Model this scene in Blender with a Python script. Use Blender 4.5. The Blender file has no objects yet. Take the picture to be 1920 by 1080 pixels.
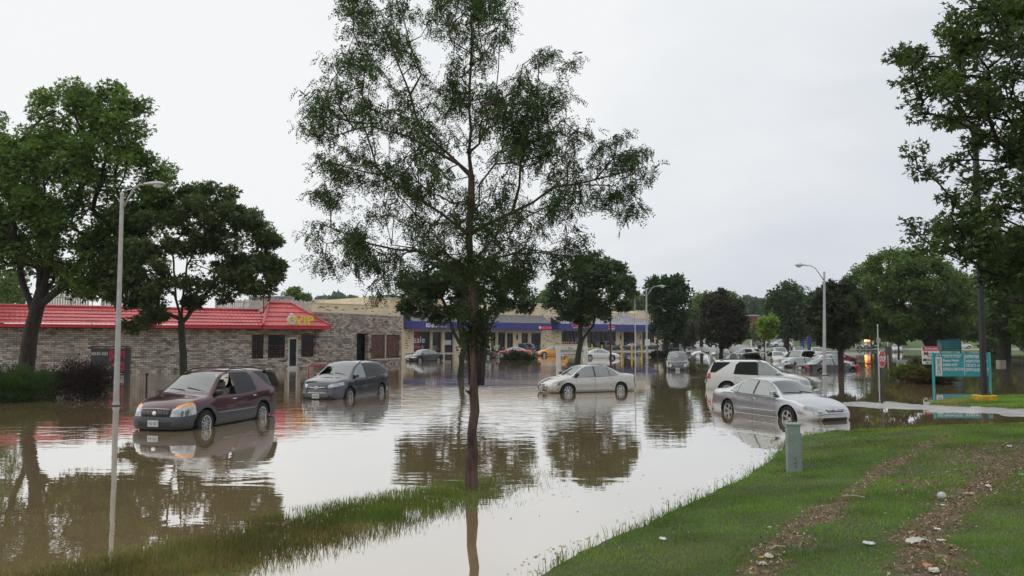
import bpy, bmesh, math, random
import numpy as np
from mathutils import Vector, Matrix
random.seed(7)
R = math.radians
sc = bpy.context.scene
COL = sc.collection
# ------------------------------------------------------------------ camera
CAMH, FPX, PITCH = 2.4, 1500.0, math.atan(94 / 1500.0)
cam = bpy.data.cameras.new('camera')
camo = bpy.data.objects.new('camera', cam)
COL.objects.link(camo)
camo.location = (0, 0, CAMH)
camo.rotation_euler = (math.pi / 2 + PITCH, 0, 0)
cam.sensor_width = 36
cam.lens = FPX / 1920 * 36
cam.clip_end = 3000
cam.clip_start = 0.05
sc.camera = camo
CP, SP = math.cos(PITCH), math.sin(PITCH)


def ray(px, py):
    v = (px - 960) / FPX
    w = (540 - py) / FPX
    return (v, CP - w * SP, SP + w * CP)


def at(px, py, Y):
    d = ray(px, py)
    t = Y / d[1]
    return Vector((d[0] * t, Y, CAMH + d[2] * t))


def gp(px, py, z=0.0):
    d = ray(px, py)
    t = (z - CAMH) / d[2]
    return Vector((d[0] * t, d[1] * t, z))


def pxX(px, Y):
    return (px - 960) / FPX * Y / CP   # near the horizon


def zAt(py, Y):
    return at(960, py, Y).z


# ------------------------------------------------------------------ object helpers
def setp(o, label=None, cat=None, group=None, kind=None):
    if label:
        o['label'] = label
    if cat:
        o['category'] = cat
    if group:
        o['group'] = group
    if kind:
        o['kind'] = kind
    return o


def thing(name, label, cat, loc=(0, 0, 0), rz=0.0, group=None):
    o = bpy.data.objects.new(name, None)
    COL.objects.link(o)
    o.empty_display_size = 0.3
    o.location = loc
    o.rotation_euler = (0, 0, rz)
    return setp(o, label, cat, group)


def linkmesh(name, me, parent=None):
    o = bpy.data.objects.new(name, me)
    COL.objects.link(o)
    if parent:
        o.parent = parent
    return o


class MB:
    def __init__(s):
        s.v = []
        s.f = []
        s.mi = []
        s.M = None

    def add(s, vs, fs, mi=0):
        n = len(s.v)
        if s.M is not None:
            vs = [tuple(s.M @ Vector(v)) for v in vs]
        s.v.extend([tuple(v) for v in vs])
        s.f.extend([tuple(i + n for i in f) for f in fs])
        s.mi.extend([mi] * len(fs))

    def box(s, lo, hi, mi=0, ch=0.0):
        x0, y0, z0 = lo
        x1, y1, z1 = hi
        if ch <= 0:
            s.add([(x0, y0, z0), (x1, y0, z0), (x1, y1, z0), (x0, y1, z0), (x0, y0, z1), (x1, y0, z1), (x1, y1, z1), (x0, y1, z1)],
                  [(0, 3, 2, 1), (4, 5, 6, 7), (0, 1, 5, 4), (1, 2, 6, 5), (2, 3, 7, 6), (3, 0, 4, 7)], mi)
        else:
            c = ch
            rings = [(z0, c), (z0 + c, 0), (z1 - c, 0), (z1, c)]
            vs, fs = [], []
            for z, i in rings:
                vs += [(x0 + i + c, y0 + i, z), (x1 - i - c, y0 + i, z), (x1 - i, y0 + i + c, z), (x1 - i, y1 - i - c, z),
                       (x1 - i - c, y1 - i, z), (x0 + i + c, y1 - i, z), (x0 + i, y1 - i - c, z), (x0 + i, y0 + i + c, z)]
            for r in range(3):
                for k in range(8):
                    a, b = r * 8 + k, r * 8 + (k + 1) % 8
                    fs.append((a, b, b + 8, a + 8))
            fs.append(tuple(range(7, -1, -1)))
            fs.append(tuple(range(24, 32)))
            s.add(vs, fs, mi)

    def tube(s, pts, rad, n=8, mi=0, caps=True):
        pts = [Vector(p) for p in pts]
        if not isinstance(rad, (list, tuple)):
            rad = [rad] * len(pts)
        vs, fs = [], []
        prev = None
        for i, p in enumerate(pts):
            d = (pts[min(i + 1, len(pts) - 1)] - pts[max(i - 1, 0)])
            d = d.normalized() if d.length > 1e-9 else Vector((0, 0, 1))
            if prev is None:
                a = Vector((1, 0, 0)) if abs(d.x) < 0.8 else Vector((0, 1, 0))
                u = (a - d * a.dot(d)).normalized()
            else:
                u = (prev - d * prev.dot(d))
                u = u.normalized() if u.length > 1e-6 else Vector((1, 0, 0))
            prev = u
            w = d.cross(u)
            for k in range(n):
                t = 2 * math.pi * k / n
                vs.append(p + (u * math.cos(t) + w * math.sin(t)) * rad[i])
        for i in range(len(pts) - 1):
            for k in range(n):
                a, b = i * n + k, i * n + (k + 1) % n
                fs.append((a, b, b + n, a + n))
        if caps:
            fs.append(tuple(range(n - 1, -1, -1)))
            m = (len(pts) - 1) * n
            fs.append(tuple(range(m, m + n)))
        s.add(vs, fs, mi)

    def lathe(s, prof, n=24, axis='z', c=(0, 0, 0), mi=0, closed=False):
        vs, fs = [], []
        for r, h in prof:
            for k in range(n):
                t = 2 * math.pi * k / n
                a, b = r * math.cos(t), r * math.sin(t)
                if axis == 'z':
                    vs.append((c[0] + a, c[1] + b, c[2] + h))
                elif axis == 'y':
                    vs.append((c[0] + a, c[1] + h, c[2] + b))
                else:
                    vs.append((c[0] + h, c[1] + a, c[2] + b))
        m = len(prof)
        for i in range(m if closed else m - 1):
            for k in range(n):
                j = (i + 1) % m
                fs.append((i * n + k, i * n + (k + 1) % n, j * n + (k + 1) % n, j * n + k))
        s.add(vs, fs, mi)

    def ell(s, c, r, nu=12, nv=8, mi=0):
        vs, fs = [], []
        for j in range(nv + 1):
            ph = -math.pi / 2 + math.pi * j / nv
            for i in range(nu):
                t = 2 * math.pi * i / nu
                vs.append((c[0] + r[0] * math.cos(ph) * math.cos(t), c[1] + r[1] * math.cos(ph) * math.sin(t), c[2] + r[2] * math.sin(ph)))
        for j in range(nv):
            for i in range(nu):
                a, b = j * nu + i, j * nu + (i + 1) % nu
                fs.append((a, b, b + nu, a + nu))
        s.add(vs, fs, mi)

    def prism(s, poly, d0, d1, axis='y', mi=0):
        n = len(poly)

        def mk(a, b, d):
            return {'y': (a, d, b), 'x': (d, a, b), 'z': (a, b, d)}[axis]
        vs = [mk(a, b, d0) for a, b in poly] + [mk(a, b, d1) for a, b in poly]
        fs = [tuple(range(n)), tuple(range(2 * n - 1, n - 1, -1))]
        for k in range(n):
            fs.append((k, (k + 1) % n, (k + 1) % n + n, k + n))
        s.add(vs, fs, mi)

    def build(s, name, mats, parent=None, smooth=False, label=None):
        me = bpy.data.meshes.new(name)
        me.from_pydata(s.v, [], s.f)
        if not isinstance(mats, (list, tuple)):
            mats = [mats]
        for m in mats:
            me.materials.append(m)
        if len(mats) > 1:
            me.polygons.foreach_set('material_index', s.mi)
        bm = bmesh.new()
        bm.from_mesh(me)
        bmesh.ops.recalc_face_normals(bm, faces=bm.faces)
        bm.to_mesh(me)
        bm.free()
        if smooth:
            me.polygons.foreach_set('use_smooth', [True] * len(me.polygons))
            if smooth == 'auto':
                me.set_sharp_from_angle(angle=R(40))
        me.update()
        o = linkmesh(name, me, parent)
        if label:
            o['label'] = label
        return o


def npmesh(name, verts, faces_n, faces, mat, cols=None, parent=None, smooth=False):
    """verts (N,3); faces (M,k) int"""
    me = bpy.data.meshes.new(name)
    M, k = faces.shape
    me.vertices.add(len(verts))
    me.vertices.foreach_set('co', np.ascontiguousarray(verts, dtype=np.float32).ravel())
    me.loops.add(M * k)
    me.loops.foreach_set('vertex_index', np.ascontiguousarray(faces, dtype=np.int32).ravel())
    me.polygons.add(M)
    me.polygons.foreach_set('loop_start', np.arange(0, M * k, k, dtype=np.int32))
    me.polygons.foreach_set('loop_total', np.full(M, k, dtype=np.int32))
    if smooth:
        me.polygons.foreach_set('use_smooth', np.ones(M, dtype=bool))
    if cols is not None:
        a = me.attributes.new('Col', 'FLOAT_COLOR', 'POINT')
        c = np.ones((len(verts), 4), dtype=np.float32)
        c[:, :3] = cols
        a.data.foreach_set('color', c.ravel())
    me.materials.append(mat)
    me.update(calc_edges=True)
    me.validate()
    return linkmesh(name, me, parent)


# ------------------------------------------------------------------ materials
MATS = {}


def nt(name):
    m = bpy.data.materials.new(name)
    m.use_nodes = True
    t = m.node_tree
    b = t.nodes['Principled BSDF']
    return m, t, b


def noise(t, scale, detail=3, rough=0.5, vec=None, dist=0.0):
    n = t.nodes.new('ShaderNodeTexNoise')
    n.inputs['Scale'].default_value = scale
    n.inputs['Detail'].default_value = detail
    n.inputs['Roughness'].default_value = rough
    n.inputs['Distortion'].default_value = dist
    if vec is not None:
        t.links.new(vec, n.inputs['Vector'])
    return n


def ramp(t, fac, stops):
    r = t.nodes.new('ShaderNodeValToRGB')
    e = r.color_ramp.elements
    while len(e) < len(stops):
        e.new(0.5)
    for i, (p, c) in enumerate(stops):
        e[i].position = p
        e[i].color = (c, c, c, 1) if isinstance(c, (int, float)) else (*c, 1)
    t.links.new(fac, r.inputs['Fac'])
    return r


def texco(t, out='Object', scale=None):
    c = t.nodes.new('ShaderNodeTexCoord')
    if scale is None:
        return c.outputs[out]
    m = t.nodes.new('ShaderNodeMapping')
    m.inputs['Scale'].default_value = scale
    t.links.new(c.outputs[out], m.inputs['Vector'])
    return m.outputs['Vector']


def mixc(t, fac, a, b, mode='MIX'):
    n = t.nodes.new('ShaderNodeMix')
    n.data_type = 'RGBA'
    n.blend_type = mode
    for sock, val in ((n.inputs['Factor'], fac), (n.inputs['A'], a), (n.inputs['B'], b)):
        if isinstance(val, bpy.types.NodeSocket):
            t.links.new(val, sock)
        elif isinstance(val, (int, float)):
            sock.default_value = val
        else:
            sock.default_value = (*val, 1) if len(val) == 3 else val
    return n.outputs['Result']


def bump(t, b, h, strength=0.3, dist=0.02):
    n = t.nodes.new('ShaderNodeBump')
    n.inputs['Strength'].default_value = strength
    n.inputs['Distance'].default_value = dist
    t.links.new(h, n.inputs['Height'])
    t.links.new(n.outputs['Normal'], b.inputs['Normal'])


def math_(t, op, a, b=None):
    n = t.nodes.new('ShaderNodeMath')
    n.operation = op
    for i, v in enumerate((a, b)):
        if v is None:
            continue
        if isinstance(v, bpy.types.NodeSocket):
            t.links.new(v, n.inputs[i])
        else:
            n.inputs[i].default_value = v
    return n.outputs[0]


def mat(name, col, rough=0.6, metal=0.0, var=0.12, scale=4.0, coat=0.0, emis=None, bmp=0.0, spec=None):
    if name in MATS:
        return MATS[name]
    m, t, b = nt(name)
    if var > 0:
        n = noise(t, scale, 5, 0.6, texco(t))
        lo = tuple(max(0, c * (1 - var)) for c in col)
        hi = tuple(min(1, c * (1 + var)) for c in col)
        r = ramp(t, n.outputs['Fac'], [(0.3, lo), (0.7, hi)])
        t.links.new(r.outputs['Color'], b.inputs['Base Color'])
        if bmp > 0:
            bump(t, b, n.outputs['Fac'], bmp, 0.02)
    else:
        b.inputs['Base Color'].default_value = (*col, 1)
    b.inputs['Roughness'].default_value = rough
    b.inputs['Metallic'].default_value = metal
    if coat:
        b.inputs['Coat Weight'].default_value = coat
        b.inputs['Coat Roughness'].default_value = 0.04
    if spec is not None:
        b.inputs['Specular IOR Level'].default_value = spec
    if emis:
        b.inputs['Emission Color'].default_value = (*emis[0], 1)
        b.inputs['Emission Strength'].default_value = emis[1]
    MATS[name] = m
    return m


def paint(name, col, metal=0.3, rough=0.22):
    if name in MATS:
        return MATS[name]
    m, t, b = nt(name)
    co = texco(t)
    n = noise(t, 1.6, 4, 0.6, co)
    # a film of dried flood dirt, heavier low on the body (a real stain with its own edge)
    sep = t.nodes.new('ShaderNodeSeparateXYZ')
    t.links.new(co, sep.inputs[0])
    mr = t.nodes.new('ShaderNodeMapRange')
    mr.inputs['From Min'].default_value = 0.25
    mr.inputs['From Max'].default_value = 0.75
    mr.inputs['To Min'].default_value = 0.22
    mr.inputs['To Max'].default_value = 0.0
    t.links.new(sep.outputs['Z'], mr.inputs['Value'])
    f = math_(t, 'MULTIPLY', mr.outputs[0], n.outputs['Fac'])
    c = mixc(t, f, col, (0.20, 0.17, 0.13))
    t.links.new(c, b.inputs['Base Color'])
    b.inputs['Metallic'].default_value = metal
    rr = ramp(t, noise(t, 9, 4, 0.6, co).outputs['Fac'], [(0.3, rough * 0.8), (0.7, rough * 1.25)])
    t.links.new(rr.outputs['Color'], b.inputs['Roughness'])
    b.inputs['Coat Weight'].default_value = 0.7
    b.inputs['Coat Roughness'].default_value = 0.04
    MATS[name] = m
    return m


def glass(name, tint=(0.35, 0.42, 0.40), refl=0.12, dark=0.0):
    if name in MATS:
        return MATS[name]
    m, t, b = nt(name)
    out = t.nodes['Material Output']
    t.nodes.remove(b)
    tr = t.nodes.new('ShaderNodeBsdfTransparent')
    tr.inputs['Color'].default_value = (*tint, 1)
    gl = t.nodes.new('ShaderNodeBsdfGlossy')
    gl.inputs['Roughness'].default_value = 0.03
    gl.inputs['Color'].default_value = (0.9, 0.95, 0.94, 1)
    lw = t.nodes.new('ShaderNodeFresnel')
    lw.inputs['IOR'].default_value = 1.6
    f = math_(t, 'ADD', lw.outputs[0], refl)
    mx = t.nodes.new('ShaderNodeMixShader')
    t.links.new(f, mx.inputs[0])
    t.links.new(tr.outputs[0], mx.inputs[1])
    t.links.new(gl.outputs[0], mx.inputs[2])
    t.links.new(mx.outputs[0], out.inputs['Surface'])
    MATS[name] = m
    return m


def leafmat(name, rough=0.55, trans=0.3):
    if name in MATS:
        return MATS[name]
    m, t, b = nt(name)
    out = t.nodes['Material Output']
    a = t.nodes.new('ShaderNodeAttribute')
    a.attribute_name = 'Col'
    t.links.new(a.outputs['Color'], b.inputs['Base Color'])
    b.inputs['Roughness'].default_value = rough
    b.inputs['Specular IOR Level'].default_value = 0.25
    tl = t.nodes.new('ShaderNodeBsdfTranslucent')
    br = mixc(t, 1.0, a.outputs['Color'], (1.2, 1.5, 0.6), 'MULTIPLY')
    t.links.new(br, tl.inputs['Color'])
    mx = t.nodes.new('ShaderNodeMixShader')
    mx.inputs[0].default_value = trans
    t.links.new(b.outputs[0], mx.inputs[1])
    t.links.new(tl.outputs[0], mx.inputs[2])
    t.links.new(mx.outputs[0], out.inputs['Surface'])
    MATS[name] = m
    return m


def text_part(name, txt, w, h, mat_, parent, M, depth=0.01, font_bold=0.0):
    """text fitted to a w x h box; M maps local x right, z up, facing -y"""
    cu = bpy.data.curves.new(name, 'FONT')
    cu.body = txt
    cu.extrude = 0.0
    cu.offset = font_bold
    cu.resolution_u = 2
    ob = bpy.data.objects.new(name, cu)
    COL.objects.link(ob)
    bpy.context.view_layer.update()
    dg = bpy.context.evaluated_depsgraph_get()
    me = bpy.data.meshes.new_from_object(ob.evaluated_get(dg))
    bpy.data.objects.remove(ob)
    co = np.zeros(len(me.vertices) * 3, dtype=np.float32)
    me.vertices.foreach_get('co', co)
    co = co.reshape(-1, 3)
    mn, mxx = co.min(0), co.max(0)
    sx = w / max(1e-4, mxx[0] - mn[0])
    sz = h / max(1e-4, mxx[1] - mn[1])
    cx, cy = (mn[0] + mxx[0]) / 2, (mn[1] + mxx[1]) / 2
    new = np.zeros_like(co)
    new[:, 0] = (co[:, 0] - cx) * sx
    new[:, 2] = (co[:, 1] - cy) * sz
    A = np.array(M)
    new = new @ A[:3, :3].T + A[:3, 3]
    me.vertices.foreach_set('co', new.astype(np.float32).ravel())
    me.materials.clear()
    me.materials.append(mat_)
    me.update()
    me.name = name
    return linkmesh(name, me, parent)


def T(x, y, z, rz=0.0):
    return Matrix.Translation((x, y, z)) @ Matrix.Rotation(rz, 4, 'Z')


def pchip(pts):
    xs = [p[0] for p in pts]
    ys = [p[1] for p in pts]
    n = len(xs)
    h = [xs[i + 1] - xs[i] for i in range(n - 1)]
    d = [(ys[i + 1] - ys[i]) / h[i] for i in range(n - 1)]
    m = [0.0] * n
    m[0], m[-1] = d[0], d[-1]
    for i in range(1, n - 1):
        if d[i - 1] * d[i] <= 0:
            m[i] = 0
        else:
            w1, w2 = 2 * h[i] + h[i - 1], h[i] + 2 * h[i - 1]
            m[i] = (w1 + w2) / (w1 / d[i - 1] + w2 / d[i])

    def f(x):
        if x <= xs[0]:
            return ys[0]
        if x >= xs[-1]:
            return ys[-1]
        i = 0
        while x > xs[i + 1]:
            i += 1
        t = (x - xs[i]) / h[i]
        return ((2 * t ** 3 - 3 * t ** 2 + 1) * ys[i] + (t ** 3 - 2 * t ** 2 + t) * h[i] * m[i] +
                (-2 * t ** 3 + 3 * t ** 2) * ys[i + 1] + (t ** 3 - t ** 2) * h[i] * m[i + 1])
    return f


def sstep(a, b, x):
    t = min(1, max(0, (x - a) / (b - a)))
    return t * t * (3 - 2 * t)
# ------------------------------------------------------------------ world, sun
def build_world():
    w = bpy.data.worlds.new('World')
    sc.world = w
    w.use_nodes = True
    t = w.node_tree
    for n in list(t.nodes):
        t.nodes.remove(n)
    out = t.nodes.new('ShaderNodeOutputWorld')
    sky = t.nodes.new('ShaderNodeTexSky')
    sky.sky_type = 'NISHITA'
    sky.sun_disc = False
    sky.sun_elevation = R(52)
    sky.sun_rotation = R(-60)
    sky.air_density = 1.2
    sky.dust_density = 3.0
    b1 = t.nodes.new('ShaderNodeBackground')
    b1.inputs['Strength'].default_value = 0.1
    t.links.new(sky.outputs[0], b1.inputs['Color'])
    co = t.nodes.new('ShaderNodeTexCoord').outputs['Generated']
    mp = t.nodes.new('ShaderNodeMapping')
    mp.inputs['Scale'].default_value = (1.0, 1.0, 2.2)
    mp.inputs['Location'].default_value = (0.35, 0.1, 0.0)
    t.links.new(co, mp.inputs['Vector'])
    n = noise(t, 1.5, 6, 0.5, mp.outputs[0], 0.5)
    n2 = noise(t, 5.0, 6, 0.55, mp.outputs[0], 0.6)
    sep = t.nodes.new('ShaderNodeSeparateXYZ')
    t.links.new(co, sep.inputs[0])
    # thicker cloud towards the right and low down, thinner up on the left
    gx = math_(t, 'MULTIPLY', sep.outputs['X'], -0.28)
    gz = math_(t, 'MULTIPLY', sep.outputs['Z'], 0.36)
    f = math_(t, 'ADD', math_(t, 'ADD', gx, gz), math_(t, 'ADD', math_(t, 'MULTIPLY', n.outputs['Fac'], 0.95),
                                                      math_(t, 'MULTIPLY', n2.outputs['Fac'], 0.22)))
    r = ramp(t, f, [(0.36, (0.67, 0.71, 0.77)), (0.56, (0.80, 0.83, 0.865)), (0.84, (0.925, 0.94, 0.95))])
    b2 = t.nodes.new('ShaderNodeBackground')
    b2.inputs['Strength'].default_value = 1.0
    t.links.new(r.outputs['Color'], b2.inputs['Color'])
    mx = t.nodes.new('ShaderNodeMixShader')
    mx.inputs[0].default_value = 0.97
    t.links.new(b1.outputs[0], mx.inputs[1])
    t.links.new(b2.outputs[0], mx.inputs[2])
    t.links.new(mx.outputs[0], out.inputs['Surface'])
    l = bpy.data.lights.new('sun', 'SUN')
    l.energy = 0.6
    l.angle = R(75)
    l.color = (1, 0.97, 0.92)
    o = bpy.data.objects.new('sun', l)
    COL.objects.link(o)
    # direction towards the sun: left, a little behind the buildings' fronts
    d = Vector((math.sin(R(-60)) * math.cos(R(52)), math.cos(R(-60)) * math.cos(R(52)), math.sin(R(52))))
    o.rotation_euler = d.to_track_quat('Z', 'Y').to_euler()
    o.location = (0, 0, 60)
    sc.view_settings.view_transform = 'Standard'
    sc.view_settings.look = 'None'
    sc.view_settings.exposure = 0.0
    sc.view_settings.gamma = 1.0
    sc.cycles.max_bounces = 8
    sc.cycles.transparent_max_bounces = 12
    sc.cycles.diffuse_bounces = 3
    sc.cycles.glossy_bounces = 4
    sc.cycles.caustics_reflective = False
    sc.cycles.caustics_refractive = False


build_world()

# ------------------------------------------------------------------ terrain functions (numpy)


def seg_dist(P, A, B):
    """P (N,2); segments A->B; returns min distance"""
    best = np.full(len(P), 1e9)
    for a, b in zip(A, B):
        ab = b - a
        t = np.clip(((P - a) @ ab) / max(1e-9, ab @ ab), 0, 1)
        d = np.hypot(*(P - (a + t[:, None] * ab)).T)
        best = np.minimum(best, d)
    return best


def in_poly(P, poly):
    poly = np.asarray(poly, float)
    x, y = P[:, 0], P[:, 1]
    ins = np.zeros(len(P), bool)
    n = len(poly)
    for i in range(n):
        x1, y1 = poly[i]
        x2, y2 = poly[(i + 1) % n]
        if y1 == y2:
            continue
        c = ((y1 > y) != (y2 > y)) & (x < (x2 - x1) * (y - y1) / (y2 - y1) + x1)
        ins ^= c
    return ins


def vnoise(P, s, seed=0):
    """smooth value noise 0..1, vectorised"""
    rs = np.random.RandomState(seed)
    tab = rs.rand(64, 64)
    q = P / s + 100.37
    i = np.floor(q).astype(int)
    f = q - i
    f = f * f * (3 - 2 * f)
    x0, y0 = i[:, 0] % 64, i[:, 1] % 64
    x1, y1 = (x0 + 1) % 64, (y0 + 1) % 64
    return (tab[x0, y0] * (1 - f[:, 0]) + tab[x1, y0] * f[:, 0]) * (1 - f[:, 1]) + (tab[x0, y1] * (1 - f[:, 0]) + tab[x1, y1] * f[:, 0]) * f[:, 1]


EDGE_PX = [(1020, 1080), (1060, 1052), (1100, 1030), (1200, 985), (1300, 940), (1380, 904), (1440, 868), (1470, 832), (1506, 816), (1581, 809),
           (1695, 802), (1800, 799), (1896, 796), (2000, 793)]
EDGE = [(-9.0, -9.0), (-3.6, 0.5)] + [tuple(gp(*p)[:2]) for p in EDGE_PX] + [(32, 24), (60, 26)]
EDGE = np.array(EDGE)
BANKPOLY = np.vstack([EDGE, [(60, -20), (-9, -20)]])


def bank_d(P):
    d = seg_dist(P, EDGE[:-1], EDGE[1:])
    return np.where(in_poly(P, BANKPOLY), d, -d)


def bank_h(P):
    d = bank_d(P) + 0.12 * (vnoise(P, 0.9, 3) - 0.5)
    up = np.where(d < 2.5, 0.125 * d, 0.3125 + 0.09 * (d - 2.5))
    up = np.minimum(up, 0.95 + 0.02 * d)
    h = np.where(d > 0, up, 0.30 * d)
    h = h + 0.035 * (vnoise(P, 1.3, 5) - 0.5) * np.clip(d, 0, 1) + 0.012 * (vnoise(P, 0.3, 6) - 0.5)
    return np.maximum(h, -0.31)


def gt(px, py):
    """pixel -> point on the bank"""
    d = ray(px, py)
    t = 3.0
    for _ in range(400):
        p = np.array([[d[0] * t, d[1] * t]])
        if CAMH + d[2] * t <= bank_h(p)[0]:
            break
        t += 0.05
    return Vector((d[0] * t, d[1] * t, float(bank_h(p)[0])))


STRIP_PX = [(120, 1130), (220, 1082), (450, 1028), (600, 990), (720, 958), (880, 926), (960, 908), (1010, 893)]
STRIP = np.array([tuple(gp(*p)[:2]) for p in STRIP_PX])
STRIP[0] = STRIP[1] + (STRIP[1] - STRIP[3]) * 1.2


def strip_d(P):
    return seg_dist(P, STRIP[:-1], STRIP[1:])


def strip_h(P):
    d = strip_d(P)
    h = -0.004 - 0.030 * (d / 1.0) ** 2
    fade = np.clip((P[:, 0] + 0.9) / 1.5, 0, 1)
    h = h - 0.04 * fade + 0.022 * (vnoise(P, 0.5, 9) - 0.5)
    return np.maximum(h, -0.3)


# ------------------------------------------------------------------ ground sheet
def ground_sheet():
    xs = np.concatenate([np.linspace(-700, -90, 10), np.linspace(-80, 130, 85), np.linspace(140, 900, 12)])
    ys = np.concatenate([np.linspace(-60, 100, 12), np.linspace(104, 260, 60), np.linspace(275, 1500, 16)])
    X, Y = np.meshgrid(xs, ys)
    P = np.stack([X.ravel(), Y.ravel()], 1)
    h = far_h(P)
    V = np.column_stack([P, h])
    nx, ny = len(xs), len(ys)
    i = np.arange((ny - 1) * (nx - 1))
    r, c = i // (nx - 1), i % (nx - 1)
    a = r * nx + c
    F = np.column_stack([a, a + 1, a + nx + 1, a + nx])
    m, t, b = nt('ground_mat')
    co = texco(t)
    sep = t.nodes.new('ShaderNodeSeparateXYZ')
    t.links.new(co, sep.inputs[0])
    n1 = noise(t, 0.25, 5, 0.6, co)
    n2 = noise(t, 3.0, 4, 0.7, co)
    asph = ramp(t, n1.outputs['Fac'], [(0.3, (0.20, 0.20, 0.20)), (0.7, (0.32, 0.32, 0.315))])
    grs = ramp(t, n2.outputs['Fac'], [(0.3, (0.05, 0.10, 0.02)), (0.7, (0.11, 0.17, 0.04))])
    a_ = t.nodes.new('ShaderNodeAttribute')
    a_.attribute_name = 'Col'
    s2 = t.nodes.new('ShaderNodeSeparateColor')
    t.links.new(a_.outputs['Color'], s2.inputs[0])
    c_ = mixc(t, s2.outputs[0], asph.outputs[0], grs.outputs[0])
    t.links.new(c_, b.inputs['Base Color'])
    rr = math_(t, 'ADD', math_(t, 'MULTIPLY', s2.outputs[0], 0.6), 0.32)
    t.links.new(rr, b.inputs['Roughness'])
    g = lawn_mask(P)
    cols = np.column_stack([g, g, g])
    o = npmesh('ground', V, 4, F, m, cols, smooth=True)
    setp(o, 'ground sheet of street and parking lot asphalt running out to lawns far away', kind='structure')


def far_h(P):
    x, y = P[:, 0], P[:, 1]
    edge = 137 + 30 * np.clip((x - 28) / 40, 0, 1)
    z = np.minimum((y - edge) * 0.02, 0.70)
    z = np.where(z > -0.35, z, -0.35)
    law = np.clip((y - 176) / 45, 0, 1) * 1.6 * np.clip((x - 50) / 20, 0, 1)
    z = z + law
    return z + np.clip((y - 260) / 600, 0, 1) * 4


def lawn_mask(P):
    x, y = P[:, 0], P[:, 1]
    return np.clip((y - 173) / 3, 0, 1) * np.clip((x - 52) / 6, 0, 1) + np.clip((y - 262) / 8, 0, 1) * (x <= 52)


ground_sheet()


# ------------------------------------------------------------------ water
def build_water():
    m, t, b = nt('flood_water')
    out = t.nodes['Material Output']
    co = texco(t)
    # still patches and ruffled patches
    big = noise(t, 0.055, 3, 0.5, co, 0.5)
    msk = ramp(t, big.outputs['Fac'], [(0.42, 0.10), (0.60, 1.0)])
    sep = t.nodes.new('ShaderNodeSeparateXYZ')
    t.links.new(co, sep.inputs[0])
    near = t.nodes.new('ShaderNodeMapRange')
    near.inputs['From Min'].default_value = 10
    near.inputs['From Max'].default_value = 22
    near.inputs['To Min'].default_value = 0.10
    near.inputs['To Max'].default_value = 1.0
    # the wind gets at the water on the left; the right hand side lies in the lee of the bank
    t.links.new(math_(t, 'SUBTRACT', sep.outputs['Y'], math_(t, 'MULTIPLY', sep.outputs['X'], 1.3)), near.inputs['Value'])
    mp = t.nodes.new('ShaderNodeMapping')
    mp.inputs['Scale'].default_value = (0.55, 1.25, 1)
    mp.inputs['Rotation'].default_value = (0, 0, R(8))
    t.links.new(co, mp.inputs['Vector'])
    w1 = noise(t, 1.5, 2, 0.5, mp.outputs[0], 0.6)
    w2 = noise(t, 4.2, 2, 0.5, mp.outputs[0], 0.3)
    h = math_(t, 'ADD', w1.outputs['Fac'], math_(t, 'MULTIPLY', w2.outputs['Fac'], 0.26))
    far = t.nodes.new('ShaderNodeMapRange')
    far.inputs['From Min'].default_value = 38
    far.inputs['From Max'].default_value = 110
    far.inputs['To Min'].default_value = 1.0
    far.inputs['To Max'].default_value = 0.22
    t.links.new(sep.outputs['Y'], far.inputs['Value'])
    h = math_(t, 'MULTIPLY', h, math_(t, 'MULTIPLY', math_(t, 'MULTIPLY', msk.outputs['Color'], near.outputs[0]), far.outputs[0]))
    bp = t.nodes.new('ShaderNodeBump')
    bp.inputs['Strength'].default_value = 1.0
    bp.inputs['Distance'].default_value = 0.016
    t.links.new(h, bp.inputs['Height'])
    # silt in the water
    s = noise(t, 0.5, 4, 0.6, co)
    silt = ramp(t, s.outputs['Fac'], [(0.3, (0.33, 0.240, 0.120)), (0.7, (0.40, 0.300, 0.160))])
    b.inputs['Roughness'].default_value = 0.9
    b.inputs['Specular IOR Level'].default_value = 0
    t.links.new(silt.outputs[0], b.inputs['Base Color'])
    gl = t.nodes.new('ShaderNodeBsdfGlossy')
    gl.inputs['Roughness'].default_value = 0.015
    gl.inputs['Color'].default_value = (0.97, 0.97, 0.97, 1)
    t.links.new(bp.outputs[0], gl.inputs['Normal'])
    lw = t.nodes.new('ShaderNodeLayerWeight')
    lw.inputs['Blend'].default_value = 0.5
    fac = math_(t, 'POWER', lw.outputs['Facing'], 1.55)
    mx = t.nodes.new('ShaderNodeMixShader')
    t.links.new(fac, mx.inputs[0])
    t.links.new(b.outputs[0], mx.inputs[1])
    t.links.new(gl.outputs[0], mx.inputs[2])
    t.links.new(mx.outputs[0], out.inputs['Surface'])
    mb = MB()
    mb.add([(-260, -30, 0), (330, -30, 0), (330, 200, 0), (-260, 200, 0)], [(0, 1, 2, 3)])
    o = mb.build('flood_water', m)
    setp(o, 'brown flood water lying still over the street and parking lots', kind='structure')


build_water()


# ------------------------------------------------------------------ bank, strip
def grid_mesh(name, x0, x1, y0, y1, step, hf, colf, m, keep):
    xs = np.arange(x0, x1 + 1e-6, step)
    ys = np.arange(y0, y1 + 1e-6, step)
    X, Y = np.meshgrid(xs, ys)
    P = np.stack([X.ravel(), Y.ravel()], 1)
    h = hf(P)
    nx, ny = len(xs), len(ys)
    i = np.arange((ny - 1) * (nx - 1))
    r, c = i // (nx - 1), i % (nx - 1)
    a = r * nx + c
    F = np.column_stack([a, a + 1, a + nx + 1, a + nx])
    k = keep(P)
    F = F[k[F].any(1)]
    used = np.unique(F)
    mp = np.full(len(P), -1)
    mp[used] = np.arange(len(used))
    return npmesh(name, np.column_stack([P, h])[used], 4, mp[F], m, colf(P)[used], smooth=True)


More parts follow.
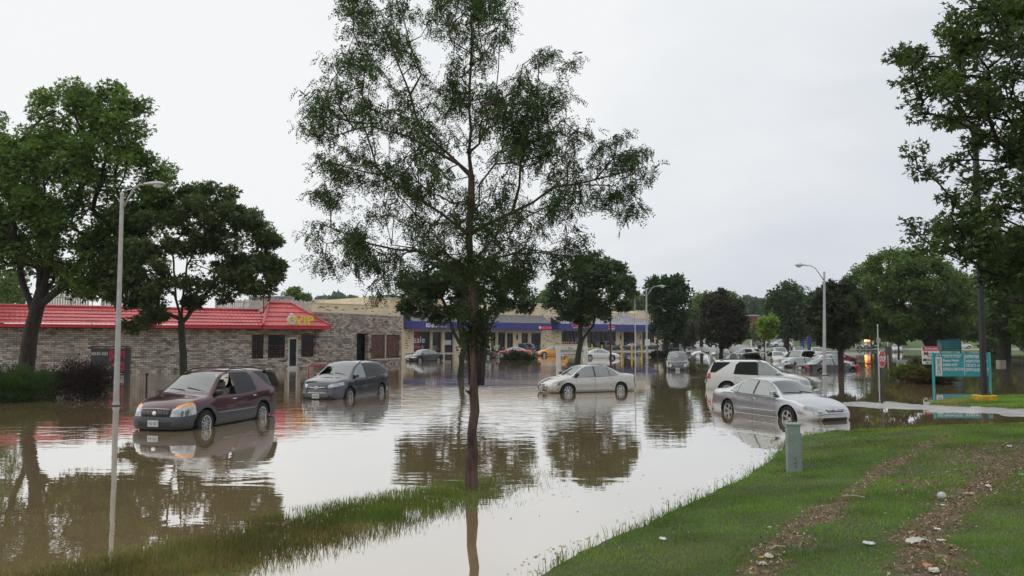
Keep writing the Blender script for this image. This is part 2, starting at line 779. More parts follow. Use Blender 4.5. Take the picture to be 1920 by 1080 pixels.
def dline(pts):
    return np.array([tuple(gt(*p)[:2]) for p in pts])


LIT1 = dline([(1768, 822), (1712, 850), (1660, 882), (1590, 935), (1530, 972), (1490, 996), (1445, 1030), (1425, 1075)])
LIT2 = dline([(1925, 858), (1860, 900), (1815, 925), (1785, 950), (1745, 990), (1715, 1020), (1735, 1060), (1745, 1100)])
LIT3 = dline([(1930, 838), (1875, 850), (1820, 880), (1790, 905)])


def litter_mask(P):
    wob = 0.30 * (vnoise(P, 0.35, 21) - 0.5) + 0.25 * (vnoise(P, 0.12, 23) - 0.5)
    d1 = seg_dist(P, LIT1[:-1], LIT1[1:]) + wob
    d2 = seg_dist(P, LIT2[:-1], LIT2[1:]) + wob
    d3 = seg_dist(P, LIT3[:-1], LIT3[1:]) + wob
    m1 = np.clip(1.2 - d1 / 0.22, 0, 1)
    m2 = np.clip(1.2 - d2 / 0.30, 0, 1)
    m3 = np.clip(1.15 - d3 / 1.3, 0, 1) * (0.30 + 0.6 * (vnoise(P, 0.5, 22) > 0.42))
    return np.maximum(np.maximum(m1, m2), m3)


def bank_col(P):
    m = litter_mask(P)[:, None]
    n = vnoise(P, 0.8, 11)[:, None]
    soil = np.array([[0.070, 0.085, 0.030]]) * (0.7 + 0.6 * n)
    lit = np.array([[0.155, 0.110, 0.068]]) * (0.6 + 0.8 * vnoise(P, 0.12, 12)[:, None])
    return soil * (1 - m) + lit * m


def soilmat():
    m, t, b = nt('turf_soil')
    a = t.nodes.new('ShaderNodeAttribute')
    a.attribute_name = 'Col'
    n = noise(t, 14, 5, 0.7, texco(t))
    r = ramp(t, n.outputs['Fac'], [(0.3, 0.55), (0.7, 1.35)])
    c = mixc(t, 1.0, a.outputs['Color'], r.outputs['Color'], 'MULTIPLY')
    t.links.new(c, b.inputs['Base Color'])
    b.inputs['Roughness'].default_value = 0.85
    bump(t, b, n.outputs['Fac'], 0.6, 0.03)
    return m


SOIL = soilmat()
ob = grid_mesh('grass_bank', -9, 36, -12, 27, 0.15, bank_h, bank_col, SOIL, lambda P: bank_d(P) > -1.1)
setp(ob, 'grassy bank sloping down to the flood water in the foreground', kind='structure')
ob = grid_mesh('median_strip', STRIP[0][0] - 2, STRIP[-1][0] + 2, STRIP[0][1] - 2, STRIP[-1][1] + 2, 0.12, strip_h,
               lambda P: np.array([[0.05, 0.05, 0.025]]) * (0.6 + 0.8 * vnoise(P, 0.5, 14)[:, None]), SOIL, lambda P: strip_d(P) < 1.9)
setp(ob, 'narrow grass median barely above the flood water', kind='structure')

GRASSM = leafmat('grass_blade', 0.6, 0.3)


def blades(name, P, z, hgt, wid, cols, label, lean=0.45):
    n = len(P)
    rs = np.random.RandomState(len(P) % 1000)
    a = rs.rand(n) * 2 * math.pi
    side = np.column_stack([np.cos(a), np.sin(a), np.zeros(n)])
    la = rs.rand(n) * 2 * math.pi
    ln = rs.rand(n) * lean
    base = np.column_stack([P, z])
    tip = base + np.column_stack([np.cos(la) * ln * hgt, np.sin(la) * ln * hgt, hgt])
    mid = base + (tip - base) * 0.55 - np.column_stack([np.cos(la) * ln * hgt, np.sin(la) * ln * hgt, np.zeros(n)]) * 0.2
    w = wid[:, None]
    v = np.stack([base - side * w / 2, base + side * w / 2, mid + side * w * 0.4, tip, mid - side * w * 0.4], 1)
    i = np.arange(n)[:, None] * 5
    F = np.concatenate([np.hstack([i, i + 1, i + 2, i + 4])])
    F2 = np.hstack([i + 4, i + 2, i + 3, i + 3])
    # triangles only: 3 per blade
    tri = np.concatenate([np.hstack([i, i + 1, i + 2]), np.hstack([i, i + 2, i + 4]), np.hstack([i + 4, i + 2, i + 3])])
    o = npmesh(name, v.reshape(-1, 3), 3, tri, GRASSM, np.repeat(cols, 5, 0))
    setp(o, label, 'grass', kind='stuff')
    return o


def grass_cols(P, rs, dry=0.15):
    n = len(P)
    g = np.array([[0.115, 0.225, 0.034]])
    g2 = np.array([[0.215, 0.330, 0.060]])
    y = np.array([[0.27, 0.235, 0.105]])
    k = np.clip(vnoise(P, 1.1, 31)[:, None] * 0.7 + rs.rand(n, 1) * 0.5 - 0.1, 0, 1)
    c = g * (1 - k) + g2 * k
    dr = (rs.rand(n) < dry * (0.3 + 1.6 * (vnoise(P, 1.7, 32) > 0.55)))[:, None]
    c = np.where(dr, y * (0.7 + 0.6 * rs.rand(n, 1)), c)
    return c * (0.62 + 0.68 * vnoise(P, 0.55, 33)[:, None]) * (0.8 + 0.4 * rs.rand(n, 1))


def bank_grass():
    rs = np.random.RandomState(5)
    out = []
    for (ya, yb, xm, dens) in ((3.5, 8, 9, 2300), (8, 12, 12, 1500), (12, 17, 17, 850), (17, 24.5, 26, 420)):
        x0, x1 = -2.5, xm
        n = int((yb - ya) * (x1 - x0) * dens)
        P = np.column_stack([rs.uniform(x0, x1, n), rs.uniform(ya, yb, n)])
        P = P[P[:, 0] < 0.70 * P[:, 1] + 0.6]   # only the part of the bank near the view
        d = bank_d(P)
        k = (d > -0.12) & (rs.rand(len(P)) < np.clip((d + 0.12) / 0.3, 0.15, 1))
        P = P[k]
        lm = litter_mask(P)
        P = P[rs.rand(len(P)) > lm * 0.90]
        out.append(P)
    P = np.vstack(out)
    z = bank_h(P) - 0.01
    dist = np.hypot(P[:, 0], P[:, 1])
    hg = (0.022 + 0.032 * vnoise(P, 0.45, 41) + 0.016 * rs.rand(len(P)))
    d = bank_d(P)
    hg = np.where(d < 0.30, hg + 0.03 * rs.rand(len(P)), hg)
    wd = np.clip(0.0045 * dist / 6, 0.004, 0.02)
    blades('lawn_grass', P, z, hg, wd, grass_cols(P, rs), 'short green lawn grass growing on the foreground bank', 0.7)
    # some weeds sticking out along the water's edge
    n = 380
    k = rs.randint(2, 12, n)
    A, B = EDGE[k], EDGE[k + 1]
    P = A + (B - A) * rs.rand(n, 1) + rs.normal(0, 0.10, (n, 2))
    blades('edge_weeds', P, bank_h(P), 0.09 + 0.10 * rs.rand(n), np.full(n, 0.009), grass_cols(P, rs, 0.3), 'tall weeds standing along the edge of the flood water', 0.8)


bank_grass()


def strip_grass():
    rs = np.random.RandomState(8)
    n = 330000
    P = np.column_stack([rs.uniform(STRIP[:, 0].min() - 1.8, STRIP[:, 0].max() + 1.5, n), rs.uniform(STRIP[:, 1].min() - 2, STRIP[:, 1].max() + 2, n)])
    d = strip_d(P)
    z = strip_h(P)
    hole = vnoise(P, 0.4, 51) > 0.86
    fade = np.clip((P[:, 0] + 1.5) / 1.3, 0, 1)
    pr = np.clip(1.35 - d / 0.92, 0, 1) * (1 - 0.90 * fade) * np.where(hole, 0.25, 1.0)
    pr = np.maximum(pr, 0.035 * (d < 1.35))
    k = rs.rand(n) < pr
    P, z, d = P[k], z[k], d[k]
    hg = 0.06 + 0.045 * rs.rand(len(P)) + 0.03 * vnoise(P, 0.6, 52)
    wd = np.full(len(P), 0.0075)
    c = grass_cols(P, rs, 0.32) * np.array([[0.80, 0.66, 0.80]])
    blades('median_grass', P, z - 0.01, hg, wd, c, 'wet green grass of the median poking through the flood water', 0.6)


strip_grass()


def leaf_litter():
    rs = np.random.RandomState(15)
    n = 420000
    P = np.column_stack([rs.uniform(0.5, 16, n), rs.uniform(4, 22, n)])
    m = litter_mask(P)
    dens = np.clip(9.0 / np.hypot(P[:, 0], P[:, 1]), 0.3, 1)
    k = (rs.rand(n) < m * dens * 0.80) | ((rs.rand(n) < 0.006) & (bank_d(P) > 0.3))
    P = P[k]
    n = len(P)
    z = bank_h(P) + 0.012 + 0.03 * rs.rand(n) * litter_mask(P)
    a = rs.rand(n) * 2 * math.pi
    L = np.where(rs.rand(n) < 0.45, 0.015 + 0.025 * rs.rand(n), 0.035 + 0.09 * rs.rand(n) * (rs.rand(n) < 0.5))
    W = np.where(L > 0.045, 0.006, L * 0.55)
    u = np.column_stack([np.cos(a), np.sin(a), rs.normal(0, 0.35, n)])
    w = np.column_stack([-np.sin(a), np.cos(a), rs.normal(0, 0.35, n)])
    c = np.column_stack([P, z])
    v = np.stack([c - u * L[:, None] / 2, c + w * W[:, None] / 2, c + u * L[:, None] / 2, c - w * W[:, None] / 2], 1).reshape(-1, 3)
    F = np.arange(n * 4).reshape(n, 4)
    pal = np.array([(0.20, 0.115, 0.06), (0.13, 0.075, 0.04), (0.34, 0.24, 0.13), (0.24, 0.12, 0.06), (0.50, 0.41, 0.28), (0.09, 0.055, 0.035)])
    cols = pal[rs.randint(0, 6, n)] * (0.7 + 0.6 * rs.rand(n, 1))
    o = npmesh('leaf_litter', v, 4, F, leafmat('litter_leaf', 0.8, 0.05), np.repeat(cols, 4, 0))
    setp(o, 'brown drift lines of dead leaves and twigs washed up on the bank', 'leaf litter', kind='stuff')


leaf_litter()


def floating_debris():
    rs = np.random.RandomState(77)
    n = 2600
    k = rs.randint(2, 12, n)
    t = rs.rand(n, 1)
    A = EDGE[k] + (EDGE[k + 1] - EDGE[k]) * t + rs.normal(0, 0.10, (n, 2)) + np.array([[-0.22, 0.12]])
    m = rs.randint(0, len(STRIP) - 1, 900)
    B = STRIP[m] + (STRIP[m + 1] - STRIP[m]) * rs.rand(900, 1) + rs.normal(0, 0.9, (900, 2))
    q = rs.rand(500, 1)
    Cc = np.column_stack([rs.uniform(-14, 14, 500), rs.uniform(12, 48, 500)])
    P = np.vstack([A[rs.rand(n) < .07], B[:110], Cc[:90]])
    n = len(P)
    a = rs.rand(n) * 6.28
    L = 0.008 + 0.016 * rs.rand(n) + 0.0008 * P[:, 1]
    u = np.column_stack([np.cos(a), np.sin(a), np.zeros(n)])
    w = np.column_stack([-np.sin(a), np.cos(a), np.zeros(n)])
    c = np.column_stack([P, np.full(n, 0.004)])
    v = np.stack([c - u * L[:, None], c + w * L[:, None] * .4 + [0, 0, .004], c + u * L[:, None], c - w * L[:, None] * .4 + [0, 0, .003]], 1).reshape(-1, 3)
    pal = np.array([(0.10, 0.07, 0.035), (0.07, 0.09, 0.03), (0.28, 0.22, 0.10), (0.05, 0.035, 0.02)])
    o = npmesh('floating_leaves', v, 4, np.arange(n * 4).reshape(n, 4), leafmat('litter_leaf', 0.8, 0.05), np.repeat(pal[rs.randint(0, 4, n)], 4, 0))
    setp(o, 'small leaves and twigs floating on the flood water', 'leaf litter', kind='stuff')


floating_debris()


# driveway tongue and verge on the right
def px_poly_mesh(name, pts, z, m, thick=0.0):
    P = [gp(x, y, z) for x, y in pts]
    mb = MB()
    n = len(P)
    vs = [tuple(p) for p in P] + [(p.x, p.y, -0.34) for p in P]
    mb.add(vs, [tuple(range(n))] + [(k, (k + 1) % n, (k + 1) % n + n, k + n) for k in range(n)])
    return mb.build(name, m)


wetc = mat('wet_concrete', (0.36, 0.35, 0.33), 0.30, var=0.25, scale=1.2)
DRIVE = np.array([tuple(gp(*p)[:2]) for p in [(1570, 759), (1602, 754), (1650, 752), (1700, 755), (1760, 760), (1850, 764), (1960, 767), (2100, 769), (2100, 788), (1960, 782), (1880, 778),
                                             (1800, 774), (1720, 769), (1640, 764)]])


def drive_h(P):
    d = seg_dist(P, DRIVE, np.roll(DRIVE, -1, 0))
    s = np.where(in_poly(P, DRIVE), np.minimum(d, .6), -d)
    return 0.002 + 0.03 * s + 0.035 * (vnoise(P, 0.7, 61) - 0.5) + 0.02 * (vnoise(P, 0.2, 62) - 0.5)


o = grid_mesh('driveway', DRIVE[:, 0].min() - 1.5, 38, DRIVE[:, 1].min() - 1.5, DRIVE[:, 1].max() + 1.5, 0.15, drive_h, lambda P: np.ones((len(P), 3)) * .4, wetc, lambda P: drive_h(P) > -0.05)
setp(o, 'wet pale concrete driveway just clear of the flood water', kind='structure')


def verge():
    poly = np.array([tuple(gp(*p)[:2]) for p in [(1742, 757), (1775, 750), (1830, 745), (1960, 742), (2150, 741), (2150, 768), (1960, 766), (1860, 763), (1790, 760)]])

    def h(P):
        d = seg_dist(P, poly, np.roll(poly, -1, 0))
        return np.where(in_poly(P, poly), 0.02 + np.minimum(d * 0.06, 0.09), 0.02 - d * 0.3)
    x0, x1, y0, y1 = poly[:, 0].min(), poly[:, 0].max(), poly[:, 1].min(), poly[:, 1].max()
    o = grid_mesh('verge', x0 - 1, x1 + 1, y0 - 1, y1 + 1, 0.3, h, lambda P: np.array([[0.07, 0.085, 0.03]]) * (0.6 + 0.8 * vnoise(P, 0.5, 14)[:, None]), SOIL,
                  lambda P: h(P) > -0.2)
    setp(o, 'low grass verge around the yellow lamp post footing', kind='structure')
    rs = np.random.RandomState(3)
    n = 30000
    P = np.column_stack([rs.uniform(x0, min(x1, 24), n), rs.uniform(y0, y1, n)])
    P = P[in_poly(P, poly)]
    n = len(P)
    blades('verge_grass', P, h(P) - 0.01, 0.05 + 0.05 * rs.rand(n), np.full(n, 0.022), grass_cols(P, rs, 0.45) * 1.25,
           'yellowish grass on the verge around the yellow lamp post footing')


verge()


# ------------------------------------------------------------------ damp air
def build_haze():
    m = bpy.data.materials.new('damp_air')
    m.use_nodes = True
    t = m.node_tree
    for n in list(t.nodes):
        t.nodes.remove(n)
    out = t.nodes.new('ShaderNodeOutputMaterial')
    v = t.nodes.new('ShaderNodeVolumePrincipled')
    v.inputs['Color'].default_value = (0.86, 0.90, 0.95, 1)
    v.inputs['Density'].default_value = 0.00016
    v.inputs['Anisotropy'].default_value = 0.0
    t.links.new(v.outputs[0], out.inputs['Volume'])
    mb = MB()
    mb.box((-720, -80, -1.6), (920, 1520, 32))
    o = mb.build('haze', m)
    setp(o, 'thin damp haze that fades the far woods', kind='stuff')
    sc.cycles.volume_bounces = 1


build_haze()
# ------------------------------------------------------------------ vehicles
BLACKPL = mat('black_plastic', (0.018, 0.018, 0.02), 0.45, var=0.2)
TYRE = mat('tyre_rubber', (0.015, 0.015, 0.016), 0.8, var=0.3, scale=20)
RIM = mat('alloy_rim', (0.50, 0.50, 0.51), 0.3, 0.75, var=0.12, scale=12)
CHROME = mat('chrome', (0.75, 0.75, 0.76), 0.12, 1.0, var=0.05)
LAMP = mat('clear_lamp', (0.36, 0.38, 0.39), 0.12, 0.8, var=0.45, scale=5, coat=1.0)
DCHROME = mat('dark_chrome', (0.30, 0.30, 0.31), 0.2, 0.9, var=0.1)
REDL = mat('red_lamp', (0.45, 0.012, 0.03), 0.15, 0.0, var=0.2, scale=10, coat=1.0)
AMBER = mat('amber_lamp', (0.85, 0.30, 0.02), 0.2, 0.0, var=0.15, scale=10, coat=1.0)
PLATE = mat('plate_white', (0.70, 0.71, 0.70), 0.5, var=0.1)
SEATM = mat('seat_fabric', (0.10, 0.095, 0.09), 0.9, var=0.2)
SEATL = mat('seat_light', (0.36, 0.33, 0.29), 0.9, var=0.2)
UNDER = mat('wheel_well', (0.008, 0.008, 0.008), 0.95, var=0.2)
GCLEAR = glass('clear_glass', (0.55, 0.66, 0.63), 0.20)
GWIND = glass('windscreen_glass', (0.34, 0.40, 0.40), 0.13)
GDARK = glass('tinted_glass', (0.05, 0.055, 0.06), -0.03)
GTXT = mat('plate_ink', (0.03, 0.04, 0.05), 0.6, var=0)

SPEC = {}
SPEC['sedan'] = dict(
    L=4.45, W=1.72, wx=(1.33, -1.29), wr=0.315, ar=0.36, sill=0.23, wroof=0.56,
    top=[(-2.225, .86), (-2.19, .95), (-2.05, 1.0), (-1.72, 1.02), (-1.5, 1.055), (-1.15, 1.23), (-0.8, 1.36), (-0.45, 1.42), (0.0, 1.435), (0.3, 1.41), (0.52, 1.35),
         (0.85, 1.17), (1.2, .97), (1.32, .93), (1.7, .87), (2.0, .77), (2.15, .68), (2.225, .60)],
    belt=[(-2.225, .80), (-2.1, .90), (-1.5, .925), (0, .885), (1.15, .86), (1.7, .79), (2.05, .69), (2.225, .56)],
    plan=[(-2.225, .60), (-2.18, .71), (-2.05, .78), (-1.6, .84), (-0.8, .86), (0.9, .86), (1.5, .845), (1.9, .79), (2.1, .71), (2.19, .62), (2.225, .52)],
    cowl=1.18, header=0.47, rtop=-0.85, rbase=-1.52,
    win=[[(1.13, .90), (0.98, .985), (0.46, 1.30), (0.16, 1.375), (0.03, 1.375), (0.02, .905)],
         [(-0.05, .905), (-0.04, 1.375), (-0.45, 1.36), (-0.72, 1.29), (-0.74, .925)],
         [(-0.77, .925), (-0.75, 1.28), (-1.0, 1.15), (-1.20, .965)]],
    doors=[(0.0, 0.95), (-0.93, -0.02)], handles=[(0.12, .80), (-0.80, .82)], bumper=.50)
SPEC['luxury'] = dict(
    L=4.90, W=1.79, wx=(1.42, -1.34), wr=0.325, ar=0.375, sill=0.22, wroof=0.56,
    top=[(-2.45, .83), (-2.41, .93), (-2.25, .99), (-1.85, 1.02), (-1.62, 1.05), (-1.3, 1.19), (-0.95, 1.33), (-0.6, 1.40), (-0.1, 1.42), (0.2, 1.395), (0.42, 1.33),
         (0.8, 1.13), (1.16, .97), (1.3, .935), (1.75, .87), (2.1, .77), (2.33, .69), (2.45, .60)],
    belt=[(-2.45, .76), (-2.3, .88), (-1.6, .925), (0, .885), (1.1, .865), (1.75, .79), (2.2, .69), (2.45, .56)],
    plan=[(-2.45, .64), (-2.40, .75), (-2.25, .82), (-1.7, .875), (-0.8, .895), (1.0, .895), (1.6, .875), (2.05, .82), (2.28, .74), (2.40, .65), (2.45, .55)],
    cowl=1.15, header=0.38, rtop=-0.98, rbase=-1.62,
    win=[[(1.06, .90), (0.88, .985), (0.36, 1.29), (0.05, 1.355), (-0.05, 1.355), (-0.06, .905)],
         [(-0.15, .905), (-0.14, 1.355), (-0.55, 1.335), (-0.85, 1.25), (-0.87, .925)],
         [(-0.90, .925), (-0.88, 1.24), (-1.1, 1.11), (-1.26, .96)]],
    doors=[(-0.1, 0.92), (-1.06, -0.12)], handles=[(0.0, .79), (-0.93, .81)], bumper=.52)
SPEC['coupe'] = dict(
    L=4.45, W=1.75, wx=(1.36, -1.26), wr=0.32, ar=0.37, sill=0.22, wroof=0.52,
    top=[(-2.225, .84), (-2.17, .95), (-1.9, 1.0), (-1.7, 1.02), (-1.3, 1.17), (-0.9, 1.30), (-0.45, 1.37), (0.0, 1.37), (0.3, 1.31), (0.7, 1.12), (1.1, .94), (1.7, .83), (2.05, .70), (2.225, .56)],
    belt=[(-2.225, .78), (-1.9, .93), (-1.3, .93), (0, .87), (1.05, .83), (1.7, .75), (2.05, .64), (2.225, .52)],
    plan=SPEC['sedan']['plan'], cowl=1.05, header=0.30, rtop=-0.95, rbase=-1.68,
    win=[[(0.98, .87), (0.8, .95), (0.25, 1.24), (0.0, 1.30), (-0.35, 1.30), (-0.38, .90)],
         [(-0.42, .905), (-0.40, 1.29), (-0.8, 1.23), (-1.25, .98), (-1.2, .945)]],
    doors=[(-0.35, 0.95)], handles=[(-0.22, .80)], bumper=.48)
SPEC['hatch'] = dict(
    L=4.20, W=1.74, wx=(1.28, -1.27), wr=0.315, ar=0.36, sill=0.22, wroof=0.55,
    top=[(-2.1, .95), (-2.06, 1.05), (-1.85, 1.22), (-1.5, 1.37), (-1.1, 1.44), (-0.4, 1.47), (0.1, 1.46), (0.4, 1.39), (0.8, 1.19), (1.15, 1.0), (1.6, .90), (1.95, .75), (2.1, .62)],
    belt=[(-2.1, .90), (-1.6, .97), (0, .90), (1.1, .88), (1.6, .79), (1.95, .67), (2.1, .57)],
    plan=[(-2.1, .64), (-2.04, .75), (-1.85, .82), (-1.4, .86), (1.2, .87), (1.7, .83), (1.95, .74), (2.05, .64), (2.1, .54)],
    cowl=1.12, header=0.36, rtop=-1.5, rbase=-2.04,
    win=[[(1.05, .92), (0.9, 1.01), (0.4, 1.32), (0.1, 1.395), (-0.05, 1.395), (-0.06, .93)],
         [(-0.13, .93), (-0.12, 1.395), (-0.7, 1.39), (-1.15, 1.30), (-1.35, 1.06), (-1.3, .98)]],
    doors=[(-0.09, 0.92), (-1.0, -0.11)], handles=[(0.03, .82), (-0.88, .84)], bumper=.5)
SPEC['suv'] = dict(
    L=4.74, W=1.87, wx=(1.46, -1.39), wr=0.355, ar=0.43, sill=0.27, wroof=0.64,
    top=[(-2.37, 1.02), (-2.35, 1.12), (-2.25, 1.34), (-2.10, 1.60), (-1.98, 1.69), (-1.7, 1.72), (-0.8, 1.735), (0.0, 1.725), (0.30, 1.69), (0.45, 1.645), (0.8, 1.43), (1.23, 1.15), (1.36, 1.10),
         (1.8, 1.04), (2.1, .96), (2.27, .87), (2.37, .76)],
    belt=[(-2.37, .98), (-2.2, 1.08), (-1.5, 1.08), (0, 1.03), (1.2, 1.01), (1.8, .93), (2.15, .82), (2.37, .70)],
    plan=[(-2.37, .74), (-2.32, .84), (-2.15, .90), (-1.7, .925), (1.1, .935), (1.7, .92), (2.05, .86), (2.22, .79), (2.33, .70), (2.37, .60)],
    cowl=1.19, header=0.42, rtop=-2.0, rbase=-2.33,
    win=[[(1.12, 1.06), (0.98, 1.15), (0.38, 1.58), (0.12, 1.635), (0.03, 1.635), (0.02, 1.055)],
         [(-0.05, 1.055), (-0.04, 1.635), (-0.80, 1.63), (-0.97, 1.50), (-1.08, 1.10), (-1.05, 1.075)],
         [(-1.22, 1.63), (-1.28, 1.56), (-1.92, 1.14), (-2.17, 1.14), (-2.10, 1.38), (-1.97, 1.63)]],
    doors=[(0.02, 1.02), (-1.03, 0.0)], handles=[(0.15, .93), (-0.92, .95)], bumper=.60)
SPEC['crossover'] = dict(
    L=4.86, W=1.92, wx=(1.42, -1.37), wr=0.365, ar=0.43, sill=0.28, wroof=0.66,
    top=[(-2.43, 1.05), (-2.41, 1.14), (-2.32, 1.32), (-2.15, 1.57), (-2.02, 1.66), (-1.7, 1.70), (-0.8, 1.735), (0.0, 1.73), (0.30, 1.69), (0.45, 1.645), (0.8, 1.45), (1.25, 1.19), (1.4, 1.14),
         (1.85, 1.08), (2.15, 1.02), (2.32, .95), (2.43, .80)],
    belt=[(-2.43, 1.0), (-2.2, 1.12), (-1.5, 1.11), (0, 1.05), (1.2, 1.03), (1.8, .97), (2.15, .88), (2.43, .74)],
    plan=[(-2.43, .76), (-2.38, .86), (-2.2, .92), (-1.7, .955), (1.1, .96), (1.75, .945), (2.05, .89), (2.25, .80), (2.37, .70), (2.43, .60)],
    cowl=1.22, header=0.42, rtop=-2.03, rbase=-2.38,
    win=[[(1.12, 1.08), (0.98, 1.18), (0.38, 1.58), (0.12, 1.63), (0.03, 1.63), (0.02, 1.075)],
         [(-0.05, 1.075), (-0.04, 1.63), (-0.93, 1.60), (-0.98, 1.11)],
         [(-1.02, 1.11), (-0.97, 1.60), (-1.55, 1.56), (-1.98, 1.30), (-1.9, 1.18), (-1.6, 1.14)]],
    doors=[(0.02, 1.02), (-1.06, 0.0)], handles=[(0.15, .96), (-0.94, .99)], bumper=.60)
SPEC['compact_suv'] = dict(SPEC['suv'], L=4.50, W=1.82,
    wx=(1.35, -1.28), top=[(x * 0.95, z) for x, z in SPEC['suv']['top']], belt=[(x * 0.95, z) for x, z in SPEC['suv']['belt']],
    plan=[(x * 0.95, y * 0.97) for x, y in SPEC['suv']['plan']], cowl=1.13, header=0.40, rtop=-1.9, rbase=-2.21,
    win=[[(x * 0.95, z) for x, z in w] for w in SPEC['suv']['win']], doors=[(0.02, 0.97), (-0.98, 0.0)], handles=[(0.14, .93), (-0.87, .95)])
SPEC['van'] = dict(
    L=4.90, W=1.93, wx=(1.50, -1.45), wr=0.34, ar=0.40, sill=0.24, wroof=0.68,
    top=[(-2.45, 1.0), (-2.43, 1.12), (-2.36, 1.45), (-2.25, 1.68), (-2.1, 1.74), (-1.0, 1.77), (0.2, 1.74), (0.55, 1.68), (1.0, 1.40), (1.50, 1.10), (1.65, 1.04), (2.1, .92), (2.33, .80), (2.45, .66)],
    belt=[(-2.45, .95), (-2.3, 1.05), (-1.5, 1.03), (0, .99), (1.4, .97), (2.1, .80), (2.45, .60)],
    plan=[(-2.45, .78), (-2.40, .88), (-2.2, .94), (-1.7, .96), (1.2, .965), (1.8, .94), (2.15, .86), (2.33, .76), (2.45, .60)],
    cowl=1.45, header=0.52, rtop=-2.2, rbase=-2.41,
    win=[[(1.35, 1.02), (1.1, 1.17), (0.55, 1.57), (0.3, 1.64), (0.2, 1.64), (0.19, 1.01)], [(0.12, 1.01), (0.13, 1.64), (-0.95, 1.65), (-0.96, 1.03)],
         [(-1.02, 1.03), (-1.01, 1.65), (-2.05, 1.60), (-2.15, 1.12), (-2.1, 1.06)]],
    doors=[(0.18, 1.15), (-0.98, 0.14)], handles=[(0.30, .90), (-0.85, .92)], bumper=.52)
SPEC['pickup'] = dict(
    L=5.50, W=1.95, wx=(1.75, -1.65), wr=0.38, ar=0.45, sill=0.38, wroof=0.66,
    top=[(-2.75, 1.02), (-2.72, 1.10), (-0.98, 1.12), (-0.92, 1.16), (-0.80, 1.62), (-0.70, 1.72), (-0.3, 1.77), (0.3, 1.75), (0.5, 1.70), (0.9, 1.42), (1.2, 1.18), (1.35, 1.14), (2.2, 1.08), (2.6, .98), (2.75, .85)],
    belt=[(-2.75, .98), (-2.7, 1.06), (-1, 1.08), (0, 1.06), (1.2, 1.05), (2.2, .98), (2.75, .80)],
    plan=[(-2.75, .90), (-2.7, .95), (-2.5, .965), (1.8, .97), (2.4, .93), (2.65, .84), (2.75, .70)],
    cowl=1.22, header=0.47, rtop=-0.80, rbase=-0.92,
    win=[[(1.08, 1.09), (0.95, 1.2), (0.45, 1.60), (0.2, 1.66), (0.1, 1.66), (0.1, 1.08)], [(0.02, 1.08), (0.03, 1.66), (-0.62, 1.66), (-0.7, 1.10)]],
    doors=[(0.08, 1.05), (-0.78, 0.04)], handles=[(0.2, .95), (-0.68, .97)], bumper=.62)

FASCIA = [(0.0, -.02), (0.28, .0), (0.36, .045), (0.50, .05), (0.58, .015), (0.66, -.01), (0.80, -.03), (1.2, -.06)]


def scale_body(sp):
    return sp


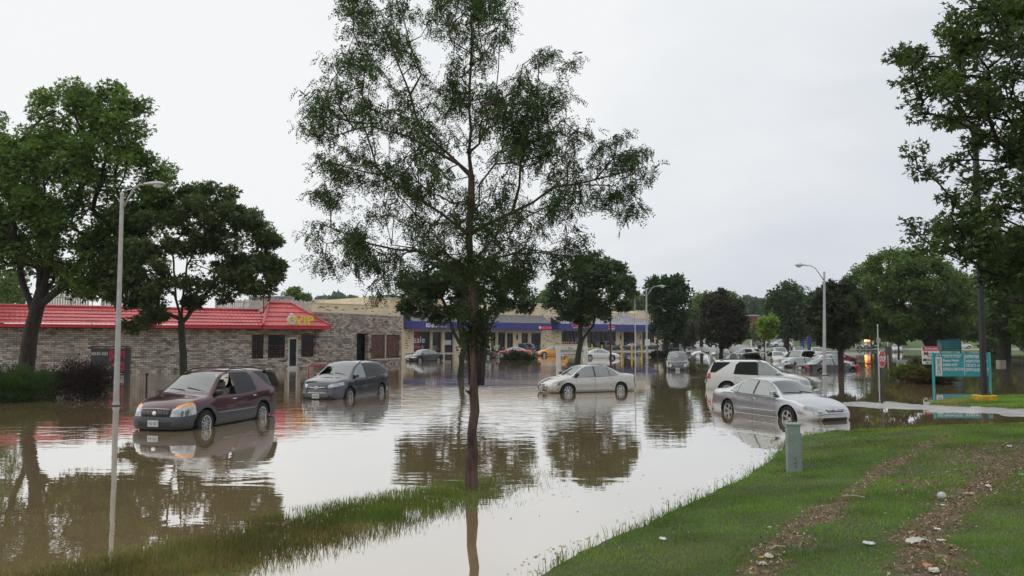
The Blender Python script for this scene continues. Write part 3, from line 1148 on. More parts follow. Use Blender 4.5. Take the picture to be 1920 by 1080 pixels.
def car_shell(sp, detail=1):
    L, W = sp['L'], sp['W']
    top, belt, plan = pchip(sp['top']), pchip(sp['belt']), pchip(sp['plan'])
    wmax = W / 2
    hmax = max(z for _, z in sp['top'])
    fas = pchip(FASCIA)
    ar, wr, sill = sp['ar'], sp['wr'], sp['sill']

    def bow(x):
        return 0.15 * sstep(0.0, 0.95, x) - 0.09 * sstep(0.9, 1.25, -x)
    arch = [w + bow(w) for w in sp['wx']]
    st = set()
    n = 46 if detail else 24
    for i in range(n + 1):
        st.add(round(-L / 2 + L * i / n, 4))
    for e in (.012, .03, .06, .10, .16):
        st.add(round(L / 2 - e, 4))
        st.add(round(-L / 2 + e, 4))
    for k in ('cowl', 'header', 'rtop', 'rbase'):
        st.add(round(sp[k], 4))
    angs = range(-90, 91, 15 if detail else 22)
    for a in arch:
        for g in angs:
            st.add(round(a + ar * math.sin(R(g)), 4))
        st.add(round(a + ar + 0.003, 4))
        st.add(round(a - ar - 0.003, 4))
    xs = sorted(st)
    # drop nearly coincident stations except at arches
    keep = [xs[0]]
    for x in xs[1:]:
        if x - keep[-1] > 0.0025:
            keep.append(x)
    xs = keep
    NS, NG, NT = (9, 5, 6) if detail else (5, 3, 3)

    def z0(x):
        z = sill
        if x > arch[0] + ar:
            z = sill - 0.03 * 0
        for a in arch:
            if abs(x - a) < ar:
                z = max(z, wr + math.sqrt(max(0, ar * ar - (x - a) ** 2)))
        return z
    V, ring = [], []
    for x in xs:
        zt, zb, w = top(x), belt(x), plan(x)
        zb = min(zb, zt - 0.03)
        zz = z0(x)
        zz = min(zz, zb - 0.05)
        row = []

        def wy(z):
            rel = (z - sill) / max(0.1, zb - sill)
            return w * (1 - 0.17 * (rel - 0.45) ** 2 - (0.03 if rel < 0.1 else 0))
        for i in range(NS + 1):
            z = zz + (zb - zz) * i / NS
            row.append((wy(z), z, 0))
        h = sstep(0.05, 0.85, (zt - zb) / (hmax - 1.0))
        yb = wy(zb)
        yr = (yb * 0.90) * (1 - h) + min(sp['wroof'], yb * 0.9) * h
        crown = 0.035 + 0.02 * h
        zr = max(zt - crown, zb + 0.012)
        for i in range(1, NG + 1):
            t = i / NG
            y = yb + (yr - yb) * t + 0.018 * math.sin(math.pi * t) * h
            row.append((y, zb + (zr - zb) * (t if h > 0.05 else t ** 0.8), 1))
        for i in range(1, NT + 1):
            t = i / NT
            if i == 1:
                t = 0.10
            elif NT > 1:
                t = 0.10 + 0.90 * (i - 1) / (NT - 1)
            y = yr * (1 - t)
            row.append((y, zr + (zt - zr) * (1 - (1 - t) ** 2), 2))
        ring.append(row)
    bm = bmesh.new()
    zl = bm.faces.layers.int.new('zone')
    tl = bm.faces.layers.int.new('tag')
    hl = L / 2

    def mv(x, y, z):
        xx = x - bow(x) * (y / wmax) ** 2
        if x > hl - 0.5:
            xx += sstep(hl - 0.5, hl, x) * fas(z)
        if x < -hl + 0.5:
            xx -= sstep(hl - 0.5, hl, -x) * (fas(z) * 0.8 if z < 0.75 else 0)
        return bm.verts.new((xx, y, z))
    VL, VR = [], []
    for x, row in zip(xs, ring):
        vl = [mv(x, y, z) for y, z, _ in row]
        vr = [mv(x, -y, z) for y, z, _ in row[:-1]] + [vl[-1]]
        VL.append(vl)
        VR.append(vr)

    def fc(vs, zone):
        vs2 = []
        for v in vs:
            if v not in vs2:
                vs2.append(v)
        if len(vs2) < 3:
            return
        try:
            f = bm.faces.new(vs2)
        except ValueError:
            return
        f[zl] = zone
    m = len(ring[0])
    for i in range(len(xs) - 1):
        for j in range(m - 1):
            zn = ring[i][j + 1][2]
            fc([VL[i][j], VL[i + 1][j], VL[i + 1][j + 1], VL[i][j + 1]], zn)
            fc([VR[i][j], VR[i][j + 1], VR[i + 1][j + 1], VR[i + 1][j]], zn)
    NC = 8 if detail else 4
    for ei, zone in ((len(xs) - 1, 3), (0, 4)):
        x, row = xs[ei], ring[ei]
        prev = None
        for j in range(m):
            y, z, _ = row[j]
            if j == m - 1:
                cur = [VL[ei][j]] * (NC + 1)
            else:
                cur = [VL[ei][j]] + [mv(x, y * (1 - 2 * k / NC), z) for k in range(1, NC)] + [VR[ei][j]]
            if prev:
                for k in range(NC):
                    fc([prev[k], prev[k + 1], cur[k + 1], cur[k]], zone)
            prev = cur
    bmesh.ops.remove_doubles(bm, verts=bm.verts, dist=0.0008)
    bmesh.ops.recalc_face_normals(bm, faces=bm.faces)
    return bm, zl, tl, bow, arch


def pip(x, y, poly):
    c = False
    n = len(poly)
    for i in range(n):
        x1, y1 = poly[i]
        x2, y2 = poly[(i + 1) % n]
        if (y1 > y) != (y2 > y) and x < (x2 - x1) * (y - y1) / (y2 - y1) + x1:
            c = not c
    return c


def carve(bm, zl, tl, zones, plane, poly, cond, tag, only=(0,)):
    ia, ib = {'xz': (0, 2), 'yz': (1, 2), 'xy': (0, 1)}[plane]
    a0, a1 = min(p[0] for p in poly), max(p[0] for p in poly)
    b0, b1 = min(p[1] for p in poly), max(p[1] for p in poly)

    def cand():
        r = []
        for f in bm.faces:
            if f[zl] not in zones or f[tl] not in only:
                continue
            c = f.calc_center_median()
            if not cond(c):
                continue
            fa = [v.co[ia] for v in f.verts]
            fb = [v.co[ib] for v in f.verts]
            if max(fa) < a0 or min(fa) > a1 or max(fb) < b0 or min(fb) > b1:
                continue
            r.append(f)
        return r
    n = len(poly)
    for i in range(n):
        p, q = poly[i], poly[(i + 1) % n]
        d = (q[0] - p[0], q[1] - p[1])
        if abs(d[0]) + abs(d[1]) < 1e-6:
            continue
        no = [0, 0, 0]
        co = [0, 0, 0]
        no[ia], no[ib] = d[1], -d[0]
        co[ia], co[ib] = p
        # only faces near this edge
        e0, e1 = min(p[0], q[0]) - .002, max(p[0], q[0]) + .002
        g0, g1 = min(p[1], q[1]) - .002, max(p[1], q[1]) + .002
        fs = []
        for f in cand():
            fa = [v.co[ia] for v in f.verts]
            fb = [v.co[ib] for v in f.verts]
            if max(fa) < e0 or min(fa) > e1 or max(fb) < g0 or min(fb) > g1:
                continue
            fs.append(f)
        geom = set(fs)
        for f in fs:
            geom.update(f.edges)
            geom.update(f.verts)
        if fs:
            bmesh.ops.bisect_plane(bm, geom=list(geom), dist=1e-5, plane_co=co, plane_no=no)
    for f in cand():
        c = f.calc_center_median()
        if pip(c[ia], c[ib], poly):
            f[tl] = tag


def split_tags(bm, tl, table, parent, default):
    """table: tag -> (name, material, label). default (name, material)"""
    groups = {}
    for f in bm.faces:
        groups.setdefault(f[tl], []).append(f)
    out = {}
    for tag, fs in sorted(groups.items()):
        if tag == -1:
            continue
        name, m = table.get(tag, default)[:2]
        idx, vs, faces = {}, [], []
        for f in fs:
            r = []
            for v in f.verts:
                if v.index not in idx:
                    idx[v.index] = len(vs)
                    vs.append(tuple(v.co))
                r.append(idx[v.index])
            faces.append(r)
        me = bpy.data.meshes.new(name)
        me.from_pydata(vs, [], faces)
        me.materials.append(m)
        me.polygons.foreach_set('use_smooth', [True] * len(faces))
        me.update()
        o = linkmesh(name, me, parent)
        lb = table.get(tag, default)
        if len(lb) > 2 and lb[2]:
            o['label'] = lb[2]
        out[tag] = o
    return out


def wheel_meshes(wr, style, low=False):
    rimr = wr * 0.60
    w = 0.20
    n = 14 if low else 32
    mb = MB()
    mb.lathe([(rimr, -w / 2 + .01), (wr - 0.03, -w / 2), (wr - .008, -w / 2 + .03), (wr, -.03), (wr, .03), (wr - .008, w / 2 - .03), (wr - .03, w / 2), (rimr, w / 2 - .01),
              (rimr - .015, 0)], n, 'y', closed=True)
    rb = MB()
    rb.lathe([(rimr + .004, w / 2 - .012), (rimr + .004, w / 2 + .002), (rimr - .02, w / 2 - .003), (rimr - .035, w / 2 - .05), (rimr - .04, -0.02)], n, 'y')
    rb.lathe([(0.001, w / 2 - .004), (.035, w / 2 - .006), (.045, w / 2 - .03), (.04, w / 2 - .06)], n, 'y')
    db = MB()
    ns, wd0, wd1 = {'ten': (10, .022, .046), 'five': (5, .05, .075), 'six': (6, .045, .075), 'star': (4, .05, .09), 'cover': (7, .035, .055)}[style]
    for k in range(ns):
        a = 2 * math.pi * k / ns + 0.3
        ca, sa = math.cos(a), math.sin(a)

        def pt(r, s, y):
            return (ca * r - sa * s, y, sa * r + ca * s)
        y1, y0 = w / 2 - .008, w / 2 - .04
        r0, r1 = 0.02, rimr - .015
        vs = [pt(r0, -wd0 / 2, y1), pt(r0, wd0 / 2, y1), pt(r1, wd1 / 2, y1 - .006), pt(r1, -wd1 / 2, y1 - .006),
              pt(r0, -wd0 / 2, y0), pt(r0, wd0 / 2, y0), pt(r1, wd1 / 2, y0), pt(r1, -wd1 / 2, y0)]
        rb.add(vs, [(0, 1, 2, 3), (4, 7, 6, 5), (0, 4, 5, 1), (1, 5, 6, 2), (2, 6, 7, 3), (3, 7, 4, 0)])
    db.lathe([(0.001, 0.03), (rimr - .02, 0.03)], n, 'y')
    return mb, rb, db


def build_car(name, label, type_, col, loc, heading, group=None, detail=1, rim='five', gl='clear', metal=0.3, cat='car', tilt=(0, 0), opts=None, rimmat=None):
    o_ = opts or {}
    sp = SPEC[type_]
    L, W = sp['L'], sp['W']
    hl = L / 2
    root = thing(name, label, cat, loc, heading, group)
    root.rotation_euler = (tilt[0], tilt[1], heading)
    bm, zl, tl, bow, arch = car_shell(sp, detail)
    top, belt = pchip(sp['top']), pchip(sp['belt'])
    pm = col if isinstance(col, bpy.types.Material) else paint('paint_' + name, col, metal)
    table = {}
    tag = 10
    wtrim = {}
    # windscreen and rear window: station bounded zones on the top surface
    gwide = 0.90
    for f in bm.faces:
        c = f.calc_center_median()
        if f[zl] != 2:
            continue
        x = c.x + bow(c.x) * (c.y / (W / 2)) ** 2
        yr_lim = None
        if sp['header'] < x < sp['cowl'] - .02:
            f[tl] = 1
        elif sp['rbase'] + .01 < x < sp['rtop'] - 0.0:
            f[tl] = 2
    # strip next to rail belongs to the pillar
    for f in bm.faces:
        if f[tl] in (1, 2):
            # outermost row: has a vertex shared with a zone 1 face
            if any(g[zl] == 1 for e in f.edges for g in e.link_faces):
                f[tl] = 0
    table[1] = ('windscreen', GWIND)
    rear_open = o_.get('rear_open')
    table[2] = ('rear_window', GDARK if gl == 'dark' or type_ in ('suv', 'van', 'compact_suv') else GCLEAR)
    sides = ((1, lambda c: c.y > 0), (-1, lambda c: c.y < 0))
    for s, cond in sides:
        wins = sp['win']
        for wi, poly in enumerate(wins):
            cx = sum(p[0] for p in poly) / len(poly)
            cz = sum(p[1] for p in poly) / len(poly)
            fx = 1 + .022 / max(.1, (max(p[0] for p in poly) - min(p[0] for p in poly)) / 2)
            fz = 1 + .020 / max(.1, (max(p[1] for p in poly) - min(p[1] for p in poly)) / 2)
            if type_ == 'suv' and wi == 2:
                continue
            carve(bm, zl, tl, (1,), 'xz', [(cx + (p[0] - cx) * fx, cz + (p[1] - cz) * fz) for p in poly], cond, tag, only=(0, tag))
            if wi + 1 < len(wins) and not (type_ == 'suv' and wi == 1):
                q = wins[wi + 1]
                zt_ = max(p[1] for p in q) - .02
                xl_, xr_ = max(p[0] for p in q), min(p[0] for p in poly)
                carve(bm, zl, tl, (1,), 'xz', [(xl_ - .03, .90), (xl_ - .03, zt_), (xr_ + .03, zt_), (xr_ + .03, .90)], cond, tag, only=(0, tag))
        table[tag] = ('window_trim', BLACKPL)
        wtrim[s] = tag
        tag += 1
    for s, cond in sides:
        for wi, poly in enumerate(sp['win']):
            open_w = o_.get('open_window') == (wi, s)
            carve(bm, zl, tl, (1,), 'xz', poly, cond, tag, only=(0, wtrim[s]))
            dk = gl == 'dark' or (wi > 0 and type_ in ('suv', 'van', 'compact_suv', 'crossover'))
            table[tag] = ('window', GDARK if dk else GCLEAR)
            if open_w:
                for f in bm.faces:
                    if f[tl] == tag:
                        f[tl] = -1
            tag += 1
    # lamps
    lh = o_.get('lamp_h', None)
    zf = belt(hl - .15)
    wl = W / 2
    for s in (1, -1):
        zt = top(hl - 0.12) - 0.0
        if type_ in ('suv', 'compact_suv', 'pickup'):
            poly = [(s * .44, .60), (s * .46, .80), (s * (wl - .05), .88), (s * (wl + .02), .84), (s * (wl + .02), .66), (s * (wl - .2), .60)]
            xlim = hl - 0.50
        elif type_ == 'crossover':
            poly = [(s * .46, .74), (s * .45, .86), (s * (wl - .08), .98), (s * (wl + .02), .96), (s * (wl + .02), .88), (s * (wl - .18), .80)]
            xlim = hl - 0.62
        elif type_ == 'van':
            poly = [(s * .45, .58), (s * .45, .70), (s * (wl - .1), .80), (s * (wl + .02), .80), (s * (wl + .02), .66), (s * .7, .60)]
            xlim = hl - 0.5
        else:
            poly = [(s * .36, .545), (s * .38, .62), (s * (wl - .12), .70), (s * (wl + .02), .70), (s * (wl + .02), .59), (s * (wl - .2), .55)]
            xlim = hl - 0.46
        carve(bm, zl, tl, (0, 1, 2, 3), 'yz', poly, lambda c, xl=xlim: c.x > xl, tag)
        table[tag] = ('headlight', LAMP)
        tag += 1
        if o_.get('amber'):
            if type_ == 'suv':
                poly = [(s * .50, .80), (s * .52, .87), (s * (wl - .06), .99), (s * (wl + .02), .95), (s * (wl + .02), .84), (s * (wl - .05), .88)]
                carve(bm, zl, tl, (0, 1, 2, 3), 'yz', poly, lambda c, xl=xlim: c.x > xl, tag)
            else:
                poly = [(s * (wl - .16), .57), (s * (wl - .16), .60), (s * (wl + .02), .64), (s * (wl + .02), .58)]
                carve(bm, zl, tl, (0, 1, 2, 3), 'yz', poly, lambda c, xl=xlim: c.x > xl, tag, only=(0, tag - 1))
            table[tag] = ('turn_signal', AMBER)
            tag += 1
        if type_ in ('suv', 'compact_suv', 'crossover', 'van', 'pickup'):
            poly = [(s * (wl - .20), .86), (s * (wl - .18), 1.12), (s * (wl + .05), 1.12), (s * (wl + .05), .82)]
        else:
            poly = [(s * .42, .70), (s * .42, .86), (s * (wl + .05), .90), (s * (wl + .05), .68)]
        carve(bm, zl, tl, (0, 1, 2, 4), 'yz', poly, lambda c, e=(.22 if type_ in ('suv', 'crossover') else .16): c.x < -hl + e, tag)
        table[tag] = ('taillight', REDL)
        tag += 1
    # grille and lower intake
    if type_ in ('suv', 'compact_suv', 'pickup'):
        gpoly = [(-.40, .60), (-.43, .78), (.43, .78), (.40, .60)]
        ip = [(-.45, .36), (-.50, .46), (.50, .46), (.45, .36)]
    elif type_ == 'crossover':
        gpoly = [(-.48, .56), (-.44, .80), (.44, .80), (.48, .56)]
        ip = [(-.72, .30), (-.66, .40), (.66, .40), (.72, .30)]
    else:
        gpoly = [(-.30, .525), (-.34, .605), (.34, .605), (.30, .525)]
        ip = [(-.48, .27), (-.44, .37), (.44, .37), (.48, .27)]
    carve(bm, zl, tl, (1, 2, 3), 'yz', gpoly, lambda c: c.x > hl - .35, tag)
    table[tag] = ('grille', BLACKPL)
    tag += 1
    carve(bm, zl, tl, (0, 3), 'yz', ip, lambda c: c.x > hl - .3, tag)
    table[tag] = ('air_intake', BLACKPL)
    tag += 1
    # cladding
    if o_.get('cladding'):
        zc = o_.get('clad_z', .60)
        for s, cond in sides:
            pts = [(hl + .2, .10), (hl + .2, .58)]
            for a in sp['wx']:
                ra = sp['ar'] + .09
                for g in range(20, 161, 14):
                    if sp['wr'] + ra * math.sin(R(g)) > zc - .05:
                        pts.append((a + ra * math.cos(R(g)), sp['wr'] + ra * math.sin(R(g))))
            pts += [(-hl - .2, .64), (-hl - .2, .10)]
            pts = [p if abs(p[0]) > hl else (p[0], max(p[1], zc - .02)) for p in pts]
            carve(bm, zl, tl, (0, 3, 4), 'xz', pts, lambda c, k=s: c.y * k > -1e-4, tag)
        table[tag] = ('cladding', o_['cladding'])
        tag += 1
    # door outlines
    if detail:
        for s, cond in sides:
            for x0, x1 in sp['doors']:
                zb0 = sp['sill'] + .09
                g = .007
                x0b = x0
                hi = 1.0
                poly = [(x0, zb0), (x0, hi), (x1, hi), (x1, zb0)]
                # keep clear of the rear arch
                a = sp['wx'][1]
                if x0 < a + sp['ar'] + .03:
                    aa = [(a + (sp['ar'] + .05) * math.cos(R(t)), sp['wr'] + (sp['ar'] + .05) * math.sin(R(t))) for t in (0, 20, 40, 55)]
                    aa = [p for p in aa if p[0] > x0]
                    poly = [(max(x0, a + sp['ar'] + .05), zb0)] + aa + [(x0, hi), (x1, hi), (x1, zb0)]
                cx = sum(p[0] for p in poly) / len(poly)
                carve(bm, zl, tl, (0,), 'xz', [(p[0] + (-g if p[0] < cx else g), p[1] + (-g if p[1] < .6 else 0)) for p in poly], cond, tag + 1, only=(0,))
                carve(bm, zl, tl, (0,), 'xz', poly, cond, tag, only=(tag + 1,))
                table[tag] = ('door', pm)
                table[tag + 1] = ('door_gap', UNDER)
                if o_.get('cladding') or x0 < a + sp['ar'] + .03:
                    for f in bm.faces:
                        if f[tl] == tag + 1 and f.calc_center_median().x > cx:
                            f[tl] = tag + 2
                    table[tag + 2] = ('door_gap', UNDER)
                tag += 3
                if o_.get('cladding'):
                    pass
    # fuel/boot lid gap on near cars: thin dark line across the tail
    if rear_open == 'gate':
        for f in bm.faces:
            c = f.calc_center_median()
            if (f[zl] == 4 and c.z > .80) or (f[zl] == 2 and c.x < sp['rtop'] - .02) or f[tl] == 2:
                f[tl] = -1
    if rear_open == 'trunk':
        for f in bm.faces:
            c = f.calc_center_median()
            if f[zl] == 2 and c.x < sp['rbase'] - .02:
                f[tl] = -1
    bm.verts.index_update()
    parts = split_tags(bm, tl, table, root, ('body', pm))
    bm.free()
    # wheels
    for i, wx in enumerate(sp['wx']):
        for s in (1, -1):
            tb, rb, db = wheel_meshes(sp['wr'], rim, not detail)
            m4 = Matrix.Translation((wx, s * (W / 2 - .125), sp['wr'])) @ (Matrix.Rotation(math.pi, 4, 'Z') if s < 0 else Matrix.Identity(4))
            for b in (tb, rb, db):
                b.v = [tuple(m4 @ Vector(v)) for v in b.v]
            wo = tb.build('wheel', TYRE, root, smooth='auto')
            rb.build('rim', rimmat or RIM, wo, smooth='auto')
            db.build('brake_disc', UNDER, wo)
    # wells, floor, interior
    mb = MB()
    for wx in sp['wx']:
        for s in (1, -1):
            r = sp['ar'] + .012
            yo, yi = s * (W / 2 - .045), s * (W / 2 - .36)
            vs, fs = [], []
            m = 12
            for k in range(m + 1):
                t = math.pi * k / m
                vs += [(wx + r * math.cos(t), yo, sp['wr'] + r * math.sin(t)), (wx + r * math.cos(t), yi, sp['wr'] + r * math.sin(t))]
            for k in range(m):
                fs.append((2 * k, 2 * k + 1, 2 * k + 3, 2 * k + 2))
            fs.append(tuple(2 * k + 1 for k in range(m + 1)))
            mb.add(vs, fs)
    mb.box((-hl + .12, -W / 2 + .38, sp['sill'] - .04), (hl - .15, W / 2 - .38, sp['sill'] + .08))
    mb.box((sp['wx'][1] + sp['ar'] + .03, -W / 2 + .08, sp['sill'] - .02), (sp['wx'][0] - sp['ar'] - .03, W / 2 - .08, sp['sill'] + .08))
    mb.build('underbody', UNDER, root)
    sm = o_.get('seat', SEATM)
    bz = belt(0)
    mb = MB()
    fx = 0.25
    rows = [(fx, True), (-0.75, False)] + ([(-1.55, False)] if type_ in ('van', 'crossover') else [])
    for xx, front in rows:
        for yy in ((.36, -.36) if front else (.34, -.34)):
            hw = .24 if front else .30
            mb.box((xx - .28, yy - hw, bz - .62), (xx + .24, yy + hw, bz - .45), ch=.04)
            pts = [(xx - .26, bz - .48), (xx - .10, bz - .48), (xx - .26, bz + .18), (xx - .37, bz + .18)]
            mb.prism(pts, yy - hw, yy + hw, 'y')
            mb.prism([(xx - .29, bz + .20), (xx - .20, bz + .20), (xx - .23, bz + .36), (xx - .32, bz + .36)], yy - .12, yy + .12, 'y')
    so = mb.build('seat', sm, root)
    mb = MB()
    cx = sp['cowl']
    mb.prism([(cx - .05, bz + .02), (cx - .45, bz + .03), (cx - .55, bz - .12), (cx - .35, bz - .35), (cx, bz - .3)], -W / 2 + .14, W / 2 - .14, 'y')
    mb.tube([(cx - .62 + .03 * math.cos(t * .6283), .36 + .17 * math.cos(t * .6283), bz - .02 + .17 * math.sin(t * .6283)) for t in range(11)], .014, 6)
    mb.build('dashboard', BLACKPL, root)
    # mirrors, handles
    for s in (1, -1):
        mb = MB()
        mx = sp['win'][0][0][0] - .24
        yb = W / 2 * .86
        mb.box((mx - .06, s * (yb + .08) - .11, bz + .05), (mx + .07, s * (yb + .08) + .11, bz + .19), ch=.035)
        mb.tube([(mx + .02, s * (yb - .12), bz + .03), (mx + .02, s * (yb + .04), bz + .09)], .034, 6)
        mm = BLACKPL if o_.get('black_mirror', type_ in ('sedan', 'suv')) else pm
        mb.build('wing_mirror', mm, root, smooth='auto')
        if detail:
            for hx, hz in sp['handles']:
                mb = MB()
                y = W / 2 * .985
                mb.tube([(hx - .09, s * (y - .02), hz), (hx - .07, s * (y + .018), hz), (hx + .07, s * (y + .018), hz), (hx + .09, s * (y - .02), hz)], .014, 6)
                mb.build('door_handle', o_.get('handle_mat', pm), root, smooth=True)
    # plates, wipers, rails, trim
    zpl = .43 if type_ in ('suv', 'compact_suv', 'crossover', 'pickup', 'van') else .40
    fasf = pchip(FASCIA)
    xp = hl + fasf(zpl) + .012
    if not o_.get('no_front_plate'):
        mb = MB()
        mb.box((xp - .01, -.155, zpl - .08), (xp + .008, .155, zpl + .08))
        po = mb.build('number_plate', PLATE, root)
        if o_.get('plate'):
            text_part('plate_lettering', o_['plate'], .25, .085, GTXT, po, Matrix.Translation((xp + .012, 0, zpl)) @ Matrix.Rotation(math.pi / 2, 4, 'Z'))
        else:
            mb = MB()
            for k in range(6):
                yy = -.115 + k * .042 + (.012 if k > 2 else 0)
                mb.box((xp + .008, yy - .012, zpl - .035), (xp + .011, yy + .012, zpl + .035))
            mb.build('plate_lettering', GTXT, po)
    mb = MB()
    xr = -hl - .05
    mb.box((xr - .012, -.155, .60), (xr + .02, .155, .76))
    mb.build('number_plate', PLATE, root)
    # grille furniture
    gz = {'suv': (.60, .78, .40), 'compact_suv': (.60, .78, .40), 'crossover': (.58, .79, .42), 'pickup': (.6, .78, .4)}.get(type_, (.53, .60, .29))
    mb = MB()
    xg = hl + .012

    def bx_(y):
        return hl - 0.15 * (y / (W / 2)) ** 2
    if o_.get('grille') == 'bars':
        for k in range(19):
            y = -.38 + k * .76 / 18
            x = bx_(y) + .02
            mb.box((x - .02, y - .0055, .61), (x + .004, y + .0055, .765))
        xs_ = [(-.42 + .84 * k / 8) for k in range(9)]
        mb.tube([(bx_(y) + .01, y, .785 + .02 * (1 - (y / .42) ** 2)) for y in xs_], .022, 6)
    elif o_.get('grille') == 'wing':
        xs_ = [(-.44 + .88 * k / 8) for k in range(9)]
        mb.tube([(bx_(y) + .03, y, .745 + .04 * (abs(y) / .44)) for y in xs_], [.006, .012, .016, .014, .014, .014, .016, .012, .006], 6)
        mb.tube([(bx_(y) + .05, y, .555) for y in xs_], .014, 6)
        for k in range(3):
            mb.tube([(bx_(y) + .006, y, .60 + .045 * k) for y in xs_], .006, 4)
    else:
        xs_ = [(-gz[2] + 2 * gz[2] * k / 6) for k in range(7)]
        mb.tube([(bx_(y) + .02, y, gz[1] + .005) for y in xs_], .010, 5)
        mb.tube([(bx_(y) + .02, y, (gz[0] + gz[1]) / 2) for y in xs_], .008, 5)
        mb.tube([(bx_(y) + .03, y, gz[0]) for y in xs_], .008, 5)
    mb.build('grille_trim', DCHROME if o_.get('grille') == 'bars' else CHROME, root, smooth=True)
    em = o_.get('emblem')
    if em:
        mb = MB()
        ez = em[1]
        if em[0] == 'disc':
            mb.lathe([(.001, .02), (.05, .018), (.06, .0)], 20, 'x', (hl + .022, 0, ez))
            mb.build('emblem', CHROME, root, smooth=True)
        elif em[0] == 'ovals':
            mb.tube([(hl + .04, .085 * math.cos(t * math.pi / 10), ez + .055 * math.sin(t * math.pi / 10)) for t in range(21)], .008, 5)
            mb.tube([(hl + .045, .030 * math.cos(t * math.pi / 10), ez + .05 * math.sin(t * math.pi / 10)) for t in range(21)], .006, 5)
            mb.tube([(hl + .045, .075 * math.cos(t * math.pi / 10), ez + .02 + .02 * math.sin(t * math.pi / 10)) for t in range(21)], .006, 5)
            mb.build('emblem', CHROME, root, smooth=True)
        elif em[0] == 'caliper':
            mb.tube([(hl + .035, -.045, ez - .05), (hl + .035, -.02, ez + .05)], .010, 5)
            mb.tube([(hl + .035, .045, ez - .05), (hl + .035, .02, ez + .05)], .010, 5)
            mb.tube([(hl + .035, -.035, ez), (hl + .035, .035, ez)], .008, 5)
            for s in (1, -1):
                mb.tube([(bx_(s * .05) + .025, s * .05, ez), (bx_(.28) + .02, s * .28, ez + .012)], [.014, .008], 6)
            mb.build('emblem', CHROME, root, smooth=True)
    if detail:
        mb = MB()
        zc0 = top(sp['cowl'] - .03)
        for y0, y1 in ((.58, .02), (0.0, -.56)):
            pts = []
            for k in range(6):
                y = y0 + (y1 - y0) * k / 5
                x = sp['cowl'] - .05 - .10 * k / 5
                xx = x - bow(x) * (y / (W / 2)) ** 2
                pts.append((xx, y, top(x) - .05 * (abs(y) / .62) ** 2 + .016))
            mb.tube(pts, .009, 5)
        mb.build('wiper', BLACKPL, root)
    if o_.get('rails'):
        for s in (1, -1):
            mb = MB()
            y = s * (sp['wroof'] - .03)
            pts = []
            for k in range(9):
                x = 0.15 - 1.85 * k / 8
                pts.append((x, y, top(x) - .035 + (.055 if 0 < k < 8 else .0)))
            mb.tube(pts, .017, 6)
            mb.build('roof_rail', BLACKPL, root, smooth=True)
        if o_['rails'] == 'bars':
            for x in (-.35, -1.35):
                mb = MB()
                mb.tube([(x, -sp['wroof'] + .03, top(x) + .03), (x, 0, top(x) + .045), (x, sp['wroof'] - .03, top(x) + .03)], .016, 6)
                mb.build('roof_bar', BLACKPL, root, smooth=True)
    if o_.get('side_mould'):
        for s in (1, -1):
            mb = MB()
            zm = o_['side_mould'][0]
            x0, x1 = sp['wx'][1] + sp['ar'] + .06, sp['wx'][0] - sp['ar'] - .08
            plan = pchip(sp['plan'])
            bx = pchip(sp['belt'])
            pts = []
            for k in range(7):
                x = x0 + (x1 - x0) * k / 6
                rel = (zm - sp['sill']) / (bx(x) - sp['sill'])
                pts.append((x, s * (plan(x) * (1 - .17 * (rel - .45) ** 2) + .004), zm))
            mb.tube(pts, .016, 6)
            mb.build('side_moulding', o_['side_mould'][1], root, smooth=True)
    if o_.get('gate'):
        # raised tailgate: curved slab from the roof's rear edge
        prof = o_['gate']
        mb = MB()
        wgt = sp['wroof'] + .10
        n = len(prof)
        vs, fs = [], []
        for x, z in prof:
            for k in range(7):
                y = -wgt + 2 * wgt * k / 6
                vs.append((x + .10 * (abs(y) / wgt) ** 2, y, z - .05 * (abs(y) / wgt) ** 2))
        nn = len(vs)
        vs += [(x - .01, y * .97, z - .06) for x, y, z in vs]
        for i in range(n - 1):
            for k in range(6):
                a = i * 7 + k
                fs.append((a, a + 1, a + 8, a + 7))
                fs.append((nn + a, nn + a + 7, nn + a + 8, nn + a + 1))
        bd = [k for k in range(7)] + [i * 7 + 6 for i in range(1, n)] + [(n - 1) * 7 + k for k in range(5, -1, -1)] + [i * 7 for i in range(n - 2, 0, -1)]
        for i in range(len(bd)):
            a, b = bd[i], bd[(i + 1) % len(bd)]
            fs.append((a, b, b + nn, a + nn))
        mi = [0] * len(fs)
        mb.add(vs, fs)
        go = mb.build('tailgate', o_.get('gate_mat', pm), root, smooth='auto', label='tailgate raised wide open')
        mb = MB()
        i0, i1 = 0, max(1, n // 2)
        vs, fs = [], []
        for x, z in prof[:i1 + 1]:
            for k in range(5):
                y = (-wgt + 2 * wgt * k / 4) * .8
                vs.append((x + .10 * (abs(y) / wgt) ** 2, y, z - .05 * (abs(y) / wgt) ** 2 + .008))
        for i in range(i1):
            for k in range(4):
                a = i * 5 + k
                fs.append((a, a + 1, a + 6, a + 5))
        mb.add(vs, fs)
        mb.build('gate_window', GDARK, go, smooth=True)
        for s in (1, -1):
            mb = MB()
            q = prof[min(2, n - 1)]
            mb.tube([(sp['rtop'] - .08, s * (wgt - .08), 1.30), (q[0] + .1, s * (wgt - .10), q[1] - .08)], .012, 6)
            mb.build('gas_strut', BLACKPL, root)
    if o_.get('rear_open'):
        mb = MB()
        mb.box((-hl + .18, -W / 2 + .28, .50), (-1.25, W / 2 - .28, .62))
        mb.build('boot_floor', UNDER, root)
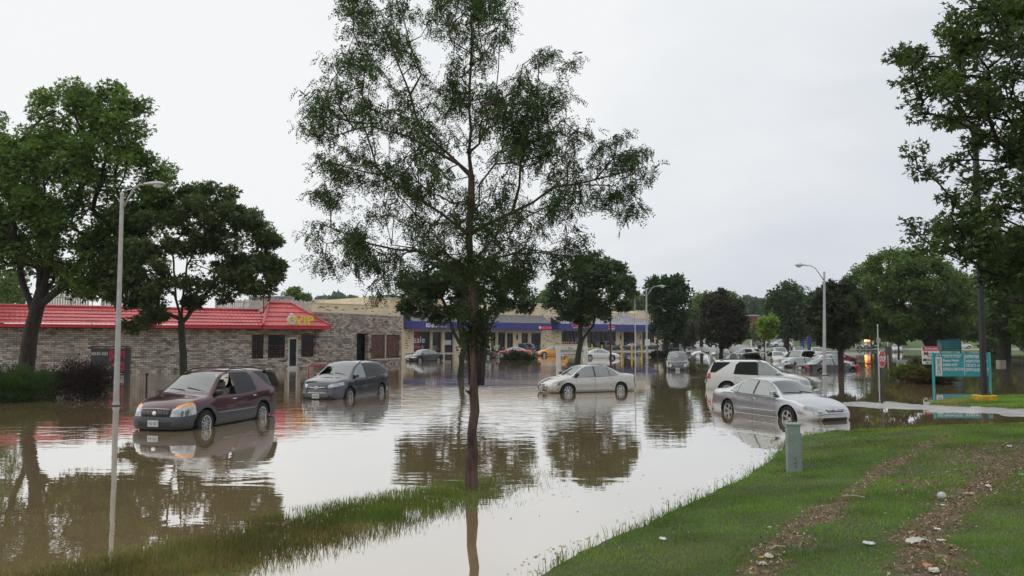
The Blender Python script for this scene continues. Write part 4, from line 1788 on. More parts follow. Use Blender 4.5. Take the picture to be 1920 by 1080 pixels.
    if o_.get('trunk_lid'):
        mb = MB()
        x0 = sp['rbase'] - .05
        vs = []
        prof = [(x0, top(x0) + .02), (x0 - .14, top(x0) + .30), (x0 - .34, top(x0) + .52), (x0 - .50, top(x0) + .58), (x0 - .60, top(x0) + .50)]
        vs, fs = [], []
        for x, z in prof:
            for k in range(5):
                y = -.62 + 1.24 * k / 4
                vs.append((x, y, z))
        nn = len(vs)
        vs += [(x + .03, y * .97, z - .03) for x, y, z in vs]
        for i in range(len(prof) - 1):
            for k in range(4):
                a = i * 5 + k
                fs += [(a, a + 1, a + 6, a + 5), (nn + a, nn + a + 5, nn + a + 6, nn + a + 1)]
        mb.add(vs, fs)
        mb.build('boot_lid', pm, root, smooth='auto', label='boot lid standing open')
        mb = MB()
        mb.box((-hl + .15, -W / 2 + .25, .62), (sp['rbase'] - .05, W / 2 - .25, .70))
        mb.build('boot_floor', UNDER, root)
    # body side end closures: sit just inside bumpers so nothing shows through
    return root


def place(pf, Yf, pr, Ynear, type_, near):
    """front/near wheel pixels -> root position and heading. Ynear: approx Y of the other wheel"""
    sp = SPEC[type_]
    wb = sp['wx'][0] - sp['wx'][1]
    f = Vector((pxX(pf, Yf), Yf))
    best = None
    for i in range(-400, 401):
        Y = Ynear + i * 0.01
        r = Vector((pxX(pr, Y), Y))
        e = abs((f - r).length - wb)
        if best is None or e + 0.02 * abs(Y - Ynear) < best[0]:
            best = (e + 0.02 * abs(Y - Ynear), r)
    r = best[1]
    d = (f - r).normalized()
    nrm = Vector((-d.y, d.x)) * near       # towards the near side
    mid = f - d * sp['wx'][0]
    c = mid - nrm * (sp['W'] / 2 - .03)
    return (c.x, c.y), math.atan2(d.y, d.x)


# ---- the four big ones
GREYCLAD = mat('grey_cladding', (0.060, 0.062, 0.068), 0.42, 0.1, var=0.15, scale=3)
(x, y), hd = place(393, 21.6, 497, 24.2, 'suv', 1)
build_car('burgundy_suv', 'burgundy family car with grey lower cladding and open tailgate, beside the grey lamp post', 'suv', (0.060, 0.004, 0.014), (x, y, -0.235), hd,
          rim='ten', metal=0.25, opts=dict(cladding=GREYCLAD, amber=True, grille='bars', emblem=('disc', .69), plate='945-YDV', rails='bars', open_window=(0, 1),
          rear_open='gate', gate=[(-1.95, 1.70), (-2.2, 1.70), (-2.45, 1.60), (-2.62, 1.42), (-2.72, 1.2)], gate_mat=GREYCLAD, seat=SEATL, side_mould=(.60, mat('grey_strip', (.25, .25, .27), .35, .4)),
          handle_mat=CHROME))
(x, y), hd = place(659, 32.3, 717, 34.8, 'crossover', 1)
build_car('grey_crossover', 'dark grey crossover with chrome winged grille, parked in front of the brown stone wall', 'crossover', (0.060, 0.060, 0.075), (x, y, -0.30), hd,
          rim='cover', metal=0.6, opts=dict(grille='wing', emblem=('ovals', .76), rails=True, black_mirror=False))
(x, y), hd = place(1065, 35.25, 1162, 36.1, 'sedan', 1)
build_car('silver_sedan', 'champagne silver sedan seen side on, facing left in midstream with both near wheels showing', 'sedan', (0.46, 0.44, 0.40), (x, y, -0.215), hd,
          rim='cover', metal=0.8, opts=dict(side_mould=(.50, paint('moulding_champagne', (.40, .39, .36), .3)), seat=SEATM, emblem=('disc', .57)))
(x, y), hd = place(1470, 24.0, 1361.5, 26.7, 'luxury', -1)
build_car('silver_saloon', 'light silver blue saloon facing right, nearest to the grass bank and green utility box', 'luxury', (0.50, 0.51, 0.535), (x, y, -0.27), hd,
          rim='star', metal=0.85, opts=dict(amber=True, emblem=('caliper', .565), seat=SEATL, no_front_plate=True, side_mould=(.46, paint('moulding_silver', (.46, .47, .52), .4))))
(x, y), hd = place(1480, 36.9, 1357, 38.0, 'suv', -1)
build_car('white_suv', 'white family car with raised tailgate, half hidden behind the light silver saloon', 'suv', (0.66, 0.66, 0.64), (x, y, -0.36), hd,
          rim='ten', metal=0.05, opts=dict(rails=True, black_mirror=False, rear_open='gate',
          gate=[(-1.97, 1.68), (-2.1, 1.86), (-2.35, 2.06), (-2.62, 2.15), (-2.88, 2.12), (-3.08, 2.02)], grille='bars'))


# ---- the others: centre pixel, Y, heading (deg)
def carpx(px, Y, z):
    return (pxX(px, Y), Y, z)


CARS = [
    # name, label, type, colour, px, Y, hdg, z, opts
    ('black_sedan', 'black sedan parked at the shop wall under the blue scrubs awning', 'sedan', (.012, .013, .018), 796, 85, 229, -.20, dict(), 1),
    ('dark_green_sedan', 'dark green sedan with raised boot lid, behind the leafy tree trunk in midstream', 'sedan', (.030, .045, .040), 903, 99, 158, -.15, dict(rear_open='trunk', trunk_lid=1), 1),
    ('red_sedan', 'red sedan between the round bush and the shop fronts', 'luxury', (.40, .008, .03), 963, 108, 166, -.2, dict(black_mirror=False), 1),
    ('black_estate', 'black estate car with light roof rails just behind the red sedan', 'compact_suv', (.015, .016, .02), 975, 119, 160, -.1, dict(rails=True), 1),
    ('yellow_hatchback', 'bright yellow hatchback left of the white butcher sign board', 'hatch', (.80, .34, .01), 1036, 110, 186, -.12, dict(black_mirror=False), 1),
    ('white_coupe', 'white coupe facing right, just right of the white sign board', 'coupe', (.70, .71, .72), 1127, 97, -14, -.25, dict(black_mirror=False), 1),
    ('dark_minivan', 'dark minivan parked behind the white coupe by the shop windows', 'van', (.045, .045, .05), 1146, 147, 38, .10, dict(), 0),
    ('navy_sedan', 'navy blue sedan parked behind the yellow bollards', 'luxury', (.018, .022, .09), 1183, 147, 172, .12, dict(black_mirror=False), 0),
    ('black_hatchback', 'black hatchback parked right of the navy sedan', 'sedan', (.02, .02, .025), 1219, 152, 176, .16, dict(), 0),
    ('charcoal_sedan', 'charcoal car end showing left of the black shop sign on white posts', 'hatch', (.03, .03, .035), 1250, 158, 176, .22, dict(), 0),
    ('black_compact_suv', 'small black off-roader facing the viewer in the water in front of the dark sign', 'compact_suv', (.035, .036, .042), 1269, 62, 258, -.33, dict(rails=True), 1),
    ('grey_hatchback', 'grey hatchback on dry asphalt behind the small purplish tree', 'hatch', (.14, .14, .145), 1284, 150, 20, .18, dict(), 0),
    ('white_pickup', 'white pickup truck parked far back between two dark trees', 'pickup', (.62, .62, .60), 1312, 205, -8, .66, dict(), 0),
    ('black_open_suv', 'black and white off-roader with its tailgate up, seen from behind', 'compact_suv', (.16, .165, .18), 1383, 61, 103, -.42,
     dict(rear_open='gate', gate=[(-1.85, 1.68), (-2.1, 1.74), (-2.4, 1.80), (-2.75, 1.84)], gate_mat=paint('paint_gate_white', (.6, .6, .6), 0)), 1),
    ('silver_hatchback', 'silver hatchback with dark rear window behind the dark tree trunk', 'hatch', (.45, .46, .47), 1353, 104, 80, -.42, dict(), 0),
    ('white_estate', 'white estate car half sunk behind the raised tailgate', 'suv', (.62, .63, .62), 1391, 112, 186, -.75, dict(), 0),
    ('cream_sedan', 'cream sedan facing the viewer left of the silver minivan', 'sedan', (.60, .60, .55), 1453, 86, 266, -.42, dict(), 1),
    ('white_wagon', 'white wagon right behind the cream sedan', 'suv', (.55, .57, .56), 1459, 100, 262, -.45, dict(), 0),
    ('silver_minivan', 'silver minivan facing left in the middle of the flooded cars', 'van', (.42, .44, .48), 1494, 78, 226, -.52, dict(), 1),
    ('sunken_black_coupe', 'black coupe sunk almost to its windows, facing left', 'sedan', (.016, .013, .014), 1499, 67, 186, -.60, dict(), 1),
    ('sunken_black_sedan', 'black sedan sunk deep in the water with its tail lights towards the viewer', 'luxury', (.016, .013, .016), 1550, 60.5, 16, -.50, dict(), 1),
    ('white_sedan', 'white sedan behind the sunken black sedan, left of the red one', 'sedan', (.62, .62, .66), 1549, 70, 6, -.45, dict(), 1),
    ('red_hatchback', 'dark red hatchback beside the dark tree trunk, behind the white sedan', 'hatch', (.22, .012, .02), 1562, 77, 8, -.30, dict(), 1),
    ('pale_suv', 'pale off-roader facing the viewer at the back of the flooded group', 'crossover', (.55, .57, .57), 1528, 108, 256, -.55, dict(), 0),
    ('silver_wagon', 'silver wagon roof showing far back in front of the blue sign', 'suv', (.5, .52, .52), 1493, 122, 262, -.55, dict(), 0),
    ('white_suv_far', 'white off-roader parked on dry ground in the far row', 'suv', (.62, .63, .63), 1462, 172, 186, .42, dict(), 0),
    ('black_car_far', 'black car in the far row, left of the white off-roader', 'sedan', (.02, .022, .026), 1443, 176, 200, .50, dict(), 0),
    ('grey_car_far', 'grey car in the far row behind the third dark sign', 'sedan', (.25, .26, .27), 1421, 182, 185, .60, dict(), 0),
    ('silver_pickup', 'silver pickup truck at the water edge left of the flashing amber light', 'pickup', (.48, .48, .46), 1591, 171, -16, .02, dict(), 0),
    ('dark_patrol_car', 'dark off-roader with a flashing amber roof light at the far water edge', 'compact_suv', (.02, .022, .035), 1623, 172, 240, .05, dict(), 0),
    ('dark_parked_car', 'dark car parked right of the person in the yellow vest', 'sedan', (.03, .032, .045), 1639, 178, 230, .12, dict(), 0),
    ('silver_parked_car', 'silver grey car parked at the far water edge, right of the black bin', 'hatch', (.40, .41, .46), 1678, 141, 246, -.12, dict(), 0),
    ('white_parked_car', 'white car on the road at the far right behind the teal signs', 'hatch', (.66, .66, .64), 1797, 158, -10, .28, dict(), 0),
]
for nm, lb, ty, c, px, Y, hdg, z, op, det in CARS:
    name = {'white_suv_far': 'white_suv', 'black_car_far': 'black_car', 'grey_car_far': 'grey_car'}.get(nm, nm)
    gr = 'cars standing in and around the flooded parking lot'
    build_car(name, lb, ty, paint('paint_' + nm, c, 0.25 if max(c) < .6 else 0.1), carpx(px, Y, z), R(hdg), group=gr, detail=det,
              rim=('five', 'six', 'cover')[len(nm) % 3], opts=op, cat='truck' if ty == 'pickup' else 'car')
for o in list(bpy.data.objects):
    if o.parent is None and o.name in ('burgundy_suv', 'grey_crossover', 'silver_sedan', 'silver_saloon') or o.name == 'white_suv':
        o['group'] = 'cars standing in and around the flooded parking lot'
# amber beacon on the patrol car
pc = [o for o in bpy.data.objects if o.name == 'dark_patrol_car'][0]
mb = MB()
mb.box((-.18, -.55, 1.74), (.10, -.05, 1.92), ch=.03)
mb.build('light_bar', mat('beacon_amber', (1, .35, .02), .4, var=0, emis=((1, .42, .04), 22)), pc)
mb = MB()
mb.box((-.18, .05, 1.74), (.10, .55, 1.92), ch=.03)
mb.build('light_bar', mat('beacon_red', (1, .08, .03), .4, var=0, emis=((1, .10, .04), 12)), pc)
# ------------------------------------------------------------------ trees
BARK_D = None


def barkmat(name, c0, c1, sc_=9):
    m, t, b = nt(name)
    v = texco(t, 'Object', (1, 1, 0.28))
    n = noise(t, sc_, 6, 0.7, v)
    r = ramp(t, n.outputs['Fac'], [(0.35, c0), (0.65, c1)])
    t.links.new(r.outputs[0], b.inputs['Base Color'])
    b.inputs['Roughness'].default_value = 0.9
    bump(t, b, n.outputs['Fac'], 0.8, 0.03)
    return m


BARK = barkmat('dark_bark', (0.016, 0.013, 0.011), (0.048, 0.040, 0.034))
BARKR = barkmat('reddish_bark', (0.035, 0.020, 0.017), (0.17, 0.11, 0.095), 6)
BARKG = barkmat('mossy_bark', (0.018, 0.020, 0.012), (0.048, 0.052, 0.030))
LEAF = leafmat('tree_leaf', 0.5, 0.32)


def poly_dist(P, poly):
    poly = np.asarray(poly, float)
    return seg_dist(P, poly, np.roll(poly, -1, 0))


def sample_poly(poly, n, rs, margin=0.0):
    poly = np.asarray(poly, float)
    x0, y0 = poly.min(0)
    x1, y1 = poly.max(0)
    out = []
    tot = 0
    while tot < n:
        P = np.column_stack([rs.uniform(x0, x1, n * 2), rs.uniform(y0, y1, n * 2)])
        P = P[in_poly(P, poly)]
        if margin:
            P = P[poly_dist(P, poly) > margin]
        out.append(P)
        tot += len(P)
    return np.vstack(out)[:n]


def px2w(P, Y):
    """P (N,2) px, Y (N,) -> world (N,3)"""
    v = (P[:, 0] - 960) / FPX
    w = (540 - P[:, 1]) / FPX
    t = Y / (CP - w * SP)
    return np.column_stack([v * t, Y, CAMH + (SP + w * CP) * t])


def leaf_verts(C, D, S, L, W, fold=0.25):
    """kite leaves. C base (N,3), D direction, S side unit vecs, L, W (N,)"""
    L = L[:, None]
    W = W[:, None]
    Nn = np.cross(D, S)
    m = C + D * L * 0.45
    return np.stack([C, m - S * W / 2 + Nn * W * fold, C + D * L, m + S * W / 2 + Nn * W * fold], 1)


def unit(v):
    return v / np.maximum(1e-9, np.linalg.norm(v, axis=1, keepdims=True))


def perp(D, rs):
    r = rs.normal(size=D.shape)
    r = r - D * (r * D).sum(1, keepdims=True)
    return unit(r)


def build_tree(name, label, poly, Y, trunk, n=160, seed=1, thick=1.0, leaves=9000, lsize=0.14, spread=0.35, cols=((.04, .075, .02), (.08, .125, .03)),
               bark=None, style='kite', guides=(), bf=0.35, trunk_r=0.2, tipr=0.012, group=None, base_z=0.0, cat='tree', droop=0.2, maxdepth=None, minr=0.0, shade_amp=0.5,
               extra_pts=None, gap=0.0, Yoff=0.0, knots=False):
    rs = np.random.RandomState(seed)
    s = Y / FPX
    poly = np.asarray(poly, float)
    P = sample_poly(poly, n * (3 if gap else 1), rs, 2.0)
    if gap:
        k = vnoise(P, (38 if knots else 60 / max(1, Y / 13) + 22), seed + 3) + 0.25 * rs.rand(len(P)) > gap
        P = P[k][:n]
        n = len(P)
    dd = poly_dist(P, poly) * s
    md = dd.max() if maxdepth is None else maxdepth
    u = rs.uniform(-1, 1, n)
    dep = np.sign(u) * np.abs(u) ** 0.7 * np.minimum(md, np.sqrt(np.maximum(0, dd * (2 * dd.max() - dd))) + 0.15) * thick
    W = px2w(P, Y + Yoff + dep)
    # crown points keep their own shape relative to the trunk in the picture even though they lie nearer or farther
    tr = np.array([list(at(px, py, Y)) for px, py in trunk])
    tr[0, 2] = base_z - 0.3
    nodes, parent, plen = [], [], []

    def addn(p, pa):
        nodes.append(p)
        parent.append(pa)
        plen.append(0 if pa < 0 else plen[pa] + float(np.linalg.norm(p - nodes[pa])))
        return len(nodes) - 1
    last = addn(tr[0], -1)
    ntrunk = []
    for i in range(1, len(tr)):
        k = max(1, int(np.linalg.norm(tr[i] - tr[i - 1]) / max(0.35, 10 * s)))
        a = tr[i - 1].copy()
        for j in range(1, k + 1):
            q = a + (tr[i] - a) * j / k
            q = q + rs.normal(0, 0.012, 3) * [1, 1, 0]
            last = addn(q, last)
            ntrunk.append(last)
    for g in guides:
        pts = g
        yo = rs.uniform(-1, 1) * 0.4
        pw = [np.array(list(at(px, py, Y + yo * min(1, i)))) for i, (px, py) in enumerate(pts)]
        arr = np.array(nodes)
        la = int(np.argmin(np.linalg.norm(arr - pw[0], axis=1)))
        for i in range(1, len(pw)):
            k = max(1, int(np.linalg.norm(pw[i] - pw[i - 1]) / max(0.3, 10 * s)))
            for j in range(1, k + 1):
                q = pw[i - 1] + (pw[i] - pw[i - 1]) * j / k + rs.normal(0, 0.02, 3)
                la = addn(q, la)
    n0 = len(nodes)
    low = int(n0 * 0.0)
    # balanced spanning tree
    best = np.full(n, 1e9)
    bpar = np.zeros(n, int)
    zmin = tr[-1][2] * 0.0
    start = [i for i in range(n0) if i >= max(1, len(ntrunk) // 2)]
    for i in start:
        d = np.linalg.norm(W - nodes[i], axis=1)
        # prefer attachments from below
        c = d + bf * plen[i] + 0.5 * np.maximum(0, nodes[i][2] - W[:, 2])
        k = c < best
        best[k] = c[k]
        bpar[k] = i
    done = np.zeros(n, bool)
    leafnodes = []
    for _ in range(n):
        c = np.where(done, 1e9, best)
        j = int(np.argmin(c))
        done[j] = True
        pa = bpar[j]
        a, b = nodes[pa], W[j]
        L = np.linalg.norm(b - a)
        if knots and L > 0.62:
            continue
        cur = pa
        if L > 0.5 * max(1, Y / 25):
            mid = (a + b) / 2 + rs.normal(0, 0.07 * L, 3) + np.array([0, 0, 0.05 * L])
            cur = addn(mid, cur)
        cur = addn(b, cur)
        leafnodes.append(cur)
        d = np.linalg.norm(W - b, axis=1)
        c2 = d + bf * plen[cur] + 0.4 * np.maximum(0, b[2] - W[:, 2])
        k = c2 < best
        best[k] = c2[k]
        bpar[k] = cur
    N = len(nodes)
    cnt = np.zeros(N)
    ch = [0] * N
    for i in range(N):
        if parent[i] >= 0:
            ch[parent[i]] += 1
    for i in range(N - 1, 0, -1):
        if ch[i] == 0:
            cnt[i] = 1
        cnt[parent[i]] += cnt[i]
    # parent index is always lower than child so the single backward pass is complete
    tot = max(1, cnt[1])
    rad = tipr + (trunk_r * 0.80 - tipr) * (cnt / tot) ** 0.55
    for i, q in enumerate(ntrunk):
        t = i / max(1, len(ntrunk) - 1)
        rad[q] = max(rad[q], trunk_r * (1 - 0.45 * t)) if t < 0.6 else rad[q]
    if knots:
        for q in ntrunk:
            rad[q] *= rs.choice([0.88, 0.95, 1.0, 1.16])
    rad[0] = trunk_r * (1.5 if knots else 1.12)
    arr = np.array(nodes)
    base = arr[0].copy()
    base[2] = base_z
    # tubes
    idx = np.arange(1, N)
    pa = np.array(parent)[1:]
    A, B = arr[pa], arr[idx]
    ra = np.minimum(rad[pa], rad[idx] * 1.7)
    rb = rad[idx]
    D = unit(B - A)
    ref = np.where(np.abs(D[:, 2:3]) > 0.9, np.array([[1., 0, 0]]), np.array([[0, 0, 1.]]))
    U = unit(np.cross(D, ref))
    Vv = np.cross(D, U)
    big = rb > minr
    vs, fs = [], []
    K = 6
    A, B, ra, rb, D, U, Vv = A[big], B[big], ra[big], rb[big], D[big], U[big], Vv[big]
    M = len(A)
    rings = []
    for (Q, rr, ext) in ((A, ra, -0.25), (B, rb, 0.1)):
        for k in range(K):
            t = 2 * math.pi * k / K
            rings.append(Q + D * (rr * ext)[:, None] + (U * math.cos(t) + Vv * math.sin(t)) * rr[:, None])
    V = np.stack(rings, 1).reshape(-1, 3) - base
    o = np.arange(M)[:, None] * (2 * K)
    F = np.concatenate([np.hstack([o + k, o + (k + 1) % K, o + K + (k + 1) % K, o + K + k]) for k in range(K)])
    root = thing(name, label, cat, tuple(base), 0, group)
    npmesh('trunk', V, 4, F, bark or BARK, None, root, True)
    if knots:
        for q in range(4, min(len(ntrunk), 34), 2):
            p = arr[ntrunk[q]] - base
            a_ = rs.rand() * 6.28
            r_ = rad[ntrunk[q]]
            mk = MB()
            mk.ell((p[0] + math.cos(a_) * r_ * .75, p[1] + math.sin(a_) * r_ * .75, p[2]), (.035 + .02 * rs.rand(), .035, .028 + .02 * rs.rand()), 8, 6)
            mk.tube([(p[0] + math.cos(a_) * r_ * .8, p[1] + math.sin(a_) * r_ * .8, p[2]), (p[0] + math.cos(a_) * r_ * 1.65, p[1] + math.sin(a_) * r_ * 1.65, p[2] + .03)], [.02, .012], 6)
            mk.build('branch_stub', BARK, root, smooth=True)
    # leaves
    ln = np.array(leafnodes)
    per = rs.dirichlet(np.ones(len(ln)) * (6 if knots else 3)) * leaves
    who = np.repeat(np.arange(len(ln)), np.maximum(1, per.astype(int)))
    m = len(who)
    c0 = arr[ln][who]
    c_lo, c_hi = np.array(cols[0]), np.array(cols[1])
    tint = rs.rand(len(ln))[who]
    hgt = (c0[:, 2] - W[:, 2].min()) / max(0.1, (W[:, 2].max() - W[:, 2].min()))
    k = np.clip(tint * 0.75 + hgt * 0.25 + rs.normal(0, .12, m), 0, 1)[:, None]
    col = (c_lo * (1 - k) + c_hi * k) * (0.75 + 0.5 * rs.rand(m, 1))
    sg = spread
    if style == 'frond':
        # compound leaves hanging from twigs
        axis = np.column_stack([np.full(m, tr[-1][0]), np.full(m, tr[-1][1]), c0[:, 2] - 1.6])
        outw = unit(c0 - axis + rs.normal(0, 0.25, (len(ln), 3))[who])
        run = rs.uniform(-0.22, 0.25, m)
        off = outw * run[:, None] + rs.normal(0, 1, (m, 3)) * [sg * .55, sg * .55, sg * .38]
        off[:, 2] -= 0.9 * np.maximum(0, run) ** 2
        C = c0 + off
        D = unit(np.column_stack([rs.normal(0, 1, m), rs.normal(0, 1, m), rs.normal(-0.75, 0.5, m)]))
        S = perp(D, rs)
        fl = lsize * (0.7 + 0.6 * rs.rand(m))
        VV, CC = [], []
        NP = 6
        for q in range(NP):
            t = (q + 0.6) / NP
            pc = C + D * (fl * t)[:, None] + np.column_stack([np.zeros(m), np.zeros(m), -0.25 * fl * t * t])
            for sd in (1, -1):
                d2 = unit(S * sd + D * 0.45 + rs.normal(0, 0.22, (m, 3)))
                s2 = perp(d2, rs)
                VV.append(leaf_verts(pc, d2, s2, fl * 0.29, fl * 0.105))
                CC.append(col)
        V = np.stack(VV, 1).reshape(-1, 3)
        colv = np.repeat(np.stack(CC, 1).reshape(-1, 3), 4, 0)
    else:
        off = rs.normal(0, 1, (m, 3))
        off = unit(off) * (rs.rand(m, 1) ** 0.45) * sg * [1, 1, 0.72]
        C = c0 + off
        outw = unit(off + 0.001)
        D = unit(outw * 0.6 + rs.normal(0, 0.6, (m, 3)) + np.array([0, 0, -droop]))
        S = perp(D, rs)
        # blades face up more often than not
        up = np.array([[0, 0, 1.]])
        S2 = unit(np.cross(D, up + rs.normal(0, 0.45, (m, 3))))
        S = S2
        L = lsize * (0.65 + 0.7 * rs.rand(m))
        if style == 'palm':
            VV, CC = [], []
            for ang in (-0.85, 0, 0.85):
                d2 = unit(D * math.cos(ang) + S * math.sin(ang))
                s2 = unit(S * math.cos(ang) - D * math.sin(ang))
                VV.append(leaf_verts(C, d2, s2, L * (1.0 if ang == 0 else 0.75), L * 0.34))
                CC.append(col)
            V = np.stack(VV, 1).reshape(-1, 3)
            colv = np.repeat(np.stack(CC, 1).reshape(-1, 3), 4, 0)
        else:
            V = leaf_verts(C, D, S, L, L * 0.75).reshape(-1, 3)
            colv = np.repeat(col, 4, 0)
    V = V - base
    F = np.arange(len(V)).reshape(-1, 4)
    npmesh('crown', V, 4, F, LEAF, colv, root)
    return root


GC = 'trees standing around the flooded lots'
DG = ((.040, .074, .026), (.100, .160, .042))     # dark green
MG = ((.054, .104, .024), (.155, .235, .050))     # mid green
LG = ((.080, .130, .035), (.160, .220, .060))     # light green
NG_ = ((.028, .052, .024), (.070, .112, .040))    # near black green
PG = ((.024, .028, .020), (.055, .054, .036))     # purplish

# the honey locust in midstream
build_tree('locust_tree', 'tall airy tree with drooping feathery leaves and bare reddish trunk in the middle',
           [(652, -50), (650, 20), (640, 60), (660, 80), (632, 92), (640, 108), (578, 122), (590, 150), (570, 175), (590, 205), (566, 252), (600, 262), (665, 272), (600, 300), (576, 322), (600, 350), (605, 372),
            (640, 390), (612, 408), (566, 432), (600, 462), (590, 495), (650, 512), (680, 540), (700, 578), (722, 560), (770, 520), (835, 530), (868, 590), (905, 590), (930, 530), (985, 530),
            (1035, 510), (1090, 510), (1108, 478), (1112, 452), (1060, 436), (1100, 405), (1150, 432), (1188, 430), (1195, 380), (1218, 335), (1208, 292), (1165, 240), (1132, 275), (1140, 250), (1118, 232),
            (1062, 215), (1068, 190), (1058, 150), (1098, 105), (1042, 92), (1020, 40), (996, 38), (1000, 90), (950, 130), (955, 100), (968, 60), (960, 20), (955, -50), (830, -60), (800, 20), (800, 45), (835, 90),
            (845, 125), (800, 120), (772, 95), (778, 40), (765, -50)],
           12.95, [(885, 912), (884, 880), (889, 850), (886, 810), (891, 770), (888, 735), (892, 700), (889, 660), (894, 600), (886, 520), (881, 440), (885, 330), (879, 200), (885, 80), (880, -20)],
           n=760, seed=4, leaves=12500, lsize=0.165, spread=0.11, cols=((.022, .042, .014), (.070, .112, .032)), bark=BARKR, style='frond', bf=0.22, trunk_r=0.092, tipr=0.0035, gap=0.50, knots=True,
           guides=[[(884, 340), (835, 285), (790, 250), (768, 180), (740, 100), (715, 20)], [(830, 280), (770, 255), (700, 240), (625, 250)], [(884, 440), (960, 400), (1040, 355), (1120, 335), (1180, 320)],
                   [(975, 395), (978, 300), (1000, 200), (1015, 90)], [(884, 440), (800, 385), (720, 330), (640, 310)], [(886, 510), (780, 470), (700, 460), (620, 430)], [(886, 500), (960, 470), (1060, 480)],
                   [(884, 300), (930, 200), (935, 60)]], maxdepth=1.9)

build_tree('maple_tree', 'biggest green tree at the left edge, with a thick dark forked trunk',
           [(60, 240), (62, 195), (100, 165), (135, 152), (160, 158), (178, 172), (215, 162), (240, 175), (278, 198), (282, 225), (262, 255), (280, 285), (312, 310), (328, 345), (325, 390), (290, 440), (255, 500),
            (205, 545), (150, 562), (105, 540), (60, 500), (0, 500), (-90, 500), (-110, 350), (-60, 250), (20, 262)],
           40, [(42, 724), (50, 680), (58, 620), (72, 570), (90, 500), (110, 420)], n=420, seed=11, leaves=46000, lsize=0.20, spread=0.66, cols=MG, trunk_r=0.40, tipr=0.02, bf=0.3, style='palm',
           guides=[[(65, 590), (40, 520), (30, 450), (20, 380)], [(72, 570), (75, 480), (95, 380)], [(72, 575), (125, 530), (165, 470), (200, 400)], [(110, 545), (180, 510), (230, 440)]], gap=0.12, thick=0.8, group=GC)
build_tree('birch_tree', 'slim light green tree top rising at the far left edge behind the biggest green tree',
           [(-60, 215), (-20, 200), (8, 190), (38, 205), (62, 235), (70, 280), (60, 330), (50, 560), (30, 580), (-60, 570)],
           58, [(-30, 700), (-20, 560), (-10, 400), (0, 300)], n=120, seed=12, leaves=9000, lsize=0.22, spread=0.75, cols=LG, trunk_r=0.2, group=GC, gap=0.35)
build_tree('norway_maple', 'dark round crowned tree in front of the red tiled roof, behind the burgundy car',
           [(205, 420), (215, 385), (250, 372), (290, 352), (345, 348), (385, 338), (432, 338), (440, 365), (470, 380), (488, 415), (505, 430), (518, 455), (520, 490), (530, 518), (512, 548), (480, 565),
            (440, 560), (395, 578), (365, 572), (345, 600), (320, 582), (300, 590), (250, 622), (232, 600), (222, 570), (190, 545), (185, 480)],
           38, [(345, 728), (344, 690), (340, 620), (342, 570), (350, 500)], n=200, seed=13, leaves=26000, lsize=0.20, spread=0.50, cols=((.038, .060, .026), (.110, .145, .056)), trunk_r=0.19, bark=BARKG, style='palm',
           guides=[[(341, 610), (330, 560), (325, 480), (300, 420)], [(341, 605), (375, 565), (410, 520), (440, 470)], [(380, 560), (430, 535), (480, 510)]], gap=0.20, thick=0.9, group=GC)
build_tree('norway_maple', 'dark tree with a low forked trunk just behind the thin reddish trunk in midstream',
           [(742, 560), (748, 525), (765, 505), (800, 490), (870, 480), (940, 488), (990, 500), (1008, 535), (1000, 575), (965, 598), (940, 585), (905, 600), (860, 592), (820, 605), (790, 590), (760, 590)],
           50, [(863, 706), (866, 670), (870, 650)], n=130, seed=14, leaves=10000, lsize=0.26, spread=0.55, cols=NG_, trunk_r=0.24, bark=BARKG, style='palm',
           guides=[[(868, 655), (850, 620), (838, 580), (820, 540)], [(868, 655), (860, 610), (862, 560), (860, 520)], [(870, 665), (890, 630), (915, 590), (940, 550)]], group=GC, gap=0.18)
build_tree('norway_maple', 'dark tree rising behind the white butcher sign board, above the champagne sedan',
           [(1028, 530), (1040, 505), (1070, 488), (1100, 478), (1130, 475), (1165, 495), (1182, 520), (1190, 555), (1165, 588), (1130, 600), (1105, 612), (1075, 600), (1040, 602), (1026, 570)],
           62, [(1080, 691), (1085, 660), (1092, 630)], n=120, seed=15, leaves=9500, lsize=0.28, spread=0.62, cols=NG_, trunk_r=0.28, bark=BARKG, style='palm',
           guides=[[(1090, 640), (1086, 600), (1080, 550)], [(1090, 640), (1112, 610), (1122, 560)]], group=GC, gap=0.15)
build_tree('columnar_tree', 'tall dense column shaped tree left of the small purplish tree, behind the dark shop sign',
           [(1212, 548), (1214, 525), (1238, 517), (1262, 522), (1275, 518), (1288, 542), (1294, 568), (1284, 598), (1290, 625), (1262, 642), (1235, 640), (1221, 618), (1226, 592), (1214, 568)],
           101, [(1247, 669), (1250, 620), (1252, 560)], n=130, seed=16, leaves=9000, lsize=0.42, spread=0.85, cols=((.022, .050, .024), (.056, .104, .042)), trunk_r=0.35, group=GC)
build_tree('plum_tree', 'small purplish leaved tree right of the tall column shaped tree',
           [(1258, 612), (1268, 600), (1290, 596), (1306, 608), (1312, 630), (1296, 646), (1272, 648), (1258, 634)],
           112, [(1283, 666), (1284, 640)], n=60, seed=17, leaves=3200, lsize=0.36, spread=0.6, cols=((.050, .045, .032), (.095, .080, .055)), trunk_r=0.13, group=GC)
build_tree('crimson_maple', 'round blackish purple tree in the centre right, behind the small black off-roader',
           [(1312, 612), (1310, 585), (1326, 560), (1352, 548), (1376, 556), (1396, 580), (1402, 612), (1390, 638), (1362, 648), (1335, 645), (1316, 632)],
           95, [(1352, 672), (1352, 630), (1354, 590)], n=120, seed=18, leaves=8500, lsize=0.38, spread=0.75, cols=PG, trunk_r=0.25, group=GC)
